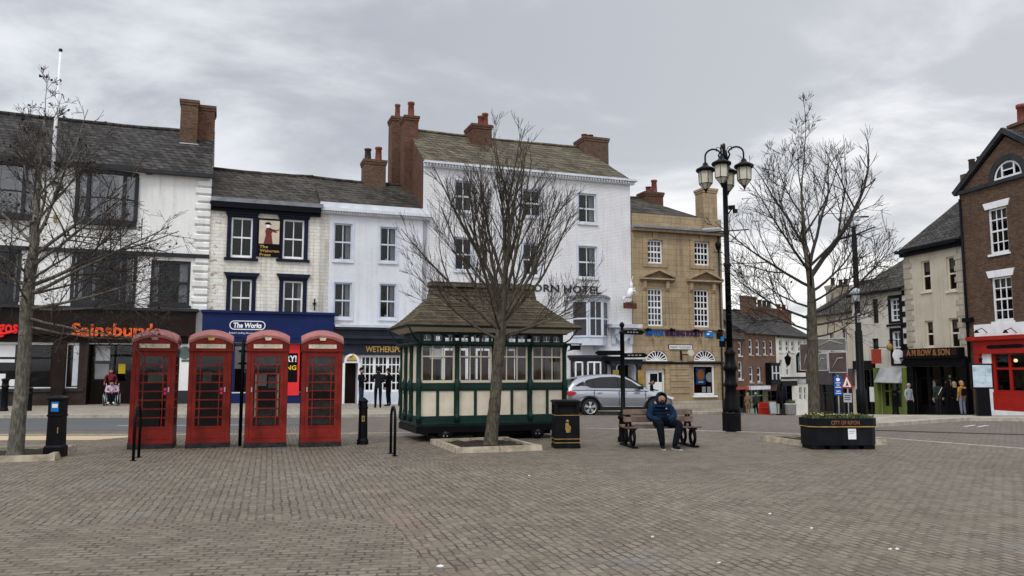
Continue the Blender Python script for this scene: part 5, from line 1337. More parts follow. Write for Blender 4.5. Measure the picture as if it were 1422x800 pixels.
q = MB('paper_white'); q.box(s0w + 1.2, s0w + 2.2, .12, .13, zg + .9, zg + 1.8); b.part(q, 'window_notices', o)
b.finish(zr - .06)
def hang(name, label, px, py, D_out, face, make):
    p = face.pt(face.S(px, py, -D_out), -D_out, face.Z(px, py, -D_out))
    t = thing(name, label, 'hanging sign', p, face.ang); make(t); return t
def red_sign(t):
    MB('black_iron').box(-.03, .03, -.4, .9, .52, .56).build('bracket', t)
    MB('hanging_red').box(-.05, .05, -.30, .30, -.42, .42).build('sign_board', t)
    m = MB('gold'); m.prism([(.2 * cos(2 * pi * i / 14), .10 * (1 + .4 * cos(6 * pi * i / 14)) * sin(2 * pi * i / 14)) for i in range(14)], 'x', -.056, -.051); m.build('emblem', t)
hang('hanging_sign', 'square dark red hanging board with a pale emblem on the off white house', 1217, 495, .9, Q, red_sign)
def round_sign(t):
    m = MB('black_iron'); m.box(-.02, .02, -.1, .6, .40, .44); m.build('bracket', t)
    m = MB('paper_white'); m.disc((.03, 0, 0), .36, 'x', .06, 24); m.build('sign_disc', t)
    m = MB('sign_blue'); m.box(-.036, -.031, -.22, .22, -.10, .10); m.mat('paper_white'); m.box(-.04, -.0365, -.16, .16, -.03, .03); m.build('emblem', t)
hang('hanging_sign', 'round white hanging sign with a blue band above the green shop', 1247.5, 494, .5, Q, round_sign)
def lantern_sign(t):
    m = MB('black_iron'); m.box(-.02, .02, 0, .5, .3, .34); m.tube([(0, .06, .3), (0, .06, .05)], .015, 6); m.build('bracket', t)
    m = MB('dull_gold'); m.lathe([(.03, -.3), (.16, -.2), (.2, 0), (.1, .1), (.03, .14)], (0, .06), 10); m.build('lantern', t)
hang('hanging_lamp', 'small brass coloured hanging lamp on the off white house wall', 1234, 480, .45, Q, lantern_sign)

# brown house further down the hill, partly behind the tree
s1 = s0w - .003; s0b = Q.S(1121, 480); zt = Q.Z(1155, 437)
zg = Q.Z(1150, 584)
b = Bldg('brown_house', 'tan rendered old house with a lilac shopfront down the hill behind the tree', Q, s0b, s1, zg - 2.2, zt, 'cream_render', 9.0)
rf = b.roof(zt + 2.6, 'old_slate', .3)
b.chimney((1147, 397, 1154, 432), 3.2, .8, 'stone_block', rf, (.5,), .6, 'dark_pot', zlow=1)
b.chimney((1158, 399, 1172, 432), 3.2, .8, 'stone_block', rf, (.25, .75), .6, 'dark_pot', zlow=1)
for rc in ((1133, 470, 1140, 500), (1150, 462, 1158, 494), (1168, 455, 1176, 490)): b.window(rc, 2, 2, 'white_trim', .1, .07, .04)
b.slab('fascia', 'lilac_shop', s0b, s1, -.2, -.003, Q.Z(1150, 534), Q.Z(1150, 512))
shopfront(b, s0b + .3, s1 - .3, zg, Q.Z(1150, 534) - .003, 'dark_frame', .6, 4, .25)
b.finish(zt + 2.5)

# ================= the street running down the hill
L = Face(22.2, 75, 47)
def far_house(name, label, x0, x1, ye, yr, wall, roofm, d=9.0, ovr=.3):
    s0, s1 = L.S(x0, 500), L.S(x1, 500); zt = L.Z((x0 + x1) / 2, ye); zg = L.Z((x0 + x1) / 2, 577)
    b = Bldg(name, label, L, s0 + .003, s1, zg - 2.5, zt, wall, d)
    return b, s0, s1, zt, zg, b.roof(L.Z((x0 + x1) / 2, yr, d / 2), roofm, ovr)
b, s0, s1, zt, zg, rf = far_house('small_brick_house', 'narrow red brick house with lower eaves at the top of the hill street', 1004, 1035, 470.5, 436, 'orange_brick', 'slate')
for rc in ((1025, 475, 1030, 494), (1025.5, 502, 1031, 527), (1012, 475, 1018, 494), (1012, 502, 1018, 527)): b.window(rc, 1, 2, 'white_trim', .12, .12, .08, sill='white_trim')
b.slab('fascia', 'hanging_red', s0 + .2, s1 - .05, -.3, -.003, L.Z(1025, 541), L.Z(1025, 537)); shopfront(b, s0 + .3, s1 - .2, zg, L.Z(1025, 541.3), 'dark_frame', .6, 3)
b.finish(None)
b, s0, s1, zt, zg, rf = far_house('brick_terrace_house', 'orange brick three storey house with tall chimneys and a green shop below', 1035, 1078, 464, 436, 'orange_brick', 'slate')
b.chimney((1035, 412, 1051, 452), 3.4, .6, 'old_brick', rf, (), zlow=2)
b.chimney((1058, 428, 1079, 440), 4.0, 1.2, 'old_brick', rf, (.2, .5, .8), .9, 'dark_pot', zlow=2, pot_r=.25)
for rc in ((1040, 471, 1045, 493), (1050, 472, 1055, 493), (1060, 473, 1064.5, 493), (1069, 473, 1073.5, 493), (1041, 509, 1046, 531), (1052, 510, 1057, 531)): b.window(rc, 1, 2, 'white_trim', .12, .12, .08, sill='stone_block')
r_ = L.rect(1063, 504, 1076, 534); q = MB('navy_black'); q.box(r_[0], r_[1], -.6, -.003, r_[2], r_[3]); o = b.part(q, 'oriel_window'); q = MB('white_trim')
for i in range(3): x = r_[0] + .2 + (r_[1] - r_[0] - .4) * i / 2; q.box(x - .07, x + .07, -.66, -.601, r_[2] + .5, r_[3] - .3)
q.box(r_[0] + .2, r_[1] - .2, -.655, -.602, (r_[2] + r_[3]) / 2, (r_[2] + r_[3]) / 2 + .12); b.part(q, 'window_frame', o)
b.slab('fascia', 'white_trim', s0 + .1, L.S(1064, 540), -.45, -.003, L.Z(1050, 541), L.Z(1050, 536)); shopfront(b, s0 + .2, L.S(1063, 550), zg, L.Z(1050, 541.3), 'pale_green', .7, 3); shopfront(b, L.S(1066, 550), s1 - .2, zg, L.Z(1070, 543), 'navy_black', .6, 2)
b.finish(None)
b, s0, s1, zt, zg, rf = far_house('pub_building', 'cream painted pub with rows of sash windows and a dark shopfront down the hill', 1078, 1126, 467, 440, 'pub_white', 'slate')
b.chimney((1085, 432, 1099, 446), 4.0, 1.2, 'red_brick', rf, (.25, .75), .8, 'terracotta', zlow=2, pot_r=.25)
b.slab('gutter', 'navy_black', s0, s1, -.4, -.2, zt - .25, zt - .05)
for rc in ((1082, 472, 1086.3, 489), (1091, 472.5, 1095.3, 489), (1099, 473, 1103, 489), (1108.5, 473, 1112.5, 489), (1116, 473.5, 1120, 489), (1082.3, 500, 1086.5, 522), (1092, 501, 1096.3, 522)): b.window(rc, 1, 2, 'white_trim', .12, .13, .09, sill='white_trim')
b.slab('string_course', 'navy_black', s0, s1, -.1, -.003, L.Z(1100, 526), L.Z(1100, 523.5))
b.slab('fascia', 'navy_black', s0 + .1, L.S(1101, 530), -.5, -.004, L.Z(1090, 536), L.Z(1090, 529)); shopfront(b, s0 + .4, L.S(1100, 550), zg, L.Z(1090, 536.3), 'navy_black', .7, 3)
r_ = L.rect(1108, 527, 1121, 532.5); q = MB('sign_grey'); q.box(r_[0], r_[1], -.15, -.003, r_[2], r_[3]); b.part(q, 'sign_board')
for rc in ((1110, 537, 1114, 556), (1116.5, 538, 1120, 556)): b.window(rc, 1, 2, 'white_trim', .12, .12, .08)
b.finish(None)
p = L.pt(L.S(1113, 504, -1.0), -1.0, L.Z(1113, 504, -1))
t = thing('pub_sign', 'large black hanging pub sign with a white emblem on the cream pub', 'hanging sign', p, R(8))
MB('black_iron').box(.2, 1.3, -.03, .03, 1.1, 1.18).build('bracket', t)
m = MB('navy_black'); m.box(-.55, .55, -.08, .08, -1.0, .8); m.prism([(-.55, .801), (.55, .801), (.3, 1.1), (-.3, 1.1)], 'y', -.08, .08); m.build('sign_board', t)
m = MB('plaque_green'); m.box(-.42, .42, -.09, -.081, -.8, .65); m.mat('white_letter'); m.prism([(-.2, -.5), (.2, -.5), (.26, .05), (.14, .3), (-.14, .3), (-.26, .05)], 'y', -.1, -.091); m.build('emblem', t)
for i, px in enumerate((1094,)):
    p = L.pt(L.S(px, 500, -.8), -.8, L.Z(px, 500, -.8))
    t = thing('wall_lantern', 'ornate black iron lantern bracket between the upper windows of the cream pub', 'lantern', p, R(8))
    m = MB('black_iron'); m.lathe([(.05, -.6), (.22, -.4), (.34, .2), (.38, .22), (.1, .5), (.03, .7)], (0, 0), 8); m.tube([(0, 0, .6), (.3, .3, .9), (.6, .6, .7)], .05, 6); m.build('lantern', t)
# ------------------------------------------------------------------ telephone boxes
def phone_box(label, px, py, rz, crown, handle_side, variant):
    p = gnd(px, py)
    p.x *= (p.y + .40) / p.y; p.y += .40; p.z = gz(p.x, p.y)
    t = thing('phone_box', label, 'telephone box', p, rz, 'red telephone boxes in a row'); t.scale = (.97, .97, 1.025)
    h = .455
    m = MB('phone_plinth'); m.box(-h - .01, h + .01, -h - .01, h + .01, -.05, .10); m.build('plinth', t, bevel=.008)
    m = MB('phone_red')
    for sx in (-1, 1):
        for sy in (-1, 1):
            m.box(min(sx * h, sx * (h - .09)), max(sx * h, sx * (h - .09)), min(sy * h, sy * (h - .09)), max(sy * h, sy * (h - .09)), .10, 2.06)
    m.box(-h + .09, h - .09, h - .05, h - .01, .10, 2.06)                 # solid back
    m.box(-h + .002, h - .002, -h + .002, h - .002, 2.06, 2.28)
    m.box(-h - .022, h + .022, -h - .022, h + .022, 2.045, 2.085)
    m.box(-h - .012, h + .012, -h - .012, h + .012, .10, .14)
    # ceiling and floor close the box
    m.build('body_frame', t, bevel=.006)
    # roof: sail dome over four segmental pediments
    k = 12; c0, kk = 2.535, .60; hh = h + .02
    vs, fs = [], []
    for j in range(k + 1):
        for i in range(k + 1):
            x, y = -hh + 2 * hh * i / k, -hh + 2 * hh * j / k
            vs.append((x, y, c0 - kk * (x * x + y * y)))
    for j in range(k):
        for i in range(k): a = j * (k + 1) + i; fs.append((a, a + 1, a + k + 2, a + k + 1))
    r = MB('phone_roof'); r.add(vs, fs, True)
    e = [(-hh + 2 * hh * i / k, c0 - kk * (hh * hh + (-hh + 2 * hh * i / k) ** 2)) for i in range(k + 1)]
    for rot in range(4):
        st = len(r.v)
        r.mat('phone_roof'); r.add([(x, -hh, z) for x, z in e] + [(x, -hh, z - .055) for x, z in e] + [(x, -hh + .02, z - .055) for x, z in e], [(i, i + 1, k + 2 + i, k + 1 + i) for i in range(k)] + [(k + 1 + i, k + 2 + i, 2 * k + 3 + i, 2 * k + 2 + i) for i in range(k)])
        r.mat('phone_red'); r.poly([(-h, -h + .003, 2.27), (h, -h + .003, 2.27)] + [(x * h / hh, -h + .003, z - .03) for x, z in e[::-1]])
        r.xform(Matrix.Rotation(rot * pi / 2, 4, 'Z'), st)
    r.build('roof', t)
    # opal sign panels and crowns on the four faces
    for rot in range(4):
        if rot == 2: continue
        R4 = Matrix.Rotation(rot * pi / 2, 4, 'Z')
        m = MB('opal_panel'); m.box(-.315, .315, -h - .006, -h + .01, 2.115, 2.205); m.xform(R4); sgn = m.build('sign_panel', t)
        m = MB('faded_letter'); text(m, 'TELEPHONE', 0, 2.16, -h - .007, .052, .50, .002, .0, space=1.1); m.xform(R4); m.build('lettering', sgn)
        m = MB('phone_red'); m.box(-.345, .345, -h - .014, -h + .004, 2.206, 2.232); m.box(-.345, .345, -h - .014, -h + .004, 2.09, 2.114); m.box(-.345, -.316, -h - .014, -h + .004, 2.114, 2.206); m.box(.316, .345, -h - .014, -h + .004, 2.114, 2.206); m.xform(R4); m.build('sign_frame', sgn)
        m = MB(crown)
        zc = 2.285
        m.prism([(-.055, zc), (.055, zc), (.078, zc + .055), (.045, zc + .082), (.012, zc + .068), (.012, zc + .095), (-.012, zc + .095), (-.012, zc + .068), (-.045, zc + .082), (-.078, zc + .055)], 'y', -h - .02, -h + .004)
        m.ball((0, -h - .008, zc + .104), .014, 8, 5); m.xform(R4); m.build('crown_emblem', t)
        # door / glazed side: eight rows of three panes, narrow outer ones
        m = MB('phone_red'); y0, y1 = -h + .012, -h + .05
        dw = h - .092
        m.box(-dw, dw, y0, y1, .142, .46); m.box(-dw, dw, y0, y1, 1.94, 2.044)
        m.box(-dw, -dw + .075, y0, y1, .46, 1.94); m.box(dw - .075, dw, y0, y1, .46, 1.94)
        zs = [.46 + (1.94 - .46) * i / 8 for i in range(9)]
        for z in zs[1:-1]: m.box(-dw + .075, dw - .075, y0 + .006, y1 - .004, z - .013, z + .013)
        for x in (-.205, .205): m.box(x - .012, x + .012, y0 + .007, y1 - .005, .46, 1.94)
        m.box(-dw + .03, dw - .03, y0 - .008, y0 + .001, .20, .215); m.box(-dw + .03, dw - .03, y0 - .008, y0 + .001, .42, .435)
        m.xform(R4); d = m.build('door' if rot == 0 else 'side_panel', t)
        g = MB('phone_glass'); g.quad((-dw + .07, -h + .032, .45), (dw - .07, -h + .032, .45), (dw - .07, -h + .032, 1.95), (-dw + .07, -h + .032, 1.95)); g.xform(R4); g.build('pane', d)
        if rot == 0:
            m = MB('coat_hook'); m.box(handle_side * (dw - .035) - .014, handle_side * (dw - .035) + .014, y0 - .03, y0, 1.18, 1.28); m.build('handle', d)
            if variant in (0, 1):
                m = MB('pink_sticker'); m.box(dw - .135, dw - .082, y0 + .016, y0 + .019, 1.13, 1.27); m.build('sticker', d)
            if variant == 2:
                m = MB('opal_panel')
                for x in (-.243, .243): m.box(x - .02, x + .02, y0 + .022, y0 + .027, .66, 1.56)
                m.build('paint_remnants', d)
    # what is inside
    m = MB('black_paint'); m.box(-.20, .16, h - .10, h - .055, 1.0, 1.62); m.mat('sign_grey')
    if variant == 0: m.box(-.2, .12, h - .115, h - .101, 1.36, 1.6); m.mat('paper_white'); m.ball((.13, 0.0, 1.72), .05, 8, 6, (1, 1, .7))
    elif variant == 1: m.box(-.2, .0, h - .115, h - .101, 1.38, 1.62)
    elif variant == 2: m.mat('paper_white'); m.box(-.21, -.02, .05, .06, 1.30, 1.56); m.mat('sign_grey'); m.box(.02, .2, .1, .12, 1.25, 1.5)
    else: m.box(-.22, -.06, .1, .12, 1.2, 1.5); m.box(.04, .22, .1, .12, 1.26, 1.52)
    m.mat('dark_interior'); m.box(-h + .1, h - .1, h - .054, h - .051, .15, 2.0)
    if variant >= 2:
        m.mat('dirty_pane'); zz3 = [(.47, .84), (1.76, 1.92)] if variant == 2 else [(.47, .98), (1.20, 1.92)]
        for za, zb in zz3: m.box(-h + .17, h - .17, -h + .08, -h + .084, za, zb)
    m.build('telephone_unit', t)
    return t
phone_box('weathered red telephone box with a faded pink crown, behind the black cycle hoop', 211.5, 623.5, R(18), 'crown_pink', 1, 0)
phone_box('red telephone box with a gold crown and pink sticker, second from the left', 289, 622, R(18), 'gold', 1, 1)
phone_box('red telephone box with cream strips beside its panes, right of the thin sign pole', 368.5, 621.5, R(16), 'opal_panel', -1, 2)
phone_box('red telephone box with grey see-through panes and a pale crown, rightmost', 443.5, 620.5, R(16), 'opal_panel', -1, 3)

# sign pole between the boxes
p = gnd(333, 619); t = thing('sign_pole', 'thin black pole with the grey back of a sign between the telephone boxes', 'sign', p, R(14))
MB('black_iron').tube([(0, 0, -.1), (0, 0, 2.42)], .038, 10).build('pole', t)
m = MB('sign_grey'); m.box(-.18, .13, .05, .065, 1.72, 2.22); m.build('sign_plate', t)
m = MB('black_iron'); m.box(-.10, .08, .03, .05, 1.82, 1.86); m.box(-.10, .08, .03, .05, 2.1, 2.14); m.build('clamp', t)

# ------------------------------------------------------------------ small street furniture
def bollard_round(label, p, h, r, group=None, crest=False, name='bollard'):
    t = thing(name, label, 'bollard', p, R(17), group)
    m = MB('black_iron'); m.lathe([(r * 1.25, -.05), (r * 1.25, .06), (r * 1.1, .10), (r, .14), (r * .92, h * .72), (r * 1.1, h * .74), (r * 1.1, h * .78), (r * .92, h * .8), (r * .9, h * .93), (r * 1.15, h * .94), (r * 1.15, h * .97), (r * .8, h), (.01, h * 1.01)], (0, 0), 14); m.build('post', t)
    if crest: m = MB('dull_gold'); m.box(-.045, .045, -r * 1.02, -r * .9, h * .50, h * .66); m.mat('black_iron'); m.box(-.02, .02, -r * 1.04, -r * 1.021, h * .54, h * .62); m.build('crest_plate', t)
    return t
# the stout bollard with the gold crest is octagonal
p = gnd(503.5, 617); t = thing('bollard', 'stout black bollard with a gold crest plate right of the telephone boxes', 'bollard', p, R(12))
m = MB('black_iron'); r8 = pi / 8
m.lathe([(.14, -.05), (.14, .09), (.115, .13), (.103, .80), (.118, .81), (.118, .85), (.103, .86), (.10, .95), (.118, .96), (.118, .985), (.09, 1.01), (.03, 1.06), (.005, 1.065)], (0, 0), 8, sm=False, rot=r8); m.build('post', t)
m = MB('dull_gold'); m.box(-.032, .032, -.107, -.09, .52, .65); m.mat('black_iron'); m.box(-.013, .013, -.109, -.1071, .55, .62); m.build('crest_plate', t)
# square cabinet post on the left kerb
p = gnd(77, 627, .1); t = thing('pillar_post', 'square black cast pillar with a small blue notice beside the left tree', 'pillar', p, R(10)); t.scale = (.84, .84, .95)
m = MB('black_iron'); m.taper(0, 0, -.1, .10, .20, .20, .20, .20); m.taper(0, 0, .10, .14, .20, .20, .165, .165); m.taper(0, 0, .14, .72, .165, .165, .155, .155); m.taper(0, 0, .72, .76, .175, .175, .175, .175); m.taper(0, 0, .76, 1.06, .16, .16, .16, .16); m.taper(0, 0, 1.06, 1.10, .19, .19, .19, .19); m.taper(0, 0, 1.10, 1.14, .19, .19, .12, .12); m.build('post', t, bevel=.008)
m = MB('poster_blue'); m.box(-.09, .07, -.167, -.161, .82, 1.02); m.mat('paper_white'); m.box(-.07, .05, -.170, -.1671, .9, .98); m.build('notice', t)
m = MB('dull_gold'); m.box(.07, .09, -.168, -.155, .38, .5); m.build('lock_plate', t)
bollard_round('black bollard by the shop windows, just right of the left tree trunk', gnd(40, 575), 1.02, .10, None)
bollard_round('black bollard at the left edge of the picture in front of the shop', gnd(5, 571, .12), 1.25, .13, None)
# cycle hoops
def hoop(label, pa, pb, h):
    t = thing('cycle_hoop', label, 'cycle stand', pa, math.atan2(pb.y - pa.y, pb.x - pa.x), 'black tubular cycle hoops')
    d = (pb - pa).length; r = d / 2
    pts = [(0, 0, -.1), (0, 0, h - r)] + [(r - r * cos(pi * i / 12), 0, h - r + r * sin(pi * i / 12)) for i in range(1, 12)] + [(d, 0, h - r), (d, 0, -.1)]
    MB('black_iron').tube(pts, .028, 10).build('hoop', t)
    m = MB('black_iron'); m.lathe([(.06, 0), (.06, .012), (.03, .015)], (0, 0), 12); m.lathe([(.06, 0), (.06, .012), (.03, .015)], (d, 0), 12); m.build('foot_plates', t)
a = gnd(185, 640); b_ = gnd(192.5, 635.5); d = (b_ - a); hoop('black tubular cycle hoop in front of the leftmost telephone box', a, b_, 1.02)
a = gnd(548, 633.5); hoop('black tubular cycle hoop left of the green wooden shelter', a, gnd(542.5, 630), .95)
# litter bin
p = gnd(785.5, 623); p = Vector((p.x * (p.y + .26) / p.y, p.y + .26, 0)); t = thing('litter_bin', 'black and gold litter bin standing in front of the green shelter', 'litter bin', p, R(6))
m = MB('bin_black'); m.taper(0, 0, 0, .07, .285, .26, .285, .26); m.taper(0, 0, .07, .72, .272, .247, .272, .247); m.taper(0, 0, .98, 1.02, .295, .27, .295, .27); m.taper(0, 0, 1.02, 1.035, .28, .255, .26, .235)
for sx in (-1, 1):
    for sy in (-1, 1): m.box(min(sx * .272, sx * .20), max(sx * .272, sx * .20), min(sy * .247, sy * .17), max(sy * .247, sy * .17), .72, .98)
m.build('body', t, bevel=.01)
m = MB('dark_interior'); m.box(-.2, .2, -.17, .17, .70, .97); m.build('liner', t)
m = MB('bin_black'); m.box(-.2, .2, -.242, -.23, .72, .76); m.box(-.2, .2, -.242, -.23, .94, .98); m.box(-.262, -.25, -.17, .17, .93, .98); m.build('aperture_lip', t)
for z in (.195, .115, .705): MB('dull_gold').box(-.278, .278, -.253, .253, z, z + .014).build('gold_band', t)
m = MB('dull_gold'); m.lathe([(.03, .56), (.035, .59), (.01, .62)], (0, -.25), 8, sy=.3); m.prism([(-.04, .54), (.02, .55), (.05, .44), (.03, .34), (-.02, .34), (-.05, .42)], 'y', -.256, -.247); m.prism([(.04, .5), (.075, .46), (.06, .34), (.045, .34)], 'y', -.256, -.247); m.build('litter_emblem', t)
m = MB('bin_black'); m.box(.273, .30, -.1, .1, .25, .42); m.build('side_box', t)

# planter box
p = gnd(1164, 624.5); p = Vector((p.x * (p.y + .33) / p.y, p.y + .33, 0)); t = thing('planter', 'long black planter box with gold lettering and spring flowers', 'planter', p, R(3))
def octo(a, b, c): return [(-a + c, -b), (a - c, -b), (a, -b + c), (a, b - c), (a - c, b), (-a + c, b), (-a, b - c), (-a, -b + c)]
m = MB('planter_black'); O = octo(.735, .36, .15); m.prism(O, 'z', .09, .60); m.prism(octo(.755, .38, .15), 'z', .48, .66)
m.build('box', t, bevel=.01)
m = MB('gold'); m.prism(octo(.758, .383, .15), 'z', .476, .492); m.build('gold_band', t)
m = MB('planter_black')
for x in (-.55, -.2, .2, .55): m.box(x - .12, x + .12, -.3, .3, -.02, .088)
m.build('feet', t)
m = MB('copper_letter'); text(m, 'CITY OF RIPON', 0, .572, -.381, .085, .62, .004, .006); m.build('lettering', t)
m = MB('paper_white'); m.box(.06, .235, -.366, -.361, .22, .44); m.mat('sign_grey'); m.box(.08, .21, -.368, -.3661, .38, .40); m.box(.08, .18, -.368, -.3661, .34, .355); m.build('notice', t)
m = MB('soil'); m.prism(octo(.70, .33, .13), 'z', .60, .655); m.build('soil', t)
m = MB('plant_green'); rn = random.Random(12)
for i in range(420):
    x, y = rn.uniform(-.68, .68), rn.uniform(-.31, .31); h = rn.uniform(.03, .08); a = rn.uniform(0, 2 * pi); dx, dy = cos(a) * .025, sin(a) * .025; l_ = rn.uniform(-.04, .04)
    m.add([(x - dx, y - dy, .655), (x + dx, y + dy, .655), (x + dx * .6 + l_, y + dy * .6 + l_, .655 + h), (x - dx * .6 + l_, y - dy * .6 + l_, .655 + h)], [(0, 1, 2, 3)])
m.build('bedding_plants', t)
m = MB('flower_yellow')
for i in range(34):
    x, y = rn.uniform(-.68, .66), rn.uniform(-.3, .25); x = x if rn.random() < .6 else -abs(x) - .05; x = max(-.68, x); z = .655 + rn.uniform(.05, .10)
    m.mat('flower_yellow' if rn.random() < .7 else 'sign_cream'); m.ball((x, y, z), rn.uniform(.010, .02), 6, 4, (1, 1, .6))
m.build('flowers', t)

# kerbed tree pits
def pit(label, c, u, a, b, h=.11, w_=.15):
    """frame of stone kerbs round bare soil; c = front left corner, u = direction of the front"""
    t = thing('tree_pit', label, 'tree surround', (c.x, c.y, 0), math.atan2(u.y, u.x))
    m = MB('tree_kerb')
    def kb(x0, y0, x1, y1, nx, ny):
        # bevelled kerb
        m.add([(x0, y0, -.03), (x1, y1, -.03), (x1 + nx * .05, y1 + ny * .05, h), (x0 + nx * .05, y0 + ny * .05, h), (x0 + nx * w_, y0 + ny * w_, h), (x1 + nx * w_, y1 + ny * w_, h), (x0 + nx * w_, y0 + ny * w_, -.03), (x1 + nx * w_, y1 + ny * w_, -.03)], [(0, 1, 2, 3), (3, 2, 5, 4), (4, 5, 7, 6), (0, 3, 4, 6), (1, 7, 5, 2)])
    g_ = .008
    for i in range(2):
        f0, f1 = i / 2, (i + 1) / 2
        kb(a * f0 + g_, 0, a * f1 - g_, 0, 0, 1); kb(a * f0 + g_, b, a * f1 - g_, b, 0, -1)
        kb(0, w_ + (b - 2 * w_) * f0 + g_, 0, w_ + (b - 2 * w_) * f1 - g_, 1, 0); kb(a, w_ + (b - 2 * w_) * f0 + g_, a, w_ + (b - 2 * w_) * f1 - g_, -1, 0)
    m.build('kerb_stones', t)
    s = MB('soil'); k = 10; rn = random.Random(4)
    vs = [(w_ + (a - 2 * w_) * i / k, w_ + (b - 2 * w_) * j / k, .045 + rn.uniform(-.015, .03)) for j in range(k + 1) for i in range(k + 1)]
    s.add(vs, [(j * (k + 1) + i, j * (k + 1) + i + 1, (j + 1) * (k + 1) + i + 1, (j + 1) * (k + 1) + i) for j in range(k) for i in range(k)], True); s.build('soil', t)
    return t
U20 = Vector((cos(R(19)), sin(R(19)), 0)); N20 = Vector((-sin(R(19)), cos(R(19)), 0))
c1_ = gnd(633, 630); pit('square of stone kerbs round the soil at the foot of the middle tree', c1_, U20, 1.9, 2.35)
tree_mid = c1_ + U20 * .95 + N20 * 1.25
c2_ = gnd(76, 640) - U20 * 2.3; pit('stone kerbed tree surround at the left edge beneath the black pillar', c2_, U20, 2.3, 2.2)
c3_ = gnd(1052, 611.5) - N20 * 1.95; pit('stone kerbed surround of the right hand tree, behind the planter', c3_, U20, 2.1, 1.95)

# bench: back-to-back seat on round iron ends
p = gnd(882, 623); bz = R(9)
t = thing('bench', 'double sided wooden bench on scrolled black iron legs with a man sitting on it', 'bench', p, bz)
BL = 1.38   # leg to leg
m = MB('wood_weathered')
def plank(y, z, tilt, x0=-.10, x1=BL + .16, wd=.11, th=.035):
    c, s_ = cos(tilt), sin(tilt); v = [(-wd / 2, -th / 2), (wd / 2, -th / 2), (wd / 2, th / 2), (-wd / 2, th / 2)]
    m.prism([(y + a * c - b * s_, z + a * s_ + b * c) for a, b in v], 'x', x0, x1)
for sgn, y0 in ((1, .02), (-1, .90)):
    for i in range(3): plank(y0 + sgn * (.06 + i * .125), .44 - i * .012, -sgn * .06)
seat = m.build('seat_slats', t, bevel=.006)
m = MB('wood_weathered')
for sgn, y0 in ((1, .34), (-1, .58)):
    for i in range(2): plank(y0 + sgn * (.035 * i), .60 + i * .155, sgn * (pi / 2 - .22), -.14 + (.06 if sgn < 0 else 0), BL + .08)
m.build('backrest_slats', t, bevel=.006)
for x in (0.0, BL):
    m = MB('black_iron')
    for yc in (.18, .74):
        ring = [(x, yc + .155 * cos(a), .235 + .185 * sin(a)) for a in [2 * pi * i / 16 for i in range(17)]]
        m.tube(ring, .032, 6, cap=False)
        m.tube([(x, yc - .02, .06), (x, yc - .13, .2), (x, yc - .02, .38)], .022, 6); m.tube([(x, yc + .02, .06), (x, yc + .12, .22), (x, yc + .0, .4)], .022, 6)
        m.box(x - .045, x + .045, yc - .17, yc + .17, .385, .42)
        m.box(x - .06, x + .06, yc - .22, yc + .22, -.01, .045)
    m.box(x - .05, x + .05, .18, .74, .0, .03)
    m.tube([(x, .30, .42), (x, .36, .6), (x, .40, .80)], .028, 6); m.tube([(x, .62, .42), (x, .56, .6), (x, .52, .80)], .028, 6); m.box(x - .03, x + .03, .33, .59, .50, .53)
    m.build('leg', t)

# finger post
p = gnd(866, 613.5); t = thing('fingerpost', 'slim black fingerpost with four pointing arms behind the bench', 'signpost', p, 0)
m = MB('black_iron'); m.lathe([(.14, -.05), (.14, .10), (.11, .14), (.10, .52), (.13, .54), (.13, .60), (.10, .62), (.09, .70), (.055, .74), (.052, 2.55), (.07, 2.56), (.07, 2.60), (.04, 2.62), (.03, 2.70), (.06, 2.74), (.06, 2.79), (.02, 2.84)], (0, 0), 12); m.build('post', t)
def arm(L_, z, ang, end_w=.05):
    m = MB('black_paint'); m.prism([(.05, z - .055), (L_ - .08, z - .055), (L_, z), (L_ - .08, z + .055), (.05, z + .055)], 'y', -.016, .016); st = 0; m.xform(Matrix.Rotation(ang, 4, 'Z')); o = m.build('sign_arm', t)
    m = MB('faded_letter')
    for i in range(int((L_ - .25) / .09)): m.box(.14 + i * .09, .14 + i * .09 + .055, -.0175, -.0163, z - .012, z + .012)
    m.xform(Matrix.Rotation(ang, 4, 'Z')); m.build('lettering', o)
arm(.66, 2.60, R(28)); arm(.68, 2.10, R(160)); arm(.62, 2.04, R(-24)); arm(.60, 1.96, R(200))

# tall lamp standard with four lanterns
p = gnd(1016.5, 599); p = Vector((p.x, p.y, gz(p.x, p.y))); t = thing('street_lamp', 'tall ornate black lamp standard with four hanging glass lanterns', 'street lamp', p, R(-24))
m = MB('black_iron'); r8 = pi / 8
m.lathe([(.26, -.1), (.26, .50), (.235, .55)], (0, 0), 8, sm=False, rot=r8)
m.lathe([(.235, .52), (.24, .62), (.215, .74), (.175, .95), (.155, 1.2), (.19, 1.24), (.20, 1.30), (.165, 1.36), (.15, 1.5), (.155, 1.66), (.20, 1.70), (.20, 1.78), (.16, 1.84), (.135, 2.05), (.15, 2.12), (.165, 2.16), (.11, 2.24), (.095, 2.32)], (0, 0), 16)
m.lathe([(.085, 2.3), (.080, 4.6), (.105, 4.62), (.105, 4.70), (.075, 4.74), (.068, 7.75), (.09, 7.78), (.09, 7.86), (.05, 7.9), (.045, 8.15), (.02, 8.2)], (0, 0), 14); m.build('post', t)
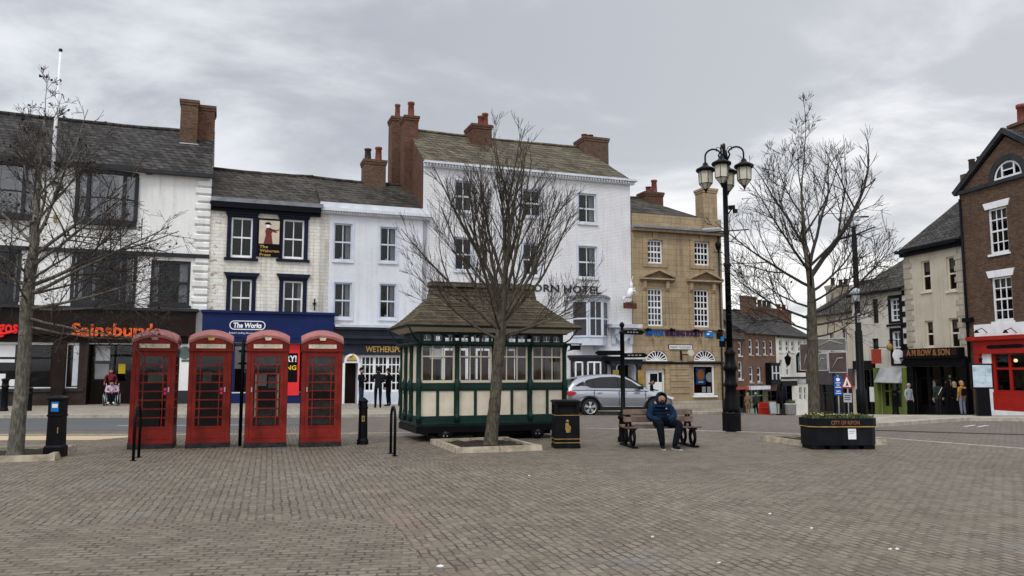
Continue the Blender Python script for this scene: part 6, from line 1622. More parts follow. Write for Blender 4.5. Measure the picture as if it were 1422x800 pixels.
for i in range(4):
    ang = R(90) * i
    R4 = Matrix.Rotation(ang, 4, 'Z')
    m = MB('black_iron'); m.tube([(.05, 0, 7.62), (.16, 0, 7.86)] + [(.32 + .22 * cos(a), 0, 7.86 + .20 * sin(a)) for a in [pi * (1 - j / 9) * .98 for j in range(1, 10)]] + [(.54, 0, 7.78), (.54, 0, 7.66)], .026, 8); m.tube([(.06, 0, 7.95), (.12, 0, 8.08), (.2, 0, 8.1), (.22, 0, 7.98)], .012, 6); m.xform(R4); m.build('arm', t)
    cx_ = .54; o_ = len([])
    m = MB('black_iron'); m.lathe([(.03, 7.70), (.07, 7.66), (.09, 7.6), (.15, 7.56), (.265, 7.50), (.28, 7.46), (.26, 7.42), (.18, 7.425)], (cx_, 0), 16); m.xform(R4); cap_ = m.build('lantern', t)
    g = MB('lantern_glass'); g.lathe([(.20, 7.43), (.182, 7.06), (.055, 6.90)], (cx_, 0), 6, sm=False); g.xform(R4); g.build('glass', cap_)
    b_ = MB('black_iron')
    for k in range(6):
        a = 2 * pi * k / 6; b_.tube([(cx_ + .205 * cos(a), .205 * sin(a), 7.44), (cx_ + .188 * cos(a), .188 * sin(a), 7.06), (cx_ + .05 * cos(a), .05 * sin(a), 6.89)], .011, 4, sm=False)
        a2 = 2 * pi * (k + 1) / 6; b_.tube([(cx_ + .188 * cos(a), .188 * sin(a), 7.06), (cx_ + .188 * cos(a2), .188 * sin(a2), 7.06)], .011, 4, sm=False)
        b_.tube([(cx_ + .178 * (cos(a) + cos(a2)) / 1.93, .178 * (sin(a) + sin(a2)) / 1.93, 7.43), (cx_ + .163 * (cos(a) + cos(a2)) / 1.93, .163 * (sin(a) + sin(a2)) / 1.93, 7.06)], .007, 4, sm=False)
    b_.lathe([(.06, 6.92), (.05, 6.88), (.03, 6.84), (.012, 6.78)], (cx_, 0), 8); b_.xform(R4); b_.build('cage', cap_)
m = MB('black_iron'); m.box(-.52, .62, -.015, .015, 5.62, 5.65); m.tube([(.1, 0, 5.3), (.4, 0, 5.6)], .012, 5); m.build('banner_arm', t)
m = MB('white_lead'); m.box(-.66, -.10, -.012, .012, 5.72, 5.76); m.build('sensor_arm', t)
m = MB('black_iron'); m.box(.08, .26, -.05, .05, 6.25, 6.36); m.box(.2, .33, -.06, .06, 6.14, 6.24); m.tube([(.05, 0, 6.1), (.2, .0, 6.3)], .02, 5); m.build('camera_head', t)
m = MB('black_iron'); m.box(-.34, -.18, -.10, .06, 2.56, 2.74); m.box(-.28, -.12, -.02, .14, 2.34, 2.52); m.tube([(0, 0, 2.5), (-.3, 0, 2.6)], .03, 6); m.mat('poster_blue'); m.box(-.21, -.13, -.16, -.06, 2.50, 2.62); m.build('speaker_cluster', t)

# CCTV pole
p = Vector(((1192 - CX) / F * 26.5, 26.5, 0)); p.z = gz(p.x, p.y); t = thing('camera_pole', 'plain dark pole with a grey camera head, right of the right hand tree', 'pole', p, R(-8))
m = MB('black_iron'); m.lathe([(.17, -.1), (.17, 1.05), (.13, 1.1), (.12, 3.0), (.095, 3.05), (.085, 6.3), (.065, 6.35), (.06, 6.7)], (0, 0), 14); m.build('post', t)
m = MB('sign_grey'); m.box(-.06, .06, -.14, -.11, 3.3, 3.6); m.mat('white_lead'); m.lathe([(.1, 6.55), (.16, 6.6), (.16, 6.72), (.08, 6.78)], (0, 0), 12); m.build('collar', t)
m = MB('sign_grey'); m.box(-.45, .20, -.09, .09, 6.78, 6.90); m.mat('black_iron'); m.box(-.47, -.451, -.07, .07, 6.79, 6.89); m.box(.05, .5, -.02, .02, 6.88, 6.93); m.build('camera_head', t)
m = MB('white_lead'); m.lathe([(.1, 4.25), (.17, 4.28), (.17, 4.42), (.1, 4.45)], (-.1, -.1), 10); m.mat('sign_grey'); m.box(-.2, .0, -.3, -.1, 4.0, 4.2); m.build('bracket', t)

# digital map board
p = Vector(((1359 - CX) / F * 29, 29, 0)); p.z = gz(p.x, p.y) + .04; t = thing('map_board', 'black pedestal with a lit pale blue map screen by the red shop', 'information board', p, R(-14))
m = MB('black_paint'); m.taper(0, 0, -.1, .08, .30, .2, .30, .2); m.taper(0, 0, .08, 1.12, .22, .12, .20, .10); m.build('pedestal', t, bevel=.01)
m = MB('black_paint'); m.box(-.36, .36, -.09, .09, 1.06, 1.98); m.lathe([(.06, 2.02), (.05, 2.1), (.08, 2.14), (.02, 2.22)], (0, 0), 10); m.build('cabinet', t, bevel=.015)
m = MB('screen_lit'); m.box(-.31, .31, -.096, -.091, 1.12, 1.92); m.mat('screen_line')
for a in ((-.3, .28, 1.55, 1.562), (-.3, .2, 1.30, 1.31), (-.12, -.11, 1.16, 1.9), (.1, .11, 1.16, 1.9), (-.3, -.2, 1.7, 1.85), (.15, .3, 1.64, 1.8), (-.05, .05, 1.22, 1.3)): m.box(a[0], a[1], -.098, -.0961, a[2], a[3])
m.build('screen', t)

# road signs near the hill street
p = Vector(((1155 - CX) / F * 39, 39, 0)); p.z = gz(p.x, p.y); t = thing('direction_sign', 'large panelled direction sign on a dark post behind the right hand tree', 'road sign', p, R(-36)); t.scale = (.9, .9, .97)
MB('black_iron').tube([(0, 0, -.1), (0, 0, 2.9)], .07, 8).build('post', t)
m = MB('sign_grey')
for x0, x1, z0, z1, c in ((-1.75, -.95, 2.3, 3.7, 'brown_dull'), (-.93, -.25, 2.3, 3.2, 'sign_dull'), (-.22, .75, 2.2, 3.25, 'brown_dull'), (-.93, .75, 3.3, 3.95, 'sign_dull')):
    m.mat('sign_grey'); m.box(x0, x1, -.1, -.06, z0, z1); m.mat(c); m.box(x0 + .04, x1 - .04, -.105, -.101, z0 + .04, z1 - .04); m.mat('faded_letter'); m.tube([(x0 + .2, -.12, z0 + .25), ((x0 + x1) / 2, -.12, (z0 + z1) / 2 + .2), (x1 - .2, -.12, z1 - .3)], .03, 5)
m.build('sign_panels', t)
p = Vector(((1173 - CX) / F * 36, 36, 0)); p.z = gz(p.x, p.y) + .0; t = thing('warning_sign', 'red bordered triangular road warning sign above a small white plate', 'road sign', p, R(-50)); t.scale = (.68, .68, .9)
MB('sign_grey').tube([(0, .05, -.1), (0, .05, 2.15)], .035, 8).build('post', t)
m = MB('sign_red'); m.prism([(-.42, 1.42), (.42, 1.42), (0, 2.16)], 'y', -.02, 0); m.mat('paper_white'); m.prism([(-.29, 1.50), (.29, 1.50), (0, 2.00)], 'y', -.026, -.0205); m.mat('black_letter'); m.prism([(-.10, 1.55), (.12, 1.55), (.06, 1.66), (.03, 1.78), (-.02, 1.78), (-.04, 1.64)], 'y', -.03, -.0265); m.build('triangle', t)
m = MB('sign_grey'); m.box(-.28, .28, -.02, -.001, .72, 1.18); m.mat('black_letter')
for z in (.84, .94, 1.04): m.box(-.2, .2, -.024, -.0205, z, z + .04)
m.build('plate', t)
p = Vector(((1160.5 - CX) / F * 37, 37, 0)); p.z = gz(p.x, p.y); t = thing('parking_sign', 'tall narrow blue road sign with white symbols left of the warning triangle', 'road sign', p, R(-20))
MB('sign_grey').tube([(0, .05, -.1), (0, .05, 1.9)], .03, 8).build('post', t)
m = MB('sign_blue'); m.box(-.18, .18, -.02, 0, .98, 1.86); m.mat('paper_white')
for z, wd_ in ((1.06, .12), (1.16, .09), (1.34, .12), (1.44, .07), (1.54, .11)): m.box(-wd_, wd_, -.024, -.0205, z, z + .035)
m.disc((0, -.0205, 1.71), .085, 'y', .004, 16)
m.build('sign_face', t)
# items along the shops
bollard_round('tall black bollard in front of the green shop', Vector(((1238 - CX) / F * 42.2, 42.2, gz((1238 - CX) / F * 42.2, 42.2) + .12)), 1.35, .16)
def fp(px, D, lift=.12):
    x = (px - CX) / F * D; return Vector((x, D, gz(x, D) + lift))
t = thing('chalkboard', 'grey pavement chalkboard leaning outside the shops down the hill', 'a-board', fp(1069, 66), R(6))
m = MB('wood_brown'); 
for sg in (-1, 1): m.add([(-.36, sg * .28, 0), (.36, sg * .28, 0), (.36, sg * .02, 1.15), (-.36, sg * .02, 1.15), (-.36, sg * .24, 0), (.36, sg * .24, 0), (.36, sg * -.01, 1.15), (-.36, sg * -.01, 1.15)], [(0, 1, 2, 3), (4, 5, 6, 7), (0, 3, 7, 4), (1, 2, 6, 5), (3, 2, 6, 7)])
m.build('frame', t); m = MB('screen_line'); m.add([(-.28, -.275, .14), (.28, -.275, .14), (.28, -.06, 1.06), (-.28, -.06, 1.06)], [(0, 1, 2, 3)]); m.build('board', t)
t = thing('display_stand', 'low red stand on the pavement beside the chalkboard', 'stand', fp(1057, 66.5), R(6))
m = MB('shop_red'); m.taper(0, 0, 0, .55, .45, .35, .5, .4); m.taper(0, 0, .55, .62, .54, .43, .54, .43); m.build('stand', t, bevel=.03); m = MB('shop_red'); m.taper(.0, .1, .62, 1.05, .4, .1, .35, .08); m.build('back_panel', t, bevel=.02)
for i, (px, D, lab) in enumerate(((1078, 65, 'dark folded parasol standing outside the cream pub, left of the two'), (1086.5, 66, 'dark folded parasol standing outside the cream pub, right of the two'))):
    t = thing('parasol', lab, 'parasol', fp(px, D), 0, 'folded parasols outside the pub'); m = MB('black_iron'); m.lathe([(.3, 0), (.3, .08), (.04, .1), (.035, 2.6)], (0, 0), 10); m.build('stand', t); m = MB('navy_black'); m.lathe([(.05, .9), (.22, 1.0), (.2, 1.6), (.12, 2.3), (.03, 2.65)], (0, 0), 10); m.build('canopy', t)
t = thing('planter_tub', 'grey round tub on the pavement in front of the cream pub', 'tub', fp(1094, 65), 0); m = MB('sign_grey'); m.lathe([(.34, 0), (.42, .1), (.44, .8), (.48, .85), (.46, .95), (.36, .95)], (0, 0), 14); m.build('tub', t); m = MB('plant_green'); rn = random.Random(3)
for i in range(90): a = rn.uniform(0, 6.28); r_ = rn.uniform(0, .36); x, y = r_ * cos(a), r_ * sin(a); m.add([(x - .05, y, .94), (x + .05, y, .94), (x + rn.uniform(-.1, .1), y + rn.uniform(-.1, .1), .94 + rn.uniform(.1, .4))], [(0, 1, 2)])
m.build('plants', t)
# litter on the setts
for i, (px, py) in enumerate(((611, 787), (1127, 734), (1069, 714), (1236, 763), (1246, 763), (735, 661), (906, 746), (998, 782))):
    q = gnd(px, py); m = MB('paper_white'); rn = random.Random(i); a = rn.uniform(0, 3); s_ = .014 if i else .028
    pts = [(s_ * (1 + .3 * rn.random()) * cos(a + k * pi / 3), .6 * s_ * (1 + .4 * rn.random()) * sin(a + k * pi / 3), .006 + .008 * rn.random()) for k in range(6)]
    m.add(pts + [(x, y, 0) for x, y, z in pts], [(0, 1, 2, 3, 4, 5)] + [(k, (k + 1) % 6, 6 + (k + 1) % 6, 6 + k) for k in range(6)])
    o = m.build('paper_scrap'); o.location = q; tag(o, 'tiny white scrap of litter lying on the paving of the square', 'litter', 'white litter scraps on the setts')
# ------------------------------------------------------------------ green wooden shelter on wheels
SL, SW = 3.77, 1.85
sd_ = 18.83
t = thing('wooden_shelter', 'dark green and cream wooden shelter on iron wheels with a mossy shingle roof', 'shelter', ((582 - CX) / F * sd_, sd_, 0), R(20))
t_shelter = t
m = MB('black_paint'); m.box(-.06, SL + .06, -.06, SW + .06, .20, .36); m.box(.3, SL - .3, .2, SW - .2, .10, .20); m.box(1.5, 2.35, .1, .5, .03, .20); m.build('chassis', t, bevel=.01)
for wx in (.66, 3.02):
    for wy in (-.02, SW + .02):
        m = MB('black_iron'); st = 0
        m.lathe([(.10, -.03), (.165, -.035), (.185, -.02), (.185, .02), (.165, .035), (.10, .03)], (0, 0), 24)
        for k in range(6): a = 2 * pi * k / 6; m.tube([(0, 0, 0), (.15 * cos(a), .15 * sin(a), 0)], .018, 5)
        m.xform(Matrix.Translation((wx, wy, .187)) @ Matrix.Rotation(pi / 2, 4, 'X'))
        o = m.build('wheel', t)
        q = MB('dark_frame'); q.lathe([(.05, -.045), (.05, .045)], (0, 0), 12); q.mat('sign_grey')
        for k in range(5): a = 2 * pi * k / 5 + .3; q.lathe([(.016, -.036), (.016, .036)], (.075 * cos(a), .075 * sin(a)), 8)
        q.xform(Matrix.Translation((wx, wy, .187)) @ Matrix.Rotation(pi / 2, 4, 'X')); q.build('hub', o)
def ring(m, e0, e1, z0, z1):
    """a rectangular band around the body, from e0 (inside) to e1 (outside)"""
    m.box(-e1, SL + e1, -e1, -e0, z0, z1); m.box(-e1, SL + e1, SW + e0, SW + e1, z0, z1); m.box(-e1, -e0, -e0, SW + e0, z0, z1); m.box(SL + e0, SL + e1, -e0, SW + e0, z0, z1)
m = MB('green_paint'); ring(m, -.06, .03, .361, .60); ring(m, -.06, .05, .40, .44); ring(m, -.05, .035, 1.24, 1.38); ring(m, -.05, .02, 1.19, 1.239); m.build('sill_rails', t, bevel=.006)
m = MB('wood_brown'); m.box(0, SL, 0, SW, .34, .36); m.build('floor', t)
nb, ne = 4, 3
bw_, ew_ = SL / nb, SW / ne
sides = [('f', nb, bw_, Matrix.Identity(4)), ('b', nb, bw_, Matrix.Translation((SL, SW, 0)) @ Matrix.Rotation(pi, 4, 'Z')), ('l', ne, ew_, Matrix.Translation((0, SW, 0)) @ Matrix.Rotation(-pi / 2, 4, 'Z')), ('r', ne, ew_, Matrix.Translation((SL, 0, 0)) @ Matrix.Rotation(pi / 2, 4, 'Z'))]
def post_prof():
    return [(.065, .45), (.065, .62), (.05, .64), (.06, .68), (.045, .72), (.042, 1.08), (.06, 1.12), (.05, 1.16), (.07, 1.2), (.07, 1.42), (.05, 1.46), (.04, 1.5), (.045, 1.8), (.035, 2.1), (.055, 2.16), (.05, 2.2), (.065, 2.24), (.065, 2.34)]
for key, nbay, wdt, MX in sides:
    for i in range(nbay + 1):
        if key in 'lr' and i in (0, nbay): continue
        p_ = MB('green_paint'); x = i * wdt
        p_.box(x - .05, x + .05, -.035, .04, .44, 2.40); p_.lathe(post_prof(), (x, -.045), 10)
        if key in 'fb' : p_.prism([(-.09, 2.14), (-.09, 2.36), (-.24, 2.36), (-.2, 2.30), (-.13, 2.24)], 'x', x - .025, x + .025)
        p_.xform(MX); p_.build('post', t)
    for i in range(nbay):
        x0, x1 = i * wdt + .055, (i + 1) * wdt - .055
        # lower cream panels, two to a bay
        pn = MB('cream_paint'); nn = 2 if key in 'fb' else 1
        gaps = []
        for k in range(nn):
            a = x0 + (x1 - x0) * k / nn + (.035 if k else .012); c = x0 + (x1 - x0) * (k + 1) / nn - (.012 if k == nn - 1 else .035)
            pn.box(a, c, .005, .03, .60, 1.20); gaps.append((a, c))
            # diagonal boarding grooves
            for g_ in range(-3, 6):
                xx = a + (c - a) * g_ / 5; pts = [(xx, .0035, .62), (xx + .006, .0035, .62), (min(xx + .426, c), .0035, min(1.18, 1.18)), (min(xx + .42, c), .0035, 1.18)]
        pn.xform(MX); pn.build('lower_panel', t)
        fr = MB('green_paint'); fr.box(x0, gaps[0][0], -.01, .04, .60, 1.2); fr.box(gaps[-1][1], x1, -.01, .04, .60, 1.2)
        if nn == 2: fr.box(gaps[0][1], gaps[1][0], -.012, .04, .60, 1.2)
        fr.xform(MX); fr.build('panel_frame', t)
        if key == 'r' and i == 1: pass
        # cream window: three lights wide, transom at one third
        z0, z1 = 1.385, 2.33
        wn = MB('cream_trim'); fw = .045; cols = 3 if key in 'fb' else 1
        wn.box(x0, x0 + fw, -.005, .035, z0, z1); wn.box(x1 - fw, x1, -.005, .035, z0, z1); wn.box(x0 + fw, x1 - fw, -.02, .035, z0, z0 + .06); wn.box(x0 + fw, x1 - fw, -.005, .035, z1 - .06, z1)
        for k in range(1, cols): x = x0 + (x1 - x0) * k / cols; wn.box(x - .013, x + .013, .002, .03, z0 + .06, z1 - .06)
        if cols > 1: wn.box(x0 + fw, x1 - fw, .0, .032, z1 - .33, z1 - .30)
        if key in 'lr': 
            wn.box(x0 + fw, x1 - fw, .01, .03, z0 + .06, z1 - .06)
        wn.xform(MX); o = wn.build('window', t)
        if key in 'fb': g = MB('clear_glass'); g.quad((x0 + fw, .016, z0 + .06), (x1 - fw, .016, z0 + .06), (x1 - fw, .016, z1 - .06), (x0 + fw, .016, z1 - .06)); g.xform(MX); g.build('pane', o)
        # frieze of three little panes
        fz = MB('dark_green'); fz.box(x0 - .05, x1 + .05, .02, .05, 2.335, 2.60) if key in 'lr' else None
        if key in 'fb':
            fz.box(x0, x1, .0, .04, 2.335, 2.385); fz.box(x0, x1, .0, .04, 2.54, 2.60)
            for k in range(4): x = x0 + (x1 - x0) * k / 3; w2 = .03 if k in (1, 2) else .06; fz.box(max(x0, x - w2), min(x1, x + w2), .001, .039, 2.385, 2.54)
        fz.xform(MX); o = fz.build('frieze', t)
        if key in 'fb':
            g = MB('clear_glass'); g.quad((x0, .02, 2.385), (x1, .02, 2.385), (x1, .02, 2.54), (x0, .02, 2.54)); g.xform(MX); g.build('pane', o)
            g = MB('paper_white')
            for k in range(3): xa = x0 + (x1 - x0) * (k + .5) / 3; g.box(xa - .075, xa + .075, .026, .032, 2.40, 2.415); g.box(xa - .008, xa + .008, .026, .032, 2.416, 2.53)
            g.xform(MX); g.build('pane_bars', o)
m = MB('dark_green'); ring(m, -.04, .14, 2.30, 2.36); ring(m, -.04, .08, 2.27, 2.299); ring(m, -.04, .07, 2.58, 2.63); m.build('cornice', t, bevel=.006)
# interior: a table, notice, brown cupboards along the back
m = MB('wood_brown'); m.box(.2, .78, SW - .45, SW - .1, .36, 2.2); m.box(1.12, 1.62, SW - .3, SW - .1, .36, 2.2); m.box(2.02, 2.26, SW - .3, SW - .1, .36, 2.2); m.box(2.5, 2.95, SW - .4, SW - .1, .36, 2.2); m.box(3.1, 3.7, SW - .5, SW - .06, .36, 2.3); m.box(.1, SL - .1, SW - .5, SW - .06, .36, .85); m.box(.1, .5, .3, SW - .6, .36, .8); m.build('cupboards', t)
m = MB('paper_white'); m.box(.28, .58, .05, .058, 1.95, 2.2); m.build('window_notice', t)
m = MB('blind'); m.box(0, SL, 0, SW, 2.61, 2.625); m.build('ceiling', t)
# roof: cove, bell-cast hipped skirt, raised shingled ridge box
ov = .34
m = MB('cream_trim')
def rect_ring(e, z): return [(-e, -e, z), (SL + e, -e, z), (SL + e, SW + e, z), (-e, SW + e, z)]
a, c = rect_ring(.06, 2.60), rect_ring(ov - .06, 2.72)
m.add(a + c, [(i, (i + 1) % 4, 4 + (i + 1) % 4, 4 + i) for i in range(4)])
m.build('soffit', t)
m = MB('dark_green'); e1 = ov
for z0, z1, ee in ((2.70, 2.745, ov),): 
    m.box(-ee, SL + ee, -ee, -ee + .05, z0, z1); m.box(-ee, SL + ee, SW + ee - .05, SW + ee, z0, z1); m.box(-ee, -ee + .05, -ee + .05, SW + ee - .05, z0, z1); m.box(SL + ee - .05, SL + ee, -ee + .05, SW + ee - .05, z0, z1)
for x in [0, SL]:
    for y in (0, SW): m.tube([(x, y, 2.36), (x + (-.14 if x == 0 else .10), y + (-.14 if y == 0 else .14), 2.45), (x + (-.32 if x == 0 else .24), y + (-.32 if y == 0 else .30), 2.70)], .02, 6)
m.build('eave_board', t)
RX0, RX1, RYh = .47, SL - .47, .17       # ridge box footprint
prof = [(0, 2.752), (.18, 2.83), (.42, 3.0), (.70, 3.25), (1.0, 3.52)]
m = MB('shingle'); K = 14
rings = []
rn = random.Random(8)
rows = []
for ti in range(15):
    f = ti / 14
    k = next(i for i in range(len(prof) - 1) if prof[i][0] <= f <= prof[i + 1][0]); u = (f - prof[k][0]) / (prof[k + 1][0] - prof[k][0]); z = prof[k][1] + (prof[k + 1][1] - prof[k][1]) * u
    x0 = -ov - .02 + (RX0 + ov + .02) * f; x1 = SL + ov + .02 + (RX1 - SL - ov - .02) * f; y0 = -ov - .02 + (SW / 2 - RYh + ov + .02) * f; y1 = SW + ov + .02 - (SW / 2 - RYh + ov + .02) * f
    rows.append((x0, x1, y0, y1, z))
# overlapping courses, each lower edge standing a little proud
for i in range(14):
    (a0, a1, b0, b1, z0), (c0, c1, d0, d1, z1) = rows[i], rows[i + 1]
    lift = .015
    Au = [(a0 - .012, b0 - .012, z0 + lift), (a1 + .012, b0 - .012, z0 + lift), (a1 + .012, b1 + .012, z0 + lift), (a0 - .012, b1 + .012, z0 + lift)]; Bq = [(c0, d0, z1 + .006), (c1, d0, z1 + .006), (c1, d1, z1 + .006), (c0, d1, z1 + .006)]; Dn = [(a0 - .01, b0 - .01, z0 - .004), (a1 + .01, b0 - .01, z0 - .004), (a1 + .01, b1 + .01, z0 - .004), (a0 - .01, b1 + .01, z0 - .004)]
    m.add(Au + Bq + Dn, [(k, (k + 1) % 4, 4 + (k + 1) % 4, 4 + k) for k in range(4)] + [(8 + k, 8 + (k + 1) % 4, (k + 1) % 4, k) for k in range(4)])
rf = m.build('roof', t)
m = MB('shingle'); yb0, yb1 = SW / 2 - RYh, SW / 2 + RYh
for i in range(4):
    z0, z1 = 3.47 + i * .11, 3.47 + (i + 1) * .11 + .01; o0, o1 = .03 - i * .018 + (0 if i < 3 else .05), .0 - i * .018 + (0 if i < 3 else .05)
    m.add([(RX0 - o0, yb0 - o0, z0), (RX1 + o0, yb0 - o0, z0), (RX1 + o0, yb1 + o0, z0), (RX0 - o0, yb1 + o0, z0), (RX0 - o1, yb0 - o1, z1), (RX1 + o1, yb0 - o1, z1), (RX1 + o1, yb1 + o1, z1), (RX0 - o1, yb1 + o1, z1)], [(k, (k + 1) % 4, 4 + (k + 1) % 4, 4 + k) for k in range(4)] + [(4, 5, 6, 7), (3, 2, 1, 0)])
m.build('ridge_box', rf)
m = MB('black_iron'); m.box(SL + .08, SL + .5, -.02, .0, 2.34, 2.37); m.tube([(SL + .1, -.01, 2.18), (SL + .3, -.01, 2.22), (SL + .46, -.01, 2.34)], .012, 5); m.box(SL + .16, SL + .46, -.015, .0, 2.20, 2.32); m.build('bracket_sign', t)
m = MB('black_iron'); m.box(.2, .5, -.12, .12, 0, .1); m.taper(.0, 0, 0, .1, .18, .16, .1, .1); o = m.build('wheel_chock', t); o.location = (2.55, .5, 0)

# ------------------------------------------------------------------ silver car
cz = at(856, 574, 33.0); p = Vector((cz.x, 33.0 + .6, 0)); p.z = gz(p.x, p.y) + .006
car = thing('parked_car', 'silver crossover car parked by the kerb in front of the hotel', 'car', p, R(13)); car.scale = (1.05, 1.03, 1.03)
# local: x forward (to the right), y away from the square
def lerp(a, b, t): return a + (b - a) * t
def interp(tab, x):
    for (x0, v0), (x1, v1) in zip(tab, tab[1:]):
        if x <= x1: return lerp(v0, v1, (x - x0) / (x1 - x0)) if x1 > x0 else v0
    return tab[-1][1]
CLn = 4.61; X0 = -2.30; WBr, WBf = -1.32, 1.39; WR = .345
halfw = [(-2.30, .62), (-2.22, .78), (-2.0, .87), (-1.5, .925), (0, .93), (1.4, .92), (1.8, .89), (2.05, .80), (2.22, .66), (2.31, .48)]
top = [(-2.30, .80), (-2.25, .98), (-2.05, 1.04), (-1.4, 1.06), (0, 1.02), (.95, 1.00), (1.25, .985), (1.7, .91), (2.0, .82), (2.2, .70), (2.31, .58)]
low = [(-2.30, .42), (-2.2, .33), (-1.9, .26), (1.9, .22), (2.2, .24), (2.31, .36)]
NS = 64
m = MB('car_silver'); vs, fs = [], []; sec = 11
for i in range(NS + 1):
    x = X0 + CLn * i / NS; hw, zt_, zl = interp(halfw, x), interp(top, x), interp(low, x)
    arch = 0
    for wxx in (WBr, WBf):
        d = abs(x - wxx)
        if d < .42: arch = max(arch, math.sqrt(max(0, .42 ** 2 - d * d)) + .34)
    zl2 = max(zl, arch)
    half = [(.0, zt_ + .012), (hw * .55, zt_ + .005), (hw * .82, zt_ - .015), (hw * .93, zt_ - .06), (hw * .985, lerp(zt_, zl, .28)), (hw, lerp(zt_, zl, .42)), (hw * .975, lerp(zt_, zl, .6)), (hw * .985, lerp(zt_, zl, .78)), (hw * .97, max(zl + .12, zl2)), (hw * .93, max(zl + .02, zl2)), (hw * .5, max(zl, min(zl2, .30)))]
    half = [(y, max(z, zl2 if y > hw * .6 else zl)) for y, z in half]
    for y, z in half: vs.append((x, -y, z))
    for y, z in half: vs.append((x, y, z))
for i in range(NS):
    for s_ in range(2):
        for k in range(sec - 1):
            a = i * sec * 2 + s_ * sec + k; b_ = a + sec * 2
            fs.append((a, b_, b_ + 1, a + 1) if s_ else (a, a + 1, b_ + 1, b_))
for i in (0, NS):
    o_ = i * sec * 2; fs.append(tuple(o_ + k for k in range(sec)) + tuple(o_ + sec + k for k in range(sec - 1, -1, -1)))
m.add(vs, fs, True); body = m.build('body', car)
# glasshouse
roofz = [(-2.16, 1.10), (-1.98, 1.34), (-1.80, 1.47), (-1.3, 1.575), (-.7, 1.62), (-.2, 1.625), (.15, 1.58), (.45, 1.46), (.8, 1.25), (1.15, 1.04)]
vs, fs = [], []; gN = 40
m = MB('car_silver')
for i in range(gN + 1):
    x = lerp(-2.14, 1.16, i / gN); zr_ = max(interp(roofz, x), 1.03); zb_ = interp(top, x) - .03; hw = interp(halfw, x)
    tw = lerp(.88, .64, min(1, max(0, (zr_ - zb_) / .6))) * hw / .93 * 1.0
    half = [(0, zr_ + .02), (tw * .6, zr_ + .012), (tw * .9, zr_ - .012), (tw, zr_ - .05), (lerp(tw, hw * .93, .5), lerp(zr_ - .05, zb_, .5)), (hw * .93, zb_)]
    for y, z in half: vs.append((x, -y, z))
    for y, z in half: vs.append((x, y, z))
for i in range(gN):
    for s_ in range(2):
        for k in range(5):
            a = i * 12 + s_ * 6 + k; b_ = a + 12; fs.append((a, b_, b_ + 1, a + 1) if s_ else (a, a + 1, b_ + 1, b_))
m.add(vs, fs, True); m.build('roof', car)
def sidepoint(x, z, out=.012):
    zr_ = max(interp(roofz, x), 1.03); zb_ = interp(top, x) - .03; hw = interp(halfw, x); tw = lerp(.88, .64, min(1, max(0, (zr_ - zb_) / .6))) * hw / .93
    t_ = min(1, max(0, (z - zb_) / max(.05, zr_ - .05 - zb_))); return lerp(hw * .93, tw, t_) + out
def side_glass(name, outline, mat, out=.012):
    for sg in (-1, 1):
        g = MB(mat); xs = [q[0] for q in outline]
        g.poly([(x, sg * sidepoint(x, z, out), z) for x, z in outline]); g.build(name, car)
side_glass('window_surround', [(-1.90, 1.18), (-1.2, 1.105), (.86, 1.07), (.46, 1.36), (.2, 1.48), (-.2, 1.545), (-.8, 1.53), (-1.3, 1.445), (-1.68, 1.31)], 'car_black', .008)
side_glass('side_window', [(-1.12, 1.14), (-.16, 1.12), (-.16, 1.51), (-.75, 1.49), (-1.12, 1.44)], 'car_glass', .014)
side_glass('side_window', [(-.08, 1.12), (.72, 1.10), (.42, 1.34), (.18, 1.45), (-.08, 1.505)], 'car_glass', .014)
side_glass('quarter_window', [(-1.74, 1.20), (-1.18, 1.145), (-1.18, 1.425), (-1.45, 1.345)], 'car_glass', .014)
g = MB('car_glass'); g.add([(-2.165, -.60, 1.09), (-2.165, .60, 1.09), (-1.93, .50, 1.46), (-1.93, -.50, 1.46)], [(0, 1, 2, 3)]); g.build('rear_window', car)
g = MB('car_glass'); g.add([(1.16, -.66, 1.06), (1.16, .66, 1.06), (.44, .5, 1.55), (.44, -.5, 1.55)], [(0, 1, 2, 3)]); g.build('windscreen', car)
m = MB('car_silver'); m.prism([(-2.22, 1.42), (-1.72, 1.49), (-1.72, 1.525), (-2.22, 1.455)], 'y', -.56, .56); m.build('spoiler', car)
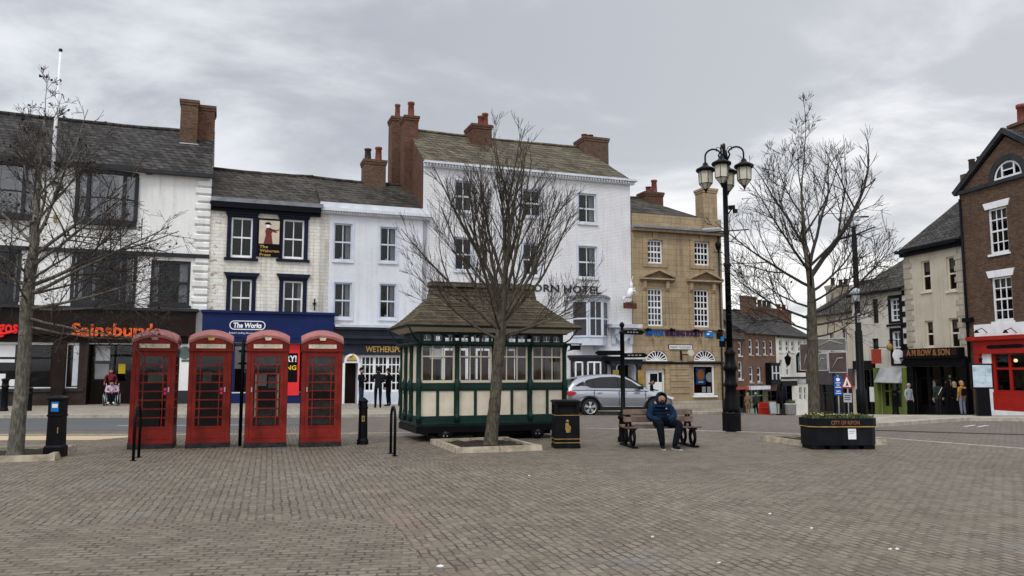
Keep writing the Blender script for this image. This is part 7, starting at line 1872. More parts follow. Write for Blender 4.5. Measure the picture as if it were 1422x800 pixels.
for sg in (-1, 1):
    y = sg * .885
    m = MB('tail_red'); m.prism([(-2.27, .98), (-1.93, .96), (-1.86, .92), (-1.98, .82), (-2.26, .84)], 'y', sg * .60, sg * .895); m.build('tail_light', car)
    m = MB('lamp_clear'); m.prism([(2.2, .70), (1.86, .80), (1.72, .78), (1.9, .70), (2.15, .62)], 'y', sg * .56, sg * .86); m.build('headlight', car)
    m = MB('car_black'); m.prism([(-.92, .30), (1.0, .28), (1.0, .22), (-.92, .23)], 'y', sg * .80, sg * .935); m.prism([(-.85, .36), (.95, .34), (1.0, .285), (-.92, .305)], 'y', sg * .84, sg * .925); m.build('sill_cladding', car)
    m = MB('car_trim'); m.prism([(-.8, .385), (.85, .365), (.85, .35), (-.8, .37)], 'y', sg * .85, sg * .938); m.build('sill_trim', car)
    m = MB('car_black'); st = len(m.v); m.box(.62, .84, sg * .92, sg * 1.08, 1.04, 1.18) if sg > 0 else m.box(.62, .84, -1.08, -.92, 1.04, 1.18); m.build('wing_mirror', car, bevel=.03)
    for hx in (-1.02, .0):
        m = MB('car_trim'); m.box(hx, hx + .22, min(sg * .92, sg * .945), max(sg * .92, sg * .945), .915, .945); m.build('door_handle', car)
    m = MB('car_black')
    for hx, z0, z1 in ((-1.14, .58, 1.03), (-.12, .30, 1.03), (.98, .40, 1.0)): m.box(hx - .006, hx + .006, min(sg * .90, sg * .934), max(sg * .90, sg * .934), z0, z1)
    m.build('door_gap', car)
    for wxx in (WBr, WBf):
        m = MB('car_black'); k = 20
        O = [(wxx + .44 * cos(pi * i / k), .345 + .44 * sin(pi * i / k)) for i in range(k + 1)]; I = [(wxx + .40 * cos(pi * i / k), .345 + .40 * sin(pi * i / k)) for i in range(k + 1)]
        ya = sg * .885; yb_ = sg * .938
        m.add([(x, yb_, z) for x, z in O] + [(x, yb_, z) for x, z in I] + [(x, ya, z) for x, z in I] + [(x, ya, z) for x, z in O], [(i, i + 1, k + 2 + i, k + 1 + i) for i in range(k)] + [(k + 1 + i, k + 2 + i, 2 * k + 3 + i, 2 * k + 2 + i) for i in range(k)] + [(i, i + 1, 3 * k + 4 + i, 3 * k + 3 + i) for i in range(k)]); m.poly([(x, sg * .62, z) for x, z in I]); m.build('wheel_arch', car)
        m = MB('tyre'); m.lathe([(.24, -.11), (.32, -.115), (.345, -.085), (.345, .085), (.32, .115), (.24, .11)], (0, 0), 28); MX = Matrix.Translation((wxx, sg * .80, WR)) @ Matrix.Rotation(pi / 2, 4, 'X'); m.xform(MX); o = m.build('wheel', car)
        m = MB('alloy'); zo = .120 * (1 if sg < 0 else -1); kk_ = 28; vs_ = [(r_ * cos(2 * pi * k / kk_), r_ * sin(2 * pi * k / kk_), z_) for r_, z_ in ((.222, zo * .9), (.245, zo), (.245, zo * 1.05)) for k in range(kk_)]; m.add(vs_, [(j * kk_ + k, j * kk_ + (k + 1) % kk_, (j + 1) * kk_ + (k + 1) % kk_, (j + 1) * kk_ + k) for j in range(2) for k in range(kk_)], True)
        for k5 in range(5):
            a = 2 * pi * k5 / 5 + .3
            for da in (-.17, .17): 
                d0, d1 = Vector((cos(a) * .03, sin(a) * .03)), Vector((cos(a + da) * .225, sin(a + da) * .225)); pn_ = Vector((-sin(a), cos(a))) * .022
                m.add([(d0.x - pn_.x, d0.y - pn_.y, zo), (d0.x + pn_.x, d0.y + pn_.y, zo), (d1.x + pn_.x, d1.y + pn_.y, zo * .95), (d1.x - pn_.x, d1.y - pn_.y, zo * .95)], [(0, 1, 2, 3)])
        m.lathe([(.05, zo), (.05, zo * 1.12)], (0, 0), 10); m.mat('car_black'); m.lathe([(.24, zo * .6), (.24, zo * .62)], (0, 0), 20); m.xform(MX); m.build('rim', o)
m = MB('car_black'); m.box(-2.29, -2.1, -.7, .7, .36, .56); m.build('rear_bumper_trim', car); m = MB('paper_white'); m.box(-2.316, -2.305, -.26, .26, .72, .83); m.build('number_plate', car)
m = MB('car_black'); m.box(-1.9, 1.9, -.66, .66, .20, .34); m.build('underbody', car)
# ------------------------------------------------------------------ bare winter trees
class Tree:
    def __init__(s, seed, env, sides=(7, 5, 4, 3, 3), lean=0, leaf=0):
        s.r = random.Random(seed); s.env = env; s.crown = MB(); s.trunk = MB(); s.sides = sides; s.leafpts = []; s.n = 0
    def grow(s, p, d, L, r, lvl, up, wig, kids, cfg):
        rn = s.r
        n = max(3, int(L / (.22 if lvl < 2 else .16))); n = min(n, 14)
        pts, rad, dirs = [p.copy()], [r], [d.copy()]
        for i in range(n):
            t = (i + 1) / n
            d = (d + Vector((rn.gauss(0, wig), rn.gauss(0, wig), rn.gauss(0, wig * .7) + up))).normalized()
            p = p + d * (L / n)
            if lvl > 0 and not s.env(p) and i > 1: break
            pts.append(p.copy()); rad.append(max(cfg['rmin'], r * (1 - .82 * t))); dirs.append(d.copy())
        s.crown.mat(cfg['mat'][min(lvl, len(cfg['mat']) - 1)])
        s.crown.tube(pts, rad, s.sides[min(lvl, 4)], cap=False); s.n += 1
        if lvl >= cfg['depth']:
            s.leafpts.append(pts[-1]); return
        nk = kids[lvl] if lvl < len(kids) else 0
        nk = max(1, int(round(nk * rn.uniform(.75, 1.25) * (len(pts) - 1) / n)))
        for k in range(nk):
            t = cfg['start'][min(lvl, 3)] + (1 - cfg['start'][min(lvl, 3)]) * ((k + rn.uniform(.1, .9)) / nk)
            j = min(len(pts) - 1, max(1, int(t * (len(pts) - 1))))
            base, dd = pts[j], dirs[j]
            ax = dd.orthogonal().normalized(); ax.rotate(Matrix.Rotation(rn.uniform(0, 2 * pi), 3, dd))
            ang = R(rn.uniform(*cfg['angle'][min(lvl, 3)]))
            nd = (dd * cos(ang) + ax * sin(ang)).normalized()
            nd.z += cfg['lift'][min(lvl, 3)]; nd.normalize()
            nl = L * rn.uniform(*cfg['ratio'][min(lvl, 3)]) * (1.15 - .45 * t)
            s.grow(base, nd, nl, max(cfg['rmin'], rad[j] * .62), lvl + 1, cfg['up'][min(lvl + 1, 4)], cfg['wig'][min(lvl + 1, 4)], kids, cfg)

def make_tree(name, label, base, trunk, limbs, env, seed, cfg, kids, barkm, leaves=0, leaf_mat='leaf_brown'):
    """trunk: world points with radius; limbs: (t along trunk, azimuth deg, elevation deg, length, radius)"""
    T = Tree(seed, env)
    t = thing(name, label, 'tree', base)
    mb = MB(barkm); P = [Vector(q[:3]) for q in trunk]; rad = [q[3] for q in trunk]
    # smooth and roughen the trunk
    pts, rr = [], []
    K = 5
    for i in range(len(P) - 1):
        p0, p1, p2, p3 = P[max(i - 1, 0)], P[i], P[i + 1], P[min(i + 2, len(P) - 1)]
        for k in range(K):
            u = k / K
            q = .5 * ((2 * p1) + (p2 - p0) * u + (2 * p0 - 5 * p1 + 4 * p2 - p3) * u * u + (3 * p1 - p0 - 3 * p2 + p3) * u ** 3)
            pts.append(q); rr.append(lerp(rad[i], rad[i + 1], u) * (1 + T.r.uniform(-.04, .04)))
    pts.append(P[-1]); rr.append(rad[-1])
    mb.tube(pts, rr, 14, cap=False)
    for i in range(len(mb.v)):
        v = Vector(mb.v[i]); nz = noise.noise(v * 5) * .012; c = min(pts, key=lambda q: (q - v).length); dv = (v - c); 
        mb.v[i] = tuple(v + (dv.normalized() * nz if dv.length > 1e-5 else Vector()))
    if rad[0] > .1:
        for i in range(14):     # root flare
            v = Vector(mb.v[i]); c = pts[0]; mb.v[i] = tuple(c + (v - c) * 1.12)
    off = tuple(base)
    mb.build('trunk', t, off)
    for f, az, el, L_, r_ in limbs:
        j = min(len(pts) - 1, int(f * (len(pts) - 1))); d = Vector((cos(R(az)) * cos(R(el)), sin(R(az)) * cos(R(el)), sin(R(el))))
        T.grow(pts[j].copy(), d, L_, r_, 0, cfg['up'][0], cfg['wig'][0], kids, cfg)
    o = T.crown.build('crown', t, off)
    if leaves:
        lf = MB(leaf_mat); rn = random.Random(seed + 1)
        for q in rn.sample(T.leafpts, min(leaves, len(T.leafpts))):
            s_ = rn.uniform(.022, .045); a = Vector((rn.gauss(0, 1), rn.gauss(0, 1), rn.gauss(0, 1))).normalized(); b_ = a.orthogonal().normalized()
            c = q + Vector((0, 0, -.02)); lf.add([c - a * s_, c + b_ * s_ * .6, c + a * s_, c - b_ * s_ * .6 - Vector((0, 0, .02))], [(0, 1, 2, 3)])
        lf.build('seed_clusters', t, off)['kind'] = 'stuff'
    print(label, 'branches', T.n)
    return t

def wpt(px, py, D, r, dz=0): q = at(px, py, D); return (q.x, q.y, q.z, r)
cfgv = dict(rmin=.0038, depth=3, mat=('bark_brown', 'bark_brown', 'twig', 'twig'), start=(.25, .25, .2, .1), angle=((18, 40), (20, 42), (20, 45), (20, 40)), lift=(.12, .22, .3, .3), ratio=((.38, .60), (.45, .75), (.5, .8), (.5, .6)), up=(.035, .05, .07, .085, .09), wig=(.05, .055, .055, .05, .05))
# middle tree: a fan of upright twigs on long radiating limbs
D = tree_mid.y
rj = random.Random(3)
def env_mid(p):
    x = p.x - (at(697, 400, D).x); y = p.y - D
    lim = interp([(1.7, 1.5), (2.4, 2.2), (3.2, 2.45), (4.4, 2.35), (5.4, 2.0), (6.2, 1.55), (7.0, 1.1), (7.8, .8)], p.z) * rj.uniform(.9, 1.12)
    return x * x + y * y < lim * lim and 1.9 < p.z < 6.35 - .12 * (x * x + y * y) + .16 * y + rj.uniform(-.5, .25)
trunk = [(at(681, 619, D).x, D, -.03, .18), wpt(683, 600, D, .148), wpt(687, 560, D, .132), wpt(690, 520, D, .126), wpt(693, 485, D, .128), wpt(696, 455, D, .115), wpt(698, 430, D, .088), wpt(700, 400, D, .075), wpt(702, 370, D, .055)]
limbs = [(.56, 172, 24, 2.70, 0.036), (.56, 8, 20, 2.40, 0.032), (.60, 255, 30, 2.40, 0.034), (.60, 92, 28, 2.40, 0.034), (.58, 345, 10, 2.30, 0.029), (.60, 200, 38, 3.20, 0.044), (.64, 150, 44, 3.30, 0.044), (.66, 20, 42, 3.20, 0.044), (.66, 320, 42, 3.10, 0.043), (.68, 70, 45, 3.10, 0.043), (.70, 178, 56, 3.28, 0.051), (.72, 0, 54, 3.11, 0.049), (.74, 240, 55, 3.02, 0.047), (.76, 115, 58, 3.11, 0.047), (.80, 195, 66, 3.36, 0.049), (.82, 340, 66, 3.28, 0.048), (.84, 60, 66, 3.19, 0.043), (.88, 280, 70, 3.19, 0.043), (.92, 165, 74, 3.28, 0.043), (.96, 15, 75, 3.19, 0.041), (1.0, 220, 80, 3.11, 0.038), (1.0, 100, 82, 3.19, 0.038), (1.0, 330, 84, 3.19, 0.036)]
make_tree('bare_tree', 'bare tree in front of the green shelter with a fan of upright brown twigs', tree_mid, trunk, limbs, env_mid, 5, cfgv, (7, 6, 3), 'bark_brown')
# right tree
D = 18.35
def env_r(p):
    x = p.x - at(1126, 400, D).x; y = p.y - D
    lim = interp([(1.3, .6), (1.9, 1.8), (3.0, 2.15), (4.5, 2.0), (5.6, 1.65), (6.6, 1.2), (7.4, .7), (8.2, .35)], p.z) * rj.uniform(.9, 1.1)
    return x * x + y * y < lim * lim and 1.5 < p.z < 7.1 + .15 * y + rj.uniform(-.3, .2)
trunk = [(at(1131, 613, D).x, D, -.03, .17), wpt(1131, 590, D, .14), wpt(1130, 550, D, .13), wpt(1128, 500, D, .125), wpt(1128, 460, D, .118), wpt(1127, 420, D, .10), wpt(1125, 385, D, .08), wpt(1119, 350, D, .055), wpt(1116, 310, D, .04), wpt(1113, 265, D, .026), wpt(1117, 220, D, .016)]
limbs = [(.44, 185, 14, 2.2, .032), (.46, 355, 16, 2.6, .036), (.40, 200, 10, 2.0, .028), (.48, 120, 22, 2.0, .028), (.42, 5, 8, 2.2, .028), (.38, 20, 4, 1.8, .024), (.5, 300, 20, 1.9, .028), (.60, 12, 56, 4.1, .062), (.58, 170, 30, 2.7, .038), (.62, 205, 42, 2.6, .036), (.64, 350, 44, 2.6, .036), (.66, 90, 46, 2.3, .03), (.72, 185, 52, 2.4, .032), (.76, 320, 58, 2.2, .026), (.82, 140, 62, 2.0, .022), (.90, 220, 70, 1.6, .016), (1.0, 60, 84, 1.5, .014), (.54, 20, 28, 2.4, .034), (.56, 250, 28, 2.1, .028), (.62, 60, 68, 3.6, .046)]
cfgr = dict(cfgv, rmin=.0042, mat=('twig_dark', 'twig_dark', 'twig_dark', 'twig_dark'), lift=(.08, .14, .2, .25), angle=((25, 50), (25, 52), (25, 50), (20, 45)), up=(.03, .04, .05, .06, .07), wig=(.065, .07, .07, .06, .06))
make_tree('bare_tree', 'tall bare tree behind the planter on the right against the sky', Vector((trunk[0][0], D, 0)), trunk, limbs, env_r, 11, cfgr, (8, 6, 3), 'bark_brown', 90)
# left tree
D = 15.6
def env_l(p):
    x = p.x - at(50, 400, D).x; y = p.y - D
    lim = interp([(1.75, 1.2), (2.3, 2.7), (3.2, 3.0), (4.2, 2.5), (5.2, 1.5), (6.3, .9), (7.3, .4)], p.z) * rj.uniform(.9, 1.1)
    return x * x + y * y < lim * lim and 1.85 < p.z < 6.55 + .15 * y + rj.uniform(-.3, .2)
trunk = [(at(21, 632, D).x, D, .03, .16), wpt(24, 600, D, .14), wpt(29, 550, D, .13), wpt(34, 490, D, .125), wpt(37, 430, D, .12), wpt(42, 380, D, .11), wpt(48, 340, D, .085), wpt(50, 300, D, .06), wpt(54, 255, D, .042), wpt(58, 210, D, .028), wpt(62, 165, D, .015)]
limbs = [(.40, 0, 8, 2.9, .036), (.44, 350, 16, 3.1, .04), (.47, 10, 26, 3.1, .044), (.52, 355, 34, 2.8, .04), (.42, 300, 10, 2.0, .028), (.44, 60, 15, 2.3, .03), (.46, 180, 22, 2.4, .034), (.5, 240, 30, 2.2, .03), (.56, 130, 32, 2.2, .034), (.58, 20, 42, 2.7, .04), (.60, 190, 45, 2.4, .034), (.64, 320, 45, 2.2, .03), (.68, 60, 52, 2.0, .03), (.72, 165, 58, 2.1, .028), (.76, 350, 55, 1.9, .024), (.82, 220, 66, 1.4, .014), (.92, 30, 72, 1.2, .012), (1.0, 80, 84, 1.1, .010), (.38, 345, -6, 2.5, .028), (.62, 5, 58, 3.0, .036), (.40, 20, -4, 2.6, .028), (.36, 5, -8, 2.2, .024), (.48, 330, 20, 2.5, .03)]
cfgl = dict(cfgv, up=(.012, .02, .025, .03, .03), lift=(.02, .05, .08, .1), wig=(.075, .085, .09, .08, .08), angle=((28, 60), (28, 62), (25, 60), (20, 50)), mat=('bark_grey', 'twig', 'twig', 'twig'))
make_tree('bare_tree', 'bare tree with a pale grey trunk and dark seed clusters at the left edge', Vector((trunk[0][0], D, 0)), trunk, limbs, env_l, 19, cfgl, (8, 6, 3), 'bark_grey', 420)
# ------------------------------------------------------------------ people
def blob_person(name, label, loc, rz, P, cols, h=1.74, group=None, hair=None, extra=None, fingers=True, face=True, hood=None, beard=None):
    """P: joint overrides (metres for a 1.74 m person, facing -y); cols: region -> material"""
    J = dict(pelvis=(0, .0, .96), belly=(0, -.01, 1.10), chest=(0, 0, 1.30), neck=(0, .005, 1.46), nape=(0, -.005, 1.52), chin=(0, -.035, 1.575), head=(0, -.025, 1.645), crown=(0, -.01, 1.70))
    for sg, s_ in ((-1, 'r'), (1, 'l')):
        J.update({f'sh_{s_}': (sg * .185, .01, 1.41), f'el_{s_}': (sg * .235, .03, 1.13), f'wr_{s_}': (sg * .24, -.05, .89), f'pa_{s_}': (sg * .235, -.07, .82), f'hip_{s_}': (sg * .095, 0, .90), f'kn_{s_}': (sg * .10, -.02, .50), f'an_{s_}': (sg * .105, .03, .10), f'heel_{s_}': (sg * .105, .02, .045), f'toe_{s_}': (sg * .12, -.16, .035)})
    J.update(P)
    k = h / 1.74
    rad = dict(pelvis=.155, belly=.15, chest=.165, neck=.075, nape=.058, chin=.078, head=.098, crown=.075)
    for s_ in 'rl': rad.update({f'sh_{s_}': .083, f'el_{s_}': .058, f'wr_{s_}': .040, f'pa_{s_}': .036, f'hip_{s_}': .098, f'kn_{s_}': .068, f'an_{s_}': .050, f'heel_{s_}': .046, f'toe_{s_}': .036})
    rad.update(cols.get('_rad', {}))
    E = [('pelvis', 'belly'), ('belly', 'chest'), ('chest', 'neck'), ('neck', 'nape'), ('nape', 'chin'), ('chin', 'head'), ('head', 'crown')]
    for s_ in 'rl': E += [('chest', f'sh_{s_}'), (f'sh_{s_}', f'el_{s_}'), (f'el_{s_}', f'wr_{s_}'), (f'wr_{s_}', f'pa_{s_}'), ('pelvis', f'hip_{s_}'), (f'hip_{s_}', f'kn_{s_}'), (f'kn_{s_}', f'an_{s_}'), (f'an_{s_}', f'heel_{s_}'), (f'heel_{s_}', f'toe_{s_}')]
    reg = {}
    for a, b in E:
        if b in ('belly', 'chest', 'neck') or b[:2] in ('sh', 'el', 'wr'): reg[(a, b)] = 'top'
        elif b in ('nape', 'chin', 'head', 'crown') or b[:2] == 'pa': reg[(a, b)] = 'hand' if b[:2] == 'pa' else 'skin'
        elif b[:3] == 'hip': reg[(a, b)] = 'hem'
        elif b[:2] in ('kn', 'an'): reg[(a, b)] = 'legs'
        else: reg[(a, b)] = 'shoes'
    if fingers:
        for s_, sg in (('r', -1), ('l', 1)):
            w_, pa = Vector(J[f'wr_{s_}']), Vector(J[f'pa_{s_}']); d = (pa - w_).normalized()
            side = d.cross(Vector((sg * .3, .9, .2))).normalized()
            nrm = side.cross(d).normalized()
            for i, (o_, L_) in enumerate(((-.030, .062), (-.010, .072), (.010, .068), (.030, .055))):
                b0 = pa + side * o_ * .9 + d * .012
                ks = [f'f{s_}{i}{j}' for j in range(3)]
                J[ks[0]] = tuple(b0); J[ks[1]] = tuple(b0 + d * L_ * .6 + nrm * .006); J[ks[2]] = tuple(b0 + d * L_ + nrm * .024)
                for kk in ks: rad[kk] = .0095
                E += [(f'pa_{s_}', ks[0]), (ks[0], ks[1]), (ks[1], ks[2])]
                for e_ in ((f'pa_{s_}', ks[0]), (ks[0], ks[1]), (ks[1], ks[2])): reg[e_] = 'hand'
            ks = [f't{s_}{j}' for j in range(2)]; b0 = w_.lerp(pa, .5) + side * -.036
            J[ks[0]] = tuple(b0); J[ks[1]] = tuple(b0 + d * .045 - side * .022); rad[ks[0]] = .012; rad[ks[1]] = .0095
            E += [(f'wr_{s_}', ks[0]), (ks[0], ks[1])]; reg[(f'wr_{s_}', ks[0])] = 'hand'; reg[(ks[0], ks[1])] = 'hand'
    names = list(J); idx = {n_: i for i, n_ in enumerate(names)}
    me = bpy.data.meshes.new('person_skin'); me.from_pydata([J[n_] for n_ in names], [(idx[a], idx[b]) for a, b in E], [])
    ob = bpy.data.objects.new('person_skin', me); COL.objects.link(ob)
    md = ob.modifiers.new('skin', 'SKIN'); md.use_smooth_shade = True; md.branch_smoothing = .6
    sk = me.skin_vertices[0].data
    for n_ in names: sk[idx[n_]].radius = (rad[n_], rad[n_] * (.72 if n_ in ('pelvis', 'belly', 'chest') else 1)) if n_ not in ('pelvis', 'belly', 'chest') else (rad[n_], rad[n_] * .74); sk[idx[n_]].use_root = n_ == 'pelvis'
    sb = ob.modifiers.new('sub', 'SUBSURF'); sb.levels = 2; sb.render_levels = 2
    bpy.context.view_layer.update(); dg = bpy.context.evaluated_depsgraph_get()
    bm_ = bpy.data.meshes.new_from_object(ob.evaluated_get(dg)); bpy.data.objects.remove(ob)
    order = ['top', 'hem', 'legs', 'shoes', 'skin', 'hand']
    for o_ in order: bm_.materials.append(M[cols.get(o_, cols['skin'])])
    segs = [(Vector(J[a]), Vector(J[b]), order.index(reg[(a, b)]), (rad[a] + rad[b]) / 2) for a, b in E]
    for f in bm_.polygons:
        c = f.center; best, bi = 9, 0
        for a, b, m_, r_ in segs:
            ab = b - a; tt = max(0, min(1, (c - a).dot(ab) / max(ab.length_squared, 1e-9))); dd = (c - a - ab * tt).length - r_ * .7
            if dd < best: best, bi = dd, m_
        f.material_index = bi; f.use_smooth = True
    bm_.transform(Matrix.Scale(k, 4))
    bm_.name = 'person'
    root = thing(name, label, 'person', loc, rz, group)
    body = bpy.data.objects.new('body', bm_); COL.objects.link(body); body.parent = root
    hd = Vector(J['head']); S = Matrix.Scale(k, 4)
    def child(mb, nm): mb.xform(S); return mb.build(nm, root)
    if face:
        m = MB('skin'); m.ball((hd.x, hd.y - .100, hd.z - .015), .014, 8, 6, (1, 1.3, 1.5))
        for sg in (-1, 1): m.ball((hd.x + sg * .096, hd.y + .01, hd.z - .01), .022, 8, 6, (.4, .8, 1.3))
        m.mat('eye_white')
        for sg in (-1, 1): m.ball((hd.x + sg * .034, hd.y - .086, hd.z + .012), .013, 8, 5, (1.1, .6, .7))
        m.mat('eye_dark')
        for sg in (-1, 1): m.ball((hd.x + sg * .034, hd.y - .094, hd.z + .012), .0065, 6, 4, (1, .5, 1)); m.box(hd.x + sg * .034 - .02, hd.x + sg * .034 + .02, hd.y - .100, hd.y - .086, hd.z + .032, hd.z + .040)
        m.mat('lip'); m.ball((hd.x, hd.y - .090, hd.z - .062), .020, 8, 5, (1.2, .5, .35)); child(m, 'face')
    if hair:
        m = MB(hair[0]); vs, fs = [], []; A_, B_ = 16, 8
        ln = hair[1] if len(hair) > 1 else 0
        for j in range(B_ + 1):
            for i in range(A_):
                a = 2 * pi * i / A_; back = (1 + sin(a)) / 2      # 1 at the back of the head
                lim = lerp(1.25, 2.25, back ** .8) * j / B_
                rr = .1035; x = cos(a) * sin(lim) * rr; y = sin(a) * sin(lim) * rr * 1.12; z = cos(lim) * rr * 1.18
                vs.append((hd.x + x, hd.y + .012 + y, hd.z + .004 + z))
        for j in range(B_):
            for i in range(A_): fs.append((j * A_ + i, j * A_ + (i + 1) % A_, (j + 1) * A_ + (i + 1) % A_, (j + 1) * A_ + i))
        m.add(vs, fs, True)
        if ln:
            m.prism([(hd.x - .10, hd.y + .02), (hd.x + .10, hd.y + .02), (hd.x + .085, hd.y + .115), (hd.x - .085, hd.y + .115)], 'z', hd.z - ln, hd.z + .03, True)
        child(m, 'hair')
    if extra: extra(child, J, hd)
    return root

def std(px, D, lift=.12):
    x = (px - CX) / F * D; return Vector((x, D, gz(x, D) + lift))
def arms(fr=None, fl=None):
    d = {}
    if fr: d.update(el_r=fr[0], wr_r=fr[1], pa_r=fr[2])
    if fl: d.update(el_l=fl[0], wr_l=fl[1], pa_l=fl[2])
    return d
phone_r = ((-.225, -.01, 1.14), (-.13, -.20, 1.16), (-.09, -.25, 1.20))
# man on the bench -------------------------------------------------------------
bp = p_bench = [o for o in bpy.data.objects if o.get('category') == 'bench'][0]
bm_loc = bp.matrix_basis @ Vector((.66, .16, 0))
def man_extra(child, J, hd):
    # hood: shell round the head, open at the face
    m = MB('hood_blue'); vs, fs = [], []; A_, B_ = 20, 10
    for j in range(B_ + 1):
        ph = lerp(.0, 2.08, j / B_)     # from the back pole forward to the face opening
        for i in range(A_):
            a = 2 * pi * i / A_; rr = .128
            x = cos(a) * sin(ph) * rr; z = sin(a) * sin(ph) * rr * 1.12; y = cos(ph) * rr * 1.02
            vs.append((hd.x + x, hd.y + .022 + y, hd.z + .0 + z - (.02 if z < 0 else 0)))
    for j in range(B_):
        for i in range(A_): fs.append((j * A_ + i, j * A_ + (i + 1) % A_, (j + 1) * A_ + (i + 1) % A_, (j + 1) * A_ + i))
    m.add(vs, fs, True)
    rim = [(hd.x + cos(2 * pi * i / 20) * .108, hd.y - .048 - .016 * sin(2 * pi * i / 20), hd.z - .004 + sin(2 * pi * i / 20) * .125) for i in range(21)]
    m.tube(rim, .014, 6, cap=False)
    # collar
    m.tube([(hd.x + .105 * cos(a), hd.y + .045 + .085 * sin(a), hd.z - .165) for a in [2 * pi * i / 16 for i in range(17)]], .032, 8, cap=False)
    child(m, 'hood')
    m = MB('beard_dark'); m.ball((hd.x, hd.y - .056, hd.z - .085), .056, 12, 8, (1.05, .75, .8)); m.ball((hd.x, hd.y - .088, hd.z - .045), .026, 8, 5, (1.3, .4, .35)); child(m, 'beard')
    m = MB('hood_blue')      # quilting of the padded jacket
    for z_, r_, yy in ((.60, .205, .075), (.67, .205, .065), (.74, .207, .055), (.81, .205, .04), (.87, .19, .02)):
        m.tube([(r_ * cos(a), yy + r_ * .76 * sin(a), z_) for a in [2 * pi * i / 22 for i in range(23)]], .012, 6, cap=False)
    for sg, s_ in ((-1, 'r'), (1, 'l')):
        for (a_, b_) in ((f'sh_{s_}', f'el_{s_}'), (f'el_{s_}', f'wr_{s_}')):
            A0, B0 = Vector(J[a_]), Vector(J[b_]); ax = (B0 - A0).normalized(); u_ = ax.orthogonal().normalized(); v_ = ax.cross(u_)
            for tt in (.25, .5, .75):
                c = A0.lerp(B0, tt); rr = lerp(.082, .056, tt) if a_[:2] == 'sh' else lerp(.064, .047, tt)
                m.tube([c + (u_ * cos(q) + v_ * sin(q)) * rr for q in [2 * pi * i / 12 for i in range(13)]], .011, 5, cap=False)
    child(m, 'jacket_quilting')
    m = MB('paper_white'); m.box(.075, .098, -.118, -.105, .83, .855); child(m, 'badge')
    m = MB('shoe_sole')
    for s_ in 'rl':
        h_, t_ = Vector(J[f'heel_{s_}']), Vector(J[f'toe_{s_}']); d = (t_ - h_); d.z = 0; d.normalize(); n_ = Vector((-d.y, d.x, 0)) * .045
        a, b_ = h_ - d * .05, t_ + d * .045; z0 = .0
        m.add([(a.x - n_.x, a.y - n_.y, z0), (b_.x - n_.x * .8, b_.y - n_.y * .8, z0), (b_.x + n_.x * .8, b_.y + n_.y * .8, z0), (a.x + n_.x, a.y + n_.y, z0)] + [(a.x - n_.x, a.y - n_.y, .024), (b_.x - n_.x * .8, b_.y - n_.y * .8, .024), (b_.x + n_.x * .8, b_.y + n_.y * .8, .024), (a.x + n_.x, a.y + n_.y, .024)], [(3, 2, 1, 0), (4, 5, 6, 7), (0, 1, 5, 4), (1, 2, 6, 5), (2, 3, 7, 6), (3, 0, 4, 7)])
    child(m, 'shoe_soles')
sit = dict(pelvis=(0, .08, .54), belly=(0, .08, .66), chest=(.0, .04, .80), neck=(-.005, -.02, .935), nape=(-.01, -.045, .975), chin=(-.018, -.125, .995), head=(-.022, -.125, 1.06), crown=(-.022, -.10, 1.112),
           sh_r=(-.195, .02, .885), sh_l=(.195, .02, .88), el_r=(-.29, -.02, .66), wr_r=(-.125, -.225, .60), pa_r=(-.065, -.262, .605), el_l=(.285, -.03, .66), wr_l=(.11, -.24, .61), pa_l=(.05, -.275, .615),
           hip_r=(-.10, .03, .535), kn_r=(-.145, -.42, .53), an_r=(-.10, -.44, .11), heel_r=(-.10, -.42, .05), toe_r=(-.12, -.61, .045),
           hip_l=(.10, .03, .535), kn_l=(.30, -.40, .52), an_l=(.14, -.54, .11), heel_l=(.13, -.52, .05), toe_l=(.21, -.69, .045))
blob_person('person', 'person in a hooded blue padded jacket and dark gloves sitting on the bench', bm_loc, R(4), sit,
            dict(top='jacket_blue', hem='trousers_dark', legs='trousers_dark', shoes='shoe_dark', skin='skin', hand='coat_navy', _rad=dict(chest=.21, belly=.205, pelvis=.185, sh_r=.105, sh_l=.105, el_r=.085, el_l=.085, wr_r=.06, wr_l=.06, kn_r=.096, kn_l=.096, hip_r=.125, hip_l=.125, an_r=.064, an_l=.064)), 1.76, extra=man_extra)

# three men and one half-hidden by the pub windows
dk = lambda top, legs='trousers_dark', **k: dict(top=top, hem=top, legs=legs, shoes='shoe_dark', skin='skin', **k)
blob_person('person', 'person in a dark navy coat standing sideways by the pub door, behind the crested bollard', std(503, 37.0, .12), R(75), arms(phone_r, phone_r and ((.24, -.05, 1.14), (.14, -.22, 1.08), (.12, -.28, 1.1))), dk('coat_navy', 'denim'), 1.78, hair=('hair_dark',))
blob_person('person', 'person in a charcoal jacket standing at the kerb with their back turned, facing the pub', std(526.5, 35.4, .12), R(196), arms(((-.235, .0, 1.14), (-.17, -.18, 1.08), (-.13, -.23, 1.09)), ((.235, .0, 1.14), (.17, -.18, 1.12), (.13, -.23, 1.14))), dk('coat_charcoal'), 1.80, hair=('hair_dark',))
blob_person('person', 'person in a black hooded coat standing by the white pub window', std(541, 38.0, .12), R(-110), arms(phone_r), dk('coat_black'), 1.78, hair=('hair_dark',))
blob_person('person', 'person in a dark coat mostly hidden behind the left end of the green shelter', std(556.5, 37.6, .12), R(100), arms(phone_r), dk('coat_black', 'coat_black'), 1.80, hair=('hair_grey',))

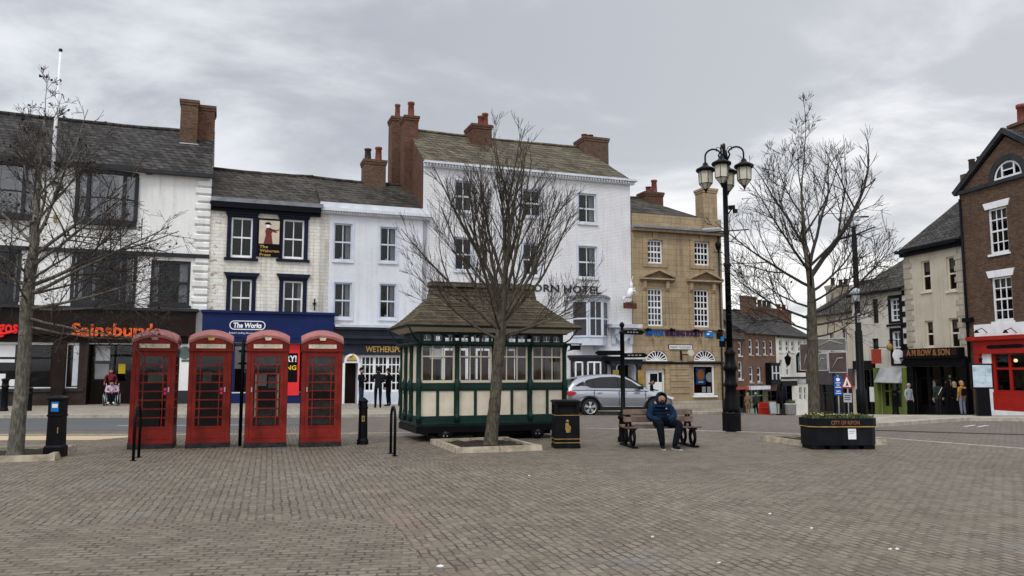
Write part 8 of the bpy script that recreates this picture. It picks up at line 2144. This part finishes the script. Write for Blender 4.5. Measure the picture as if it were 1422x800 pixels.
# wheelchair user and the person behind them
wc = A.pt(A.S(160, 556), -1.3, 0); wc.z = gz(wc.x, wc.y) + .12
t = thing('wheelchair', 'wheelchair with black tyres and silver hand rims in the shop entrance', 'wheelchair', wc, R(24))
m = MB('car_black'); m.box(-.22, .22, -.22, .22, .44, .50); m.box(-.22, .22, .20, .25, .5, .95); m.build('seat', t)
for sg in (-1, 1):
    m = MB('tyre'); ring_ = [(sg * .30, .12 + .29 * cos(2 * pi * i / 24), .30 + .29 * sin(2 * pi * i / 24)) for i in range(25)]; m.tube(ring_, .018, 6, cap=False); m.mat('alloy'); m.tube([(x + sg * .03, .12 + (y - .12) * .88, .30 + (z - .30) * .88) for x, y, z in ring_], .010, 5, cap=False)
    for k in range(8): a = 2 * pi * k / 8; m.tube([(sg * .30, .12, .30), (sg * .30, .12 + .28 * cos(a), .30 + .28 * sin(a))], .005, 4)
    m.build('wheel', t)
    m = MB('tyre'); m.tube([(sg * .25, -.36 + .08 * cos(2 * pi * i / 12), .09 + .08 * sin(2 * pi * i / 12)) for i in range(13)], .016, 5, cap=False); m.build('caster', t)
    m = MB('alloy'); m.tube([(sg * .25, -.36, .12), (sg * .25, -.30, .46), (sg * .25, .22, .48), (sg * .25, .24, .96), (sg * .25, .38, .98)], .014, 6); m.tube([(sg * .18, -.28, .46), (sg * .16, -.48, .14)], .012, 6); m.box(sg * .16 - .07, sg * .16 + .07, -.6, -.44, .11, .125); m.build('frame', t)
def wc_extra(child, J, hd):
    m = MB('pattern_white'); rn = random.Random(2)
    for i in range(26):
        a = rn.uniform(-pi, 0); z = rn.uniform(.60, .87); m.ball((.155 * cos(a), .07 + .125 * sin(a), z), .022, 6, 4)
    child(m, 'top_pattern')
wsit = dict(sit); wsit.update(el_r=(-.26, .0, .66), wr_r=(-.12, -.16, .64), pa_r=(-.06, -.19, .64), el_l=(.26, .0, .66), wr_l=(.12, -.16, .64), pa_l=(.06, -.19, .64), kn_r=(-.11, -.40, .50), an_r=(-.10, -.46, .17), heel_r=(-.10, -.45, .16), toe_r=(-.11, -.62, .15), kn_l=(.11, -.40, .50), an_l=(.10, -.46, .17), heel_l=(.10, -.45, .16), toe_l=(.11, -.62, .15))
blob_person('person', 'person in a pink patterned top and dark trousers sitting in the wheelchair', wc + Vector((0, 0, .0)), R(24), wsit, dict(top='top_pink', hem='trousers_dark', legs='trousers_dark', shoes='paper_white', skin='skin'), 1.68, hair=('hair_dark',), extra=wc_extra)
pp = wc + Vector((cos(R(114)) * .62 - .12, sin(R(114)) * .62, 0))
blob_person('person', 'person in a red top and black cardigan standing behind the wheelchair', pp, R(24), arms(((-.24, .0, 1.16), (-.24, -.22, 1.02), (-.24, -.29, 1.0)), ((.24, .0, 1.16), (.24, -.22, 1.02), (.24, -.29, 1.0))), dict(top='top_red', hem='coat_black', legs='trousers_dark', shoes='shoe_dark', skin='skin'), 1.66, hair=('hair_brown',), extra=lambda ch, J, hd: ch(MB('coat_black').tube([(-.17, -.05, 1.36), (-.13, -.10, 1.1), (-.15, -.06, .86)], [.05, .06, .05], 8).tube([(.17, -.05, 1.36), (.13, -.10, 1.1), (.15, -.06, .86)], [.05, .06, .05], 8), 'cardigan'))

# person by the bank door
def fur(child, J, hd):
    m = MB('fur_brown'); m.tube([(hd.x + .12 * cos(a), hd.y + .05 + .11 * sin(a), hd.z - .15) for a in [2 * pi * i / 14 for i in range(15)]], .055, 8, cap=False); child(m, 'fur_collar')
blob_person('person', 'person in a black coat with a fur collar outside the white bank door', std(903.5, 43.6), R(70), arms(((-.25, -.06, 1.16), (-.12, -.30, 1.12), (-.08, -.36, 1.12))), dk('coat_black'), 1.66, hair=('hair_dark',), extra=fur)
# far down the street
blob_person('person', 'person in a dark green coat walking away down the hill, seen from behind', std(1046.5, 63.5), R(180), dict(kn_r=(-.1, -.10, .52), an_r=(-.1, .10, .12), heel_r=(-.1, .12, .06), toe_r=(-.11, -.04, .02)), dk('coat_green', 'coat_black', _rad=dict(chest=.20, belly=.19, pelvis=.19)), 1.76, hair=('hair_grey',))
blob_person('person', 'person in a tan coat bending beside the lamp standard down the hill street', std(1035.5, 62.5), R(150), {}, dk('coat_tan', 'coat_tan', _rad=dict(pelvis=.18, hip_r=.12, hip_l=.12, kn_r=.1, kn_l=.1)), 1.68, hair=('hair_fair', .18))
# outside the jeweller
def strap(child, J, hd):
    m = MB('strap_white'); m.tube([(-.14, .155, 1.40), (.02, .175, 1.2), (.14, .15, 1.02)], .018, 5); child(m, 'bag_strap')
blob_person('person', 'person in a grey green coat with a white bag strap outside the jeweller', std(1297, 40.4), R(200), {}, dk('coat_green', 'coat_charcoal', _rad=dict(pelvis=.18)), 1.74, hair=('hair_dark', .16), extra=strap)
blob_person('person', 'person in a long black coat in the middle of the group outside the jeweller', std(1311.5, 40.8), R(190), {}, dk('coat_black', 'coat_black', _rad=dict(chest=.18, pelvis=.19, kn_r=.1, kn_l=.1)), 1.80, hair=('hair_dark', .2))
blob_person('person', 'fair haired person in a black coat beside the mustard jacket outside the jeweller', std(1320.5, 41.0), R(170), {}, dk('coat_black', 'coat_black', _rad=dict(pelvis=.18, kn_r=.09, kn_l=.09)), 1.70, hair=('hair_fair', .2))
def pack(child, J, hd):
    m = MB('coat_black'); m.taper(.06, .22, 1.0, 1.36, .13, .08, .11, .06); m.tube([(-.06, .15, 1.36), (-.05, .2, 1.2), (-.04, .16, 1.02)], .018, 5); child(m, 'backpack')
blob_person('person', 'person in a mustard jacket with a small black backpack outside the jeweller', std(1330.5, 39.6), R(195), {}, dict(top='jacket_mustard', hem='denim_grey', legs='denim_grey', shoes='shoe_dark', skin='skin', _rad=dict(chest=.19, belly=.19)), 1.68, hair=('hair_fair', .12), extra=pack)
blob_person('person', 'person in a pale grey top and dark trousers walking past the green shop', std(1257.5, 43.5), R(20), dict(kn_l=(.1, -.12, .52), an_l=(.1, .02, .12)), dict(top='shirt_pale', hem='shirt_pale', legs='trousers_dark', shoes='shoe_dark', skin='skin'), 1.70, hair=('hair_grey',))
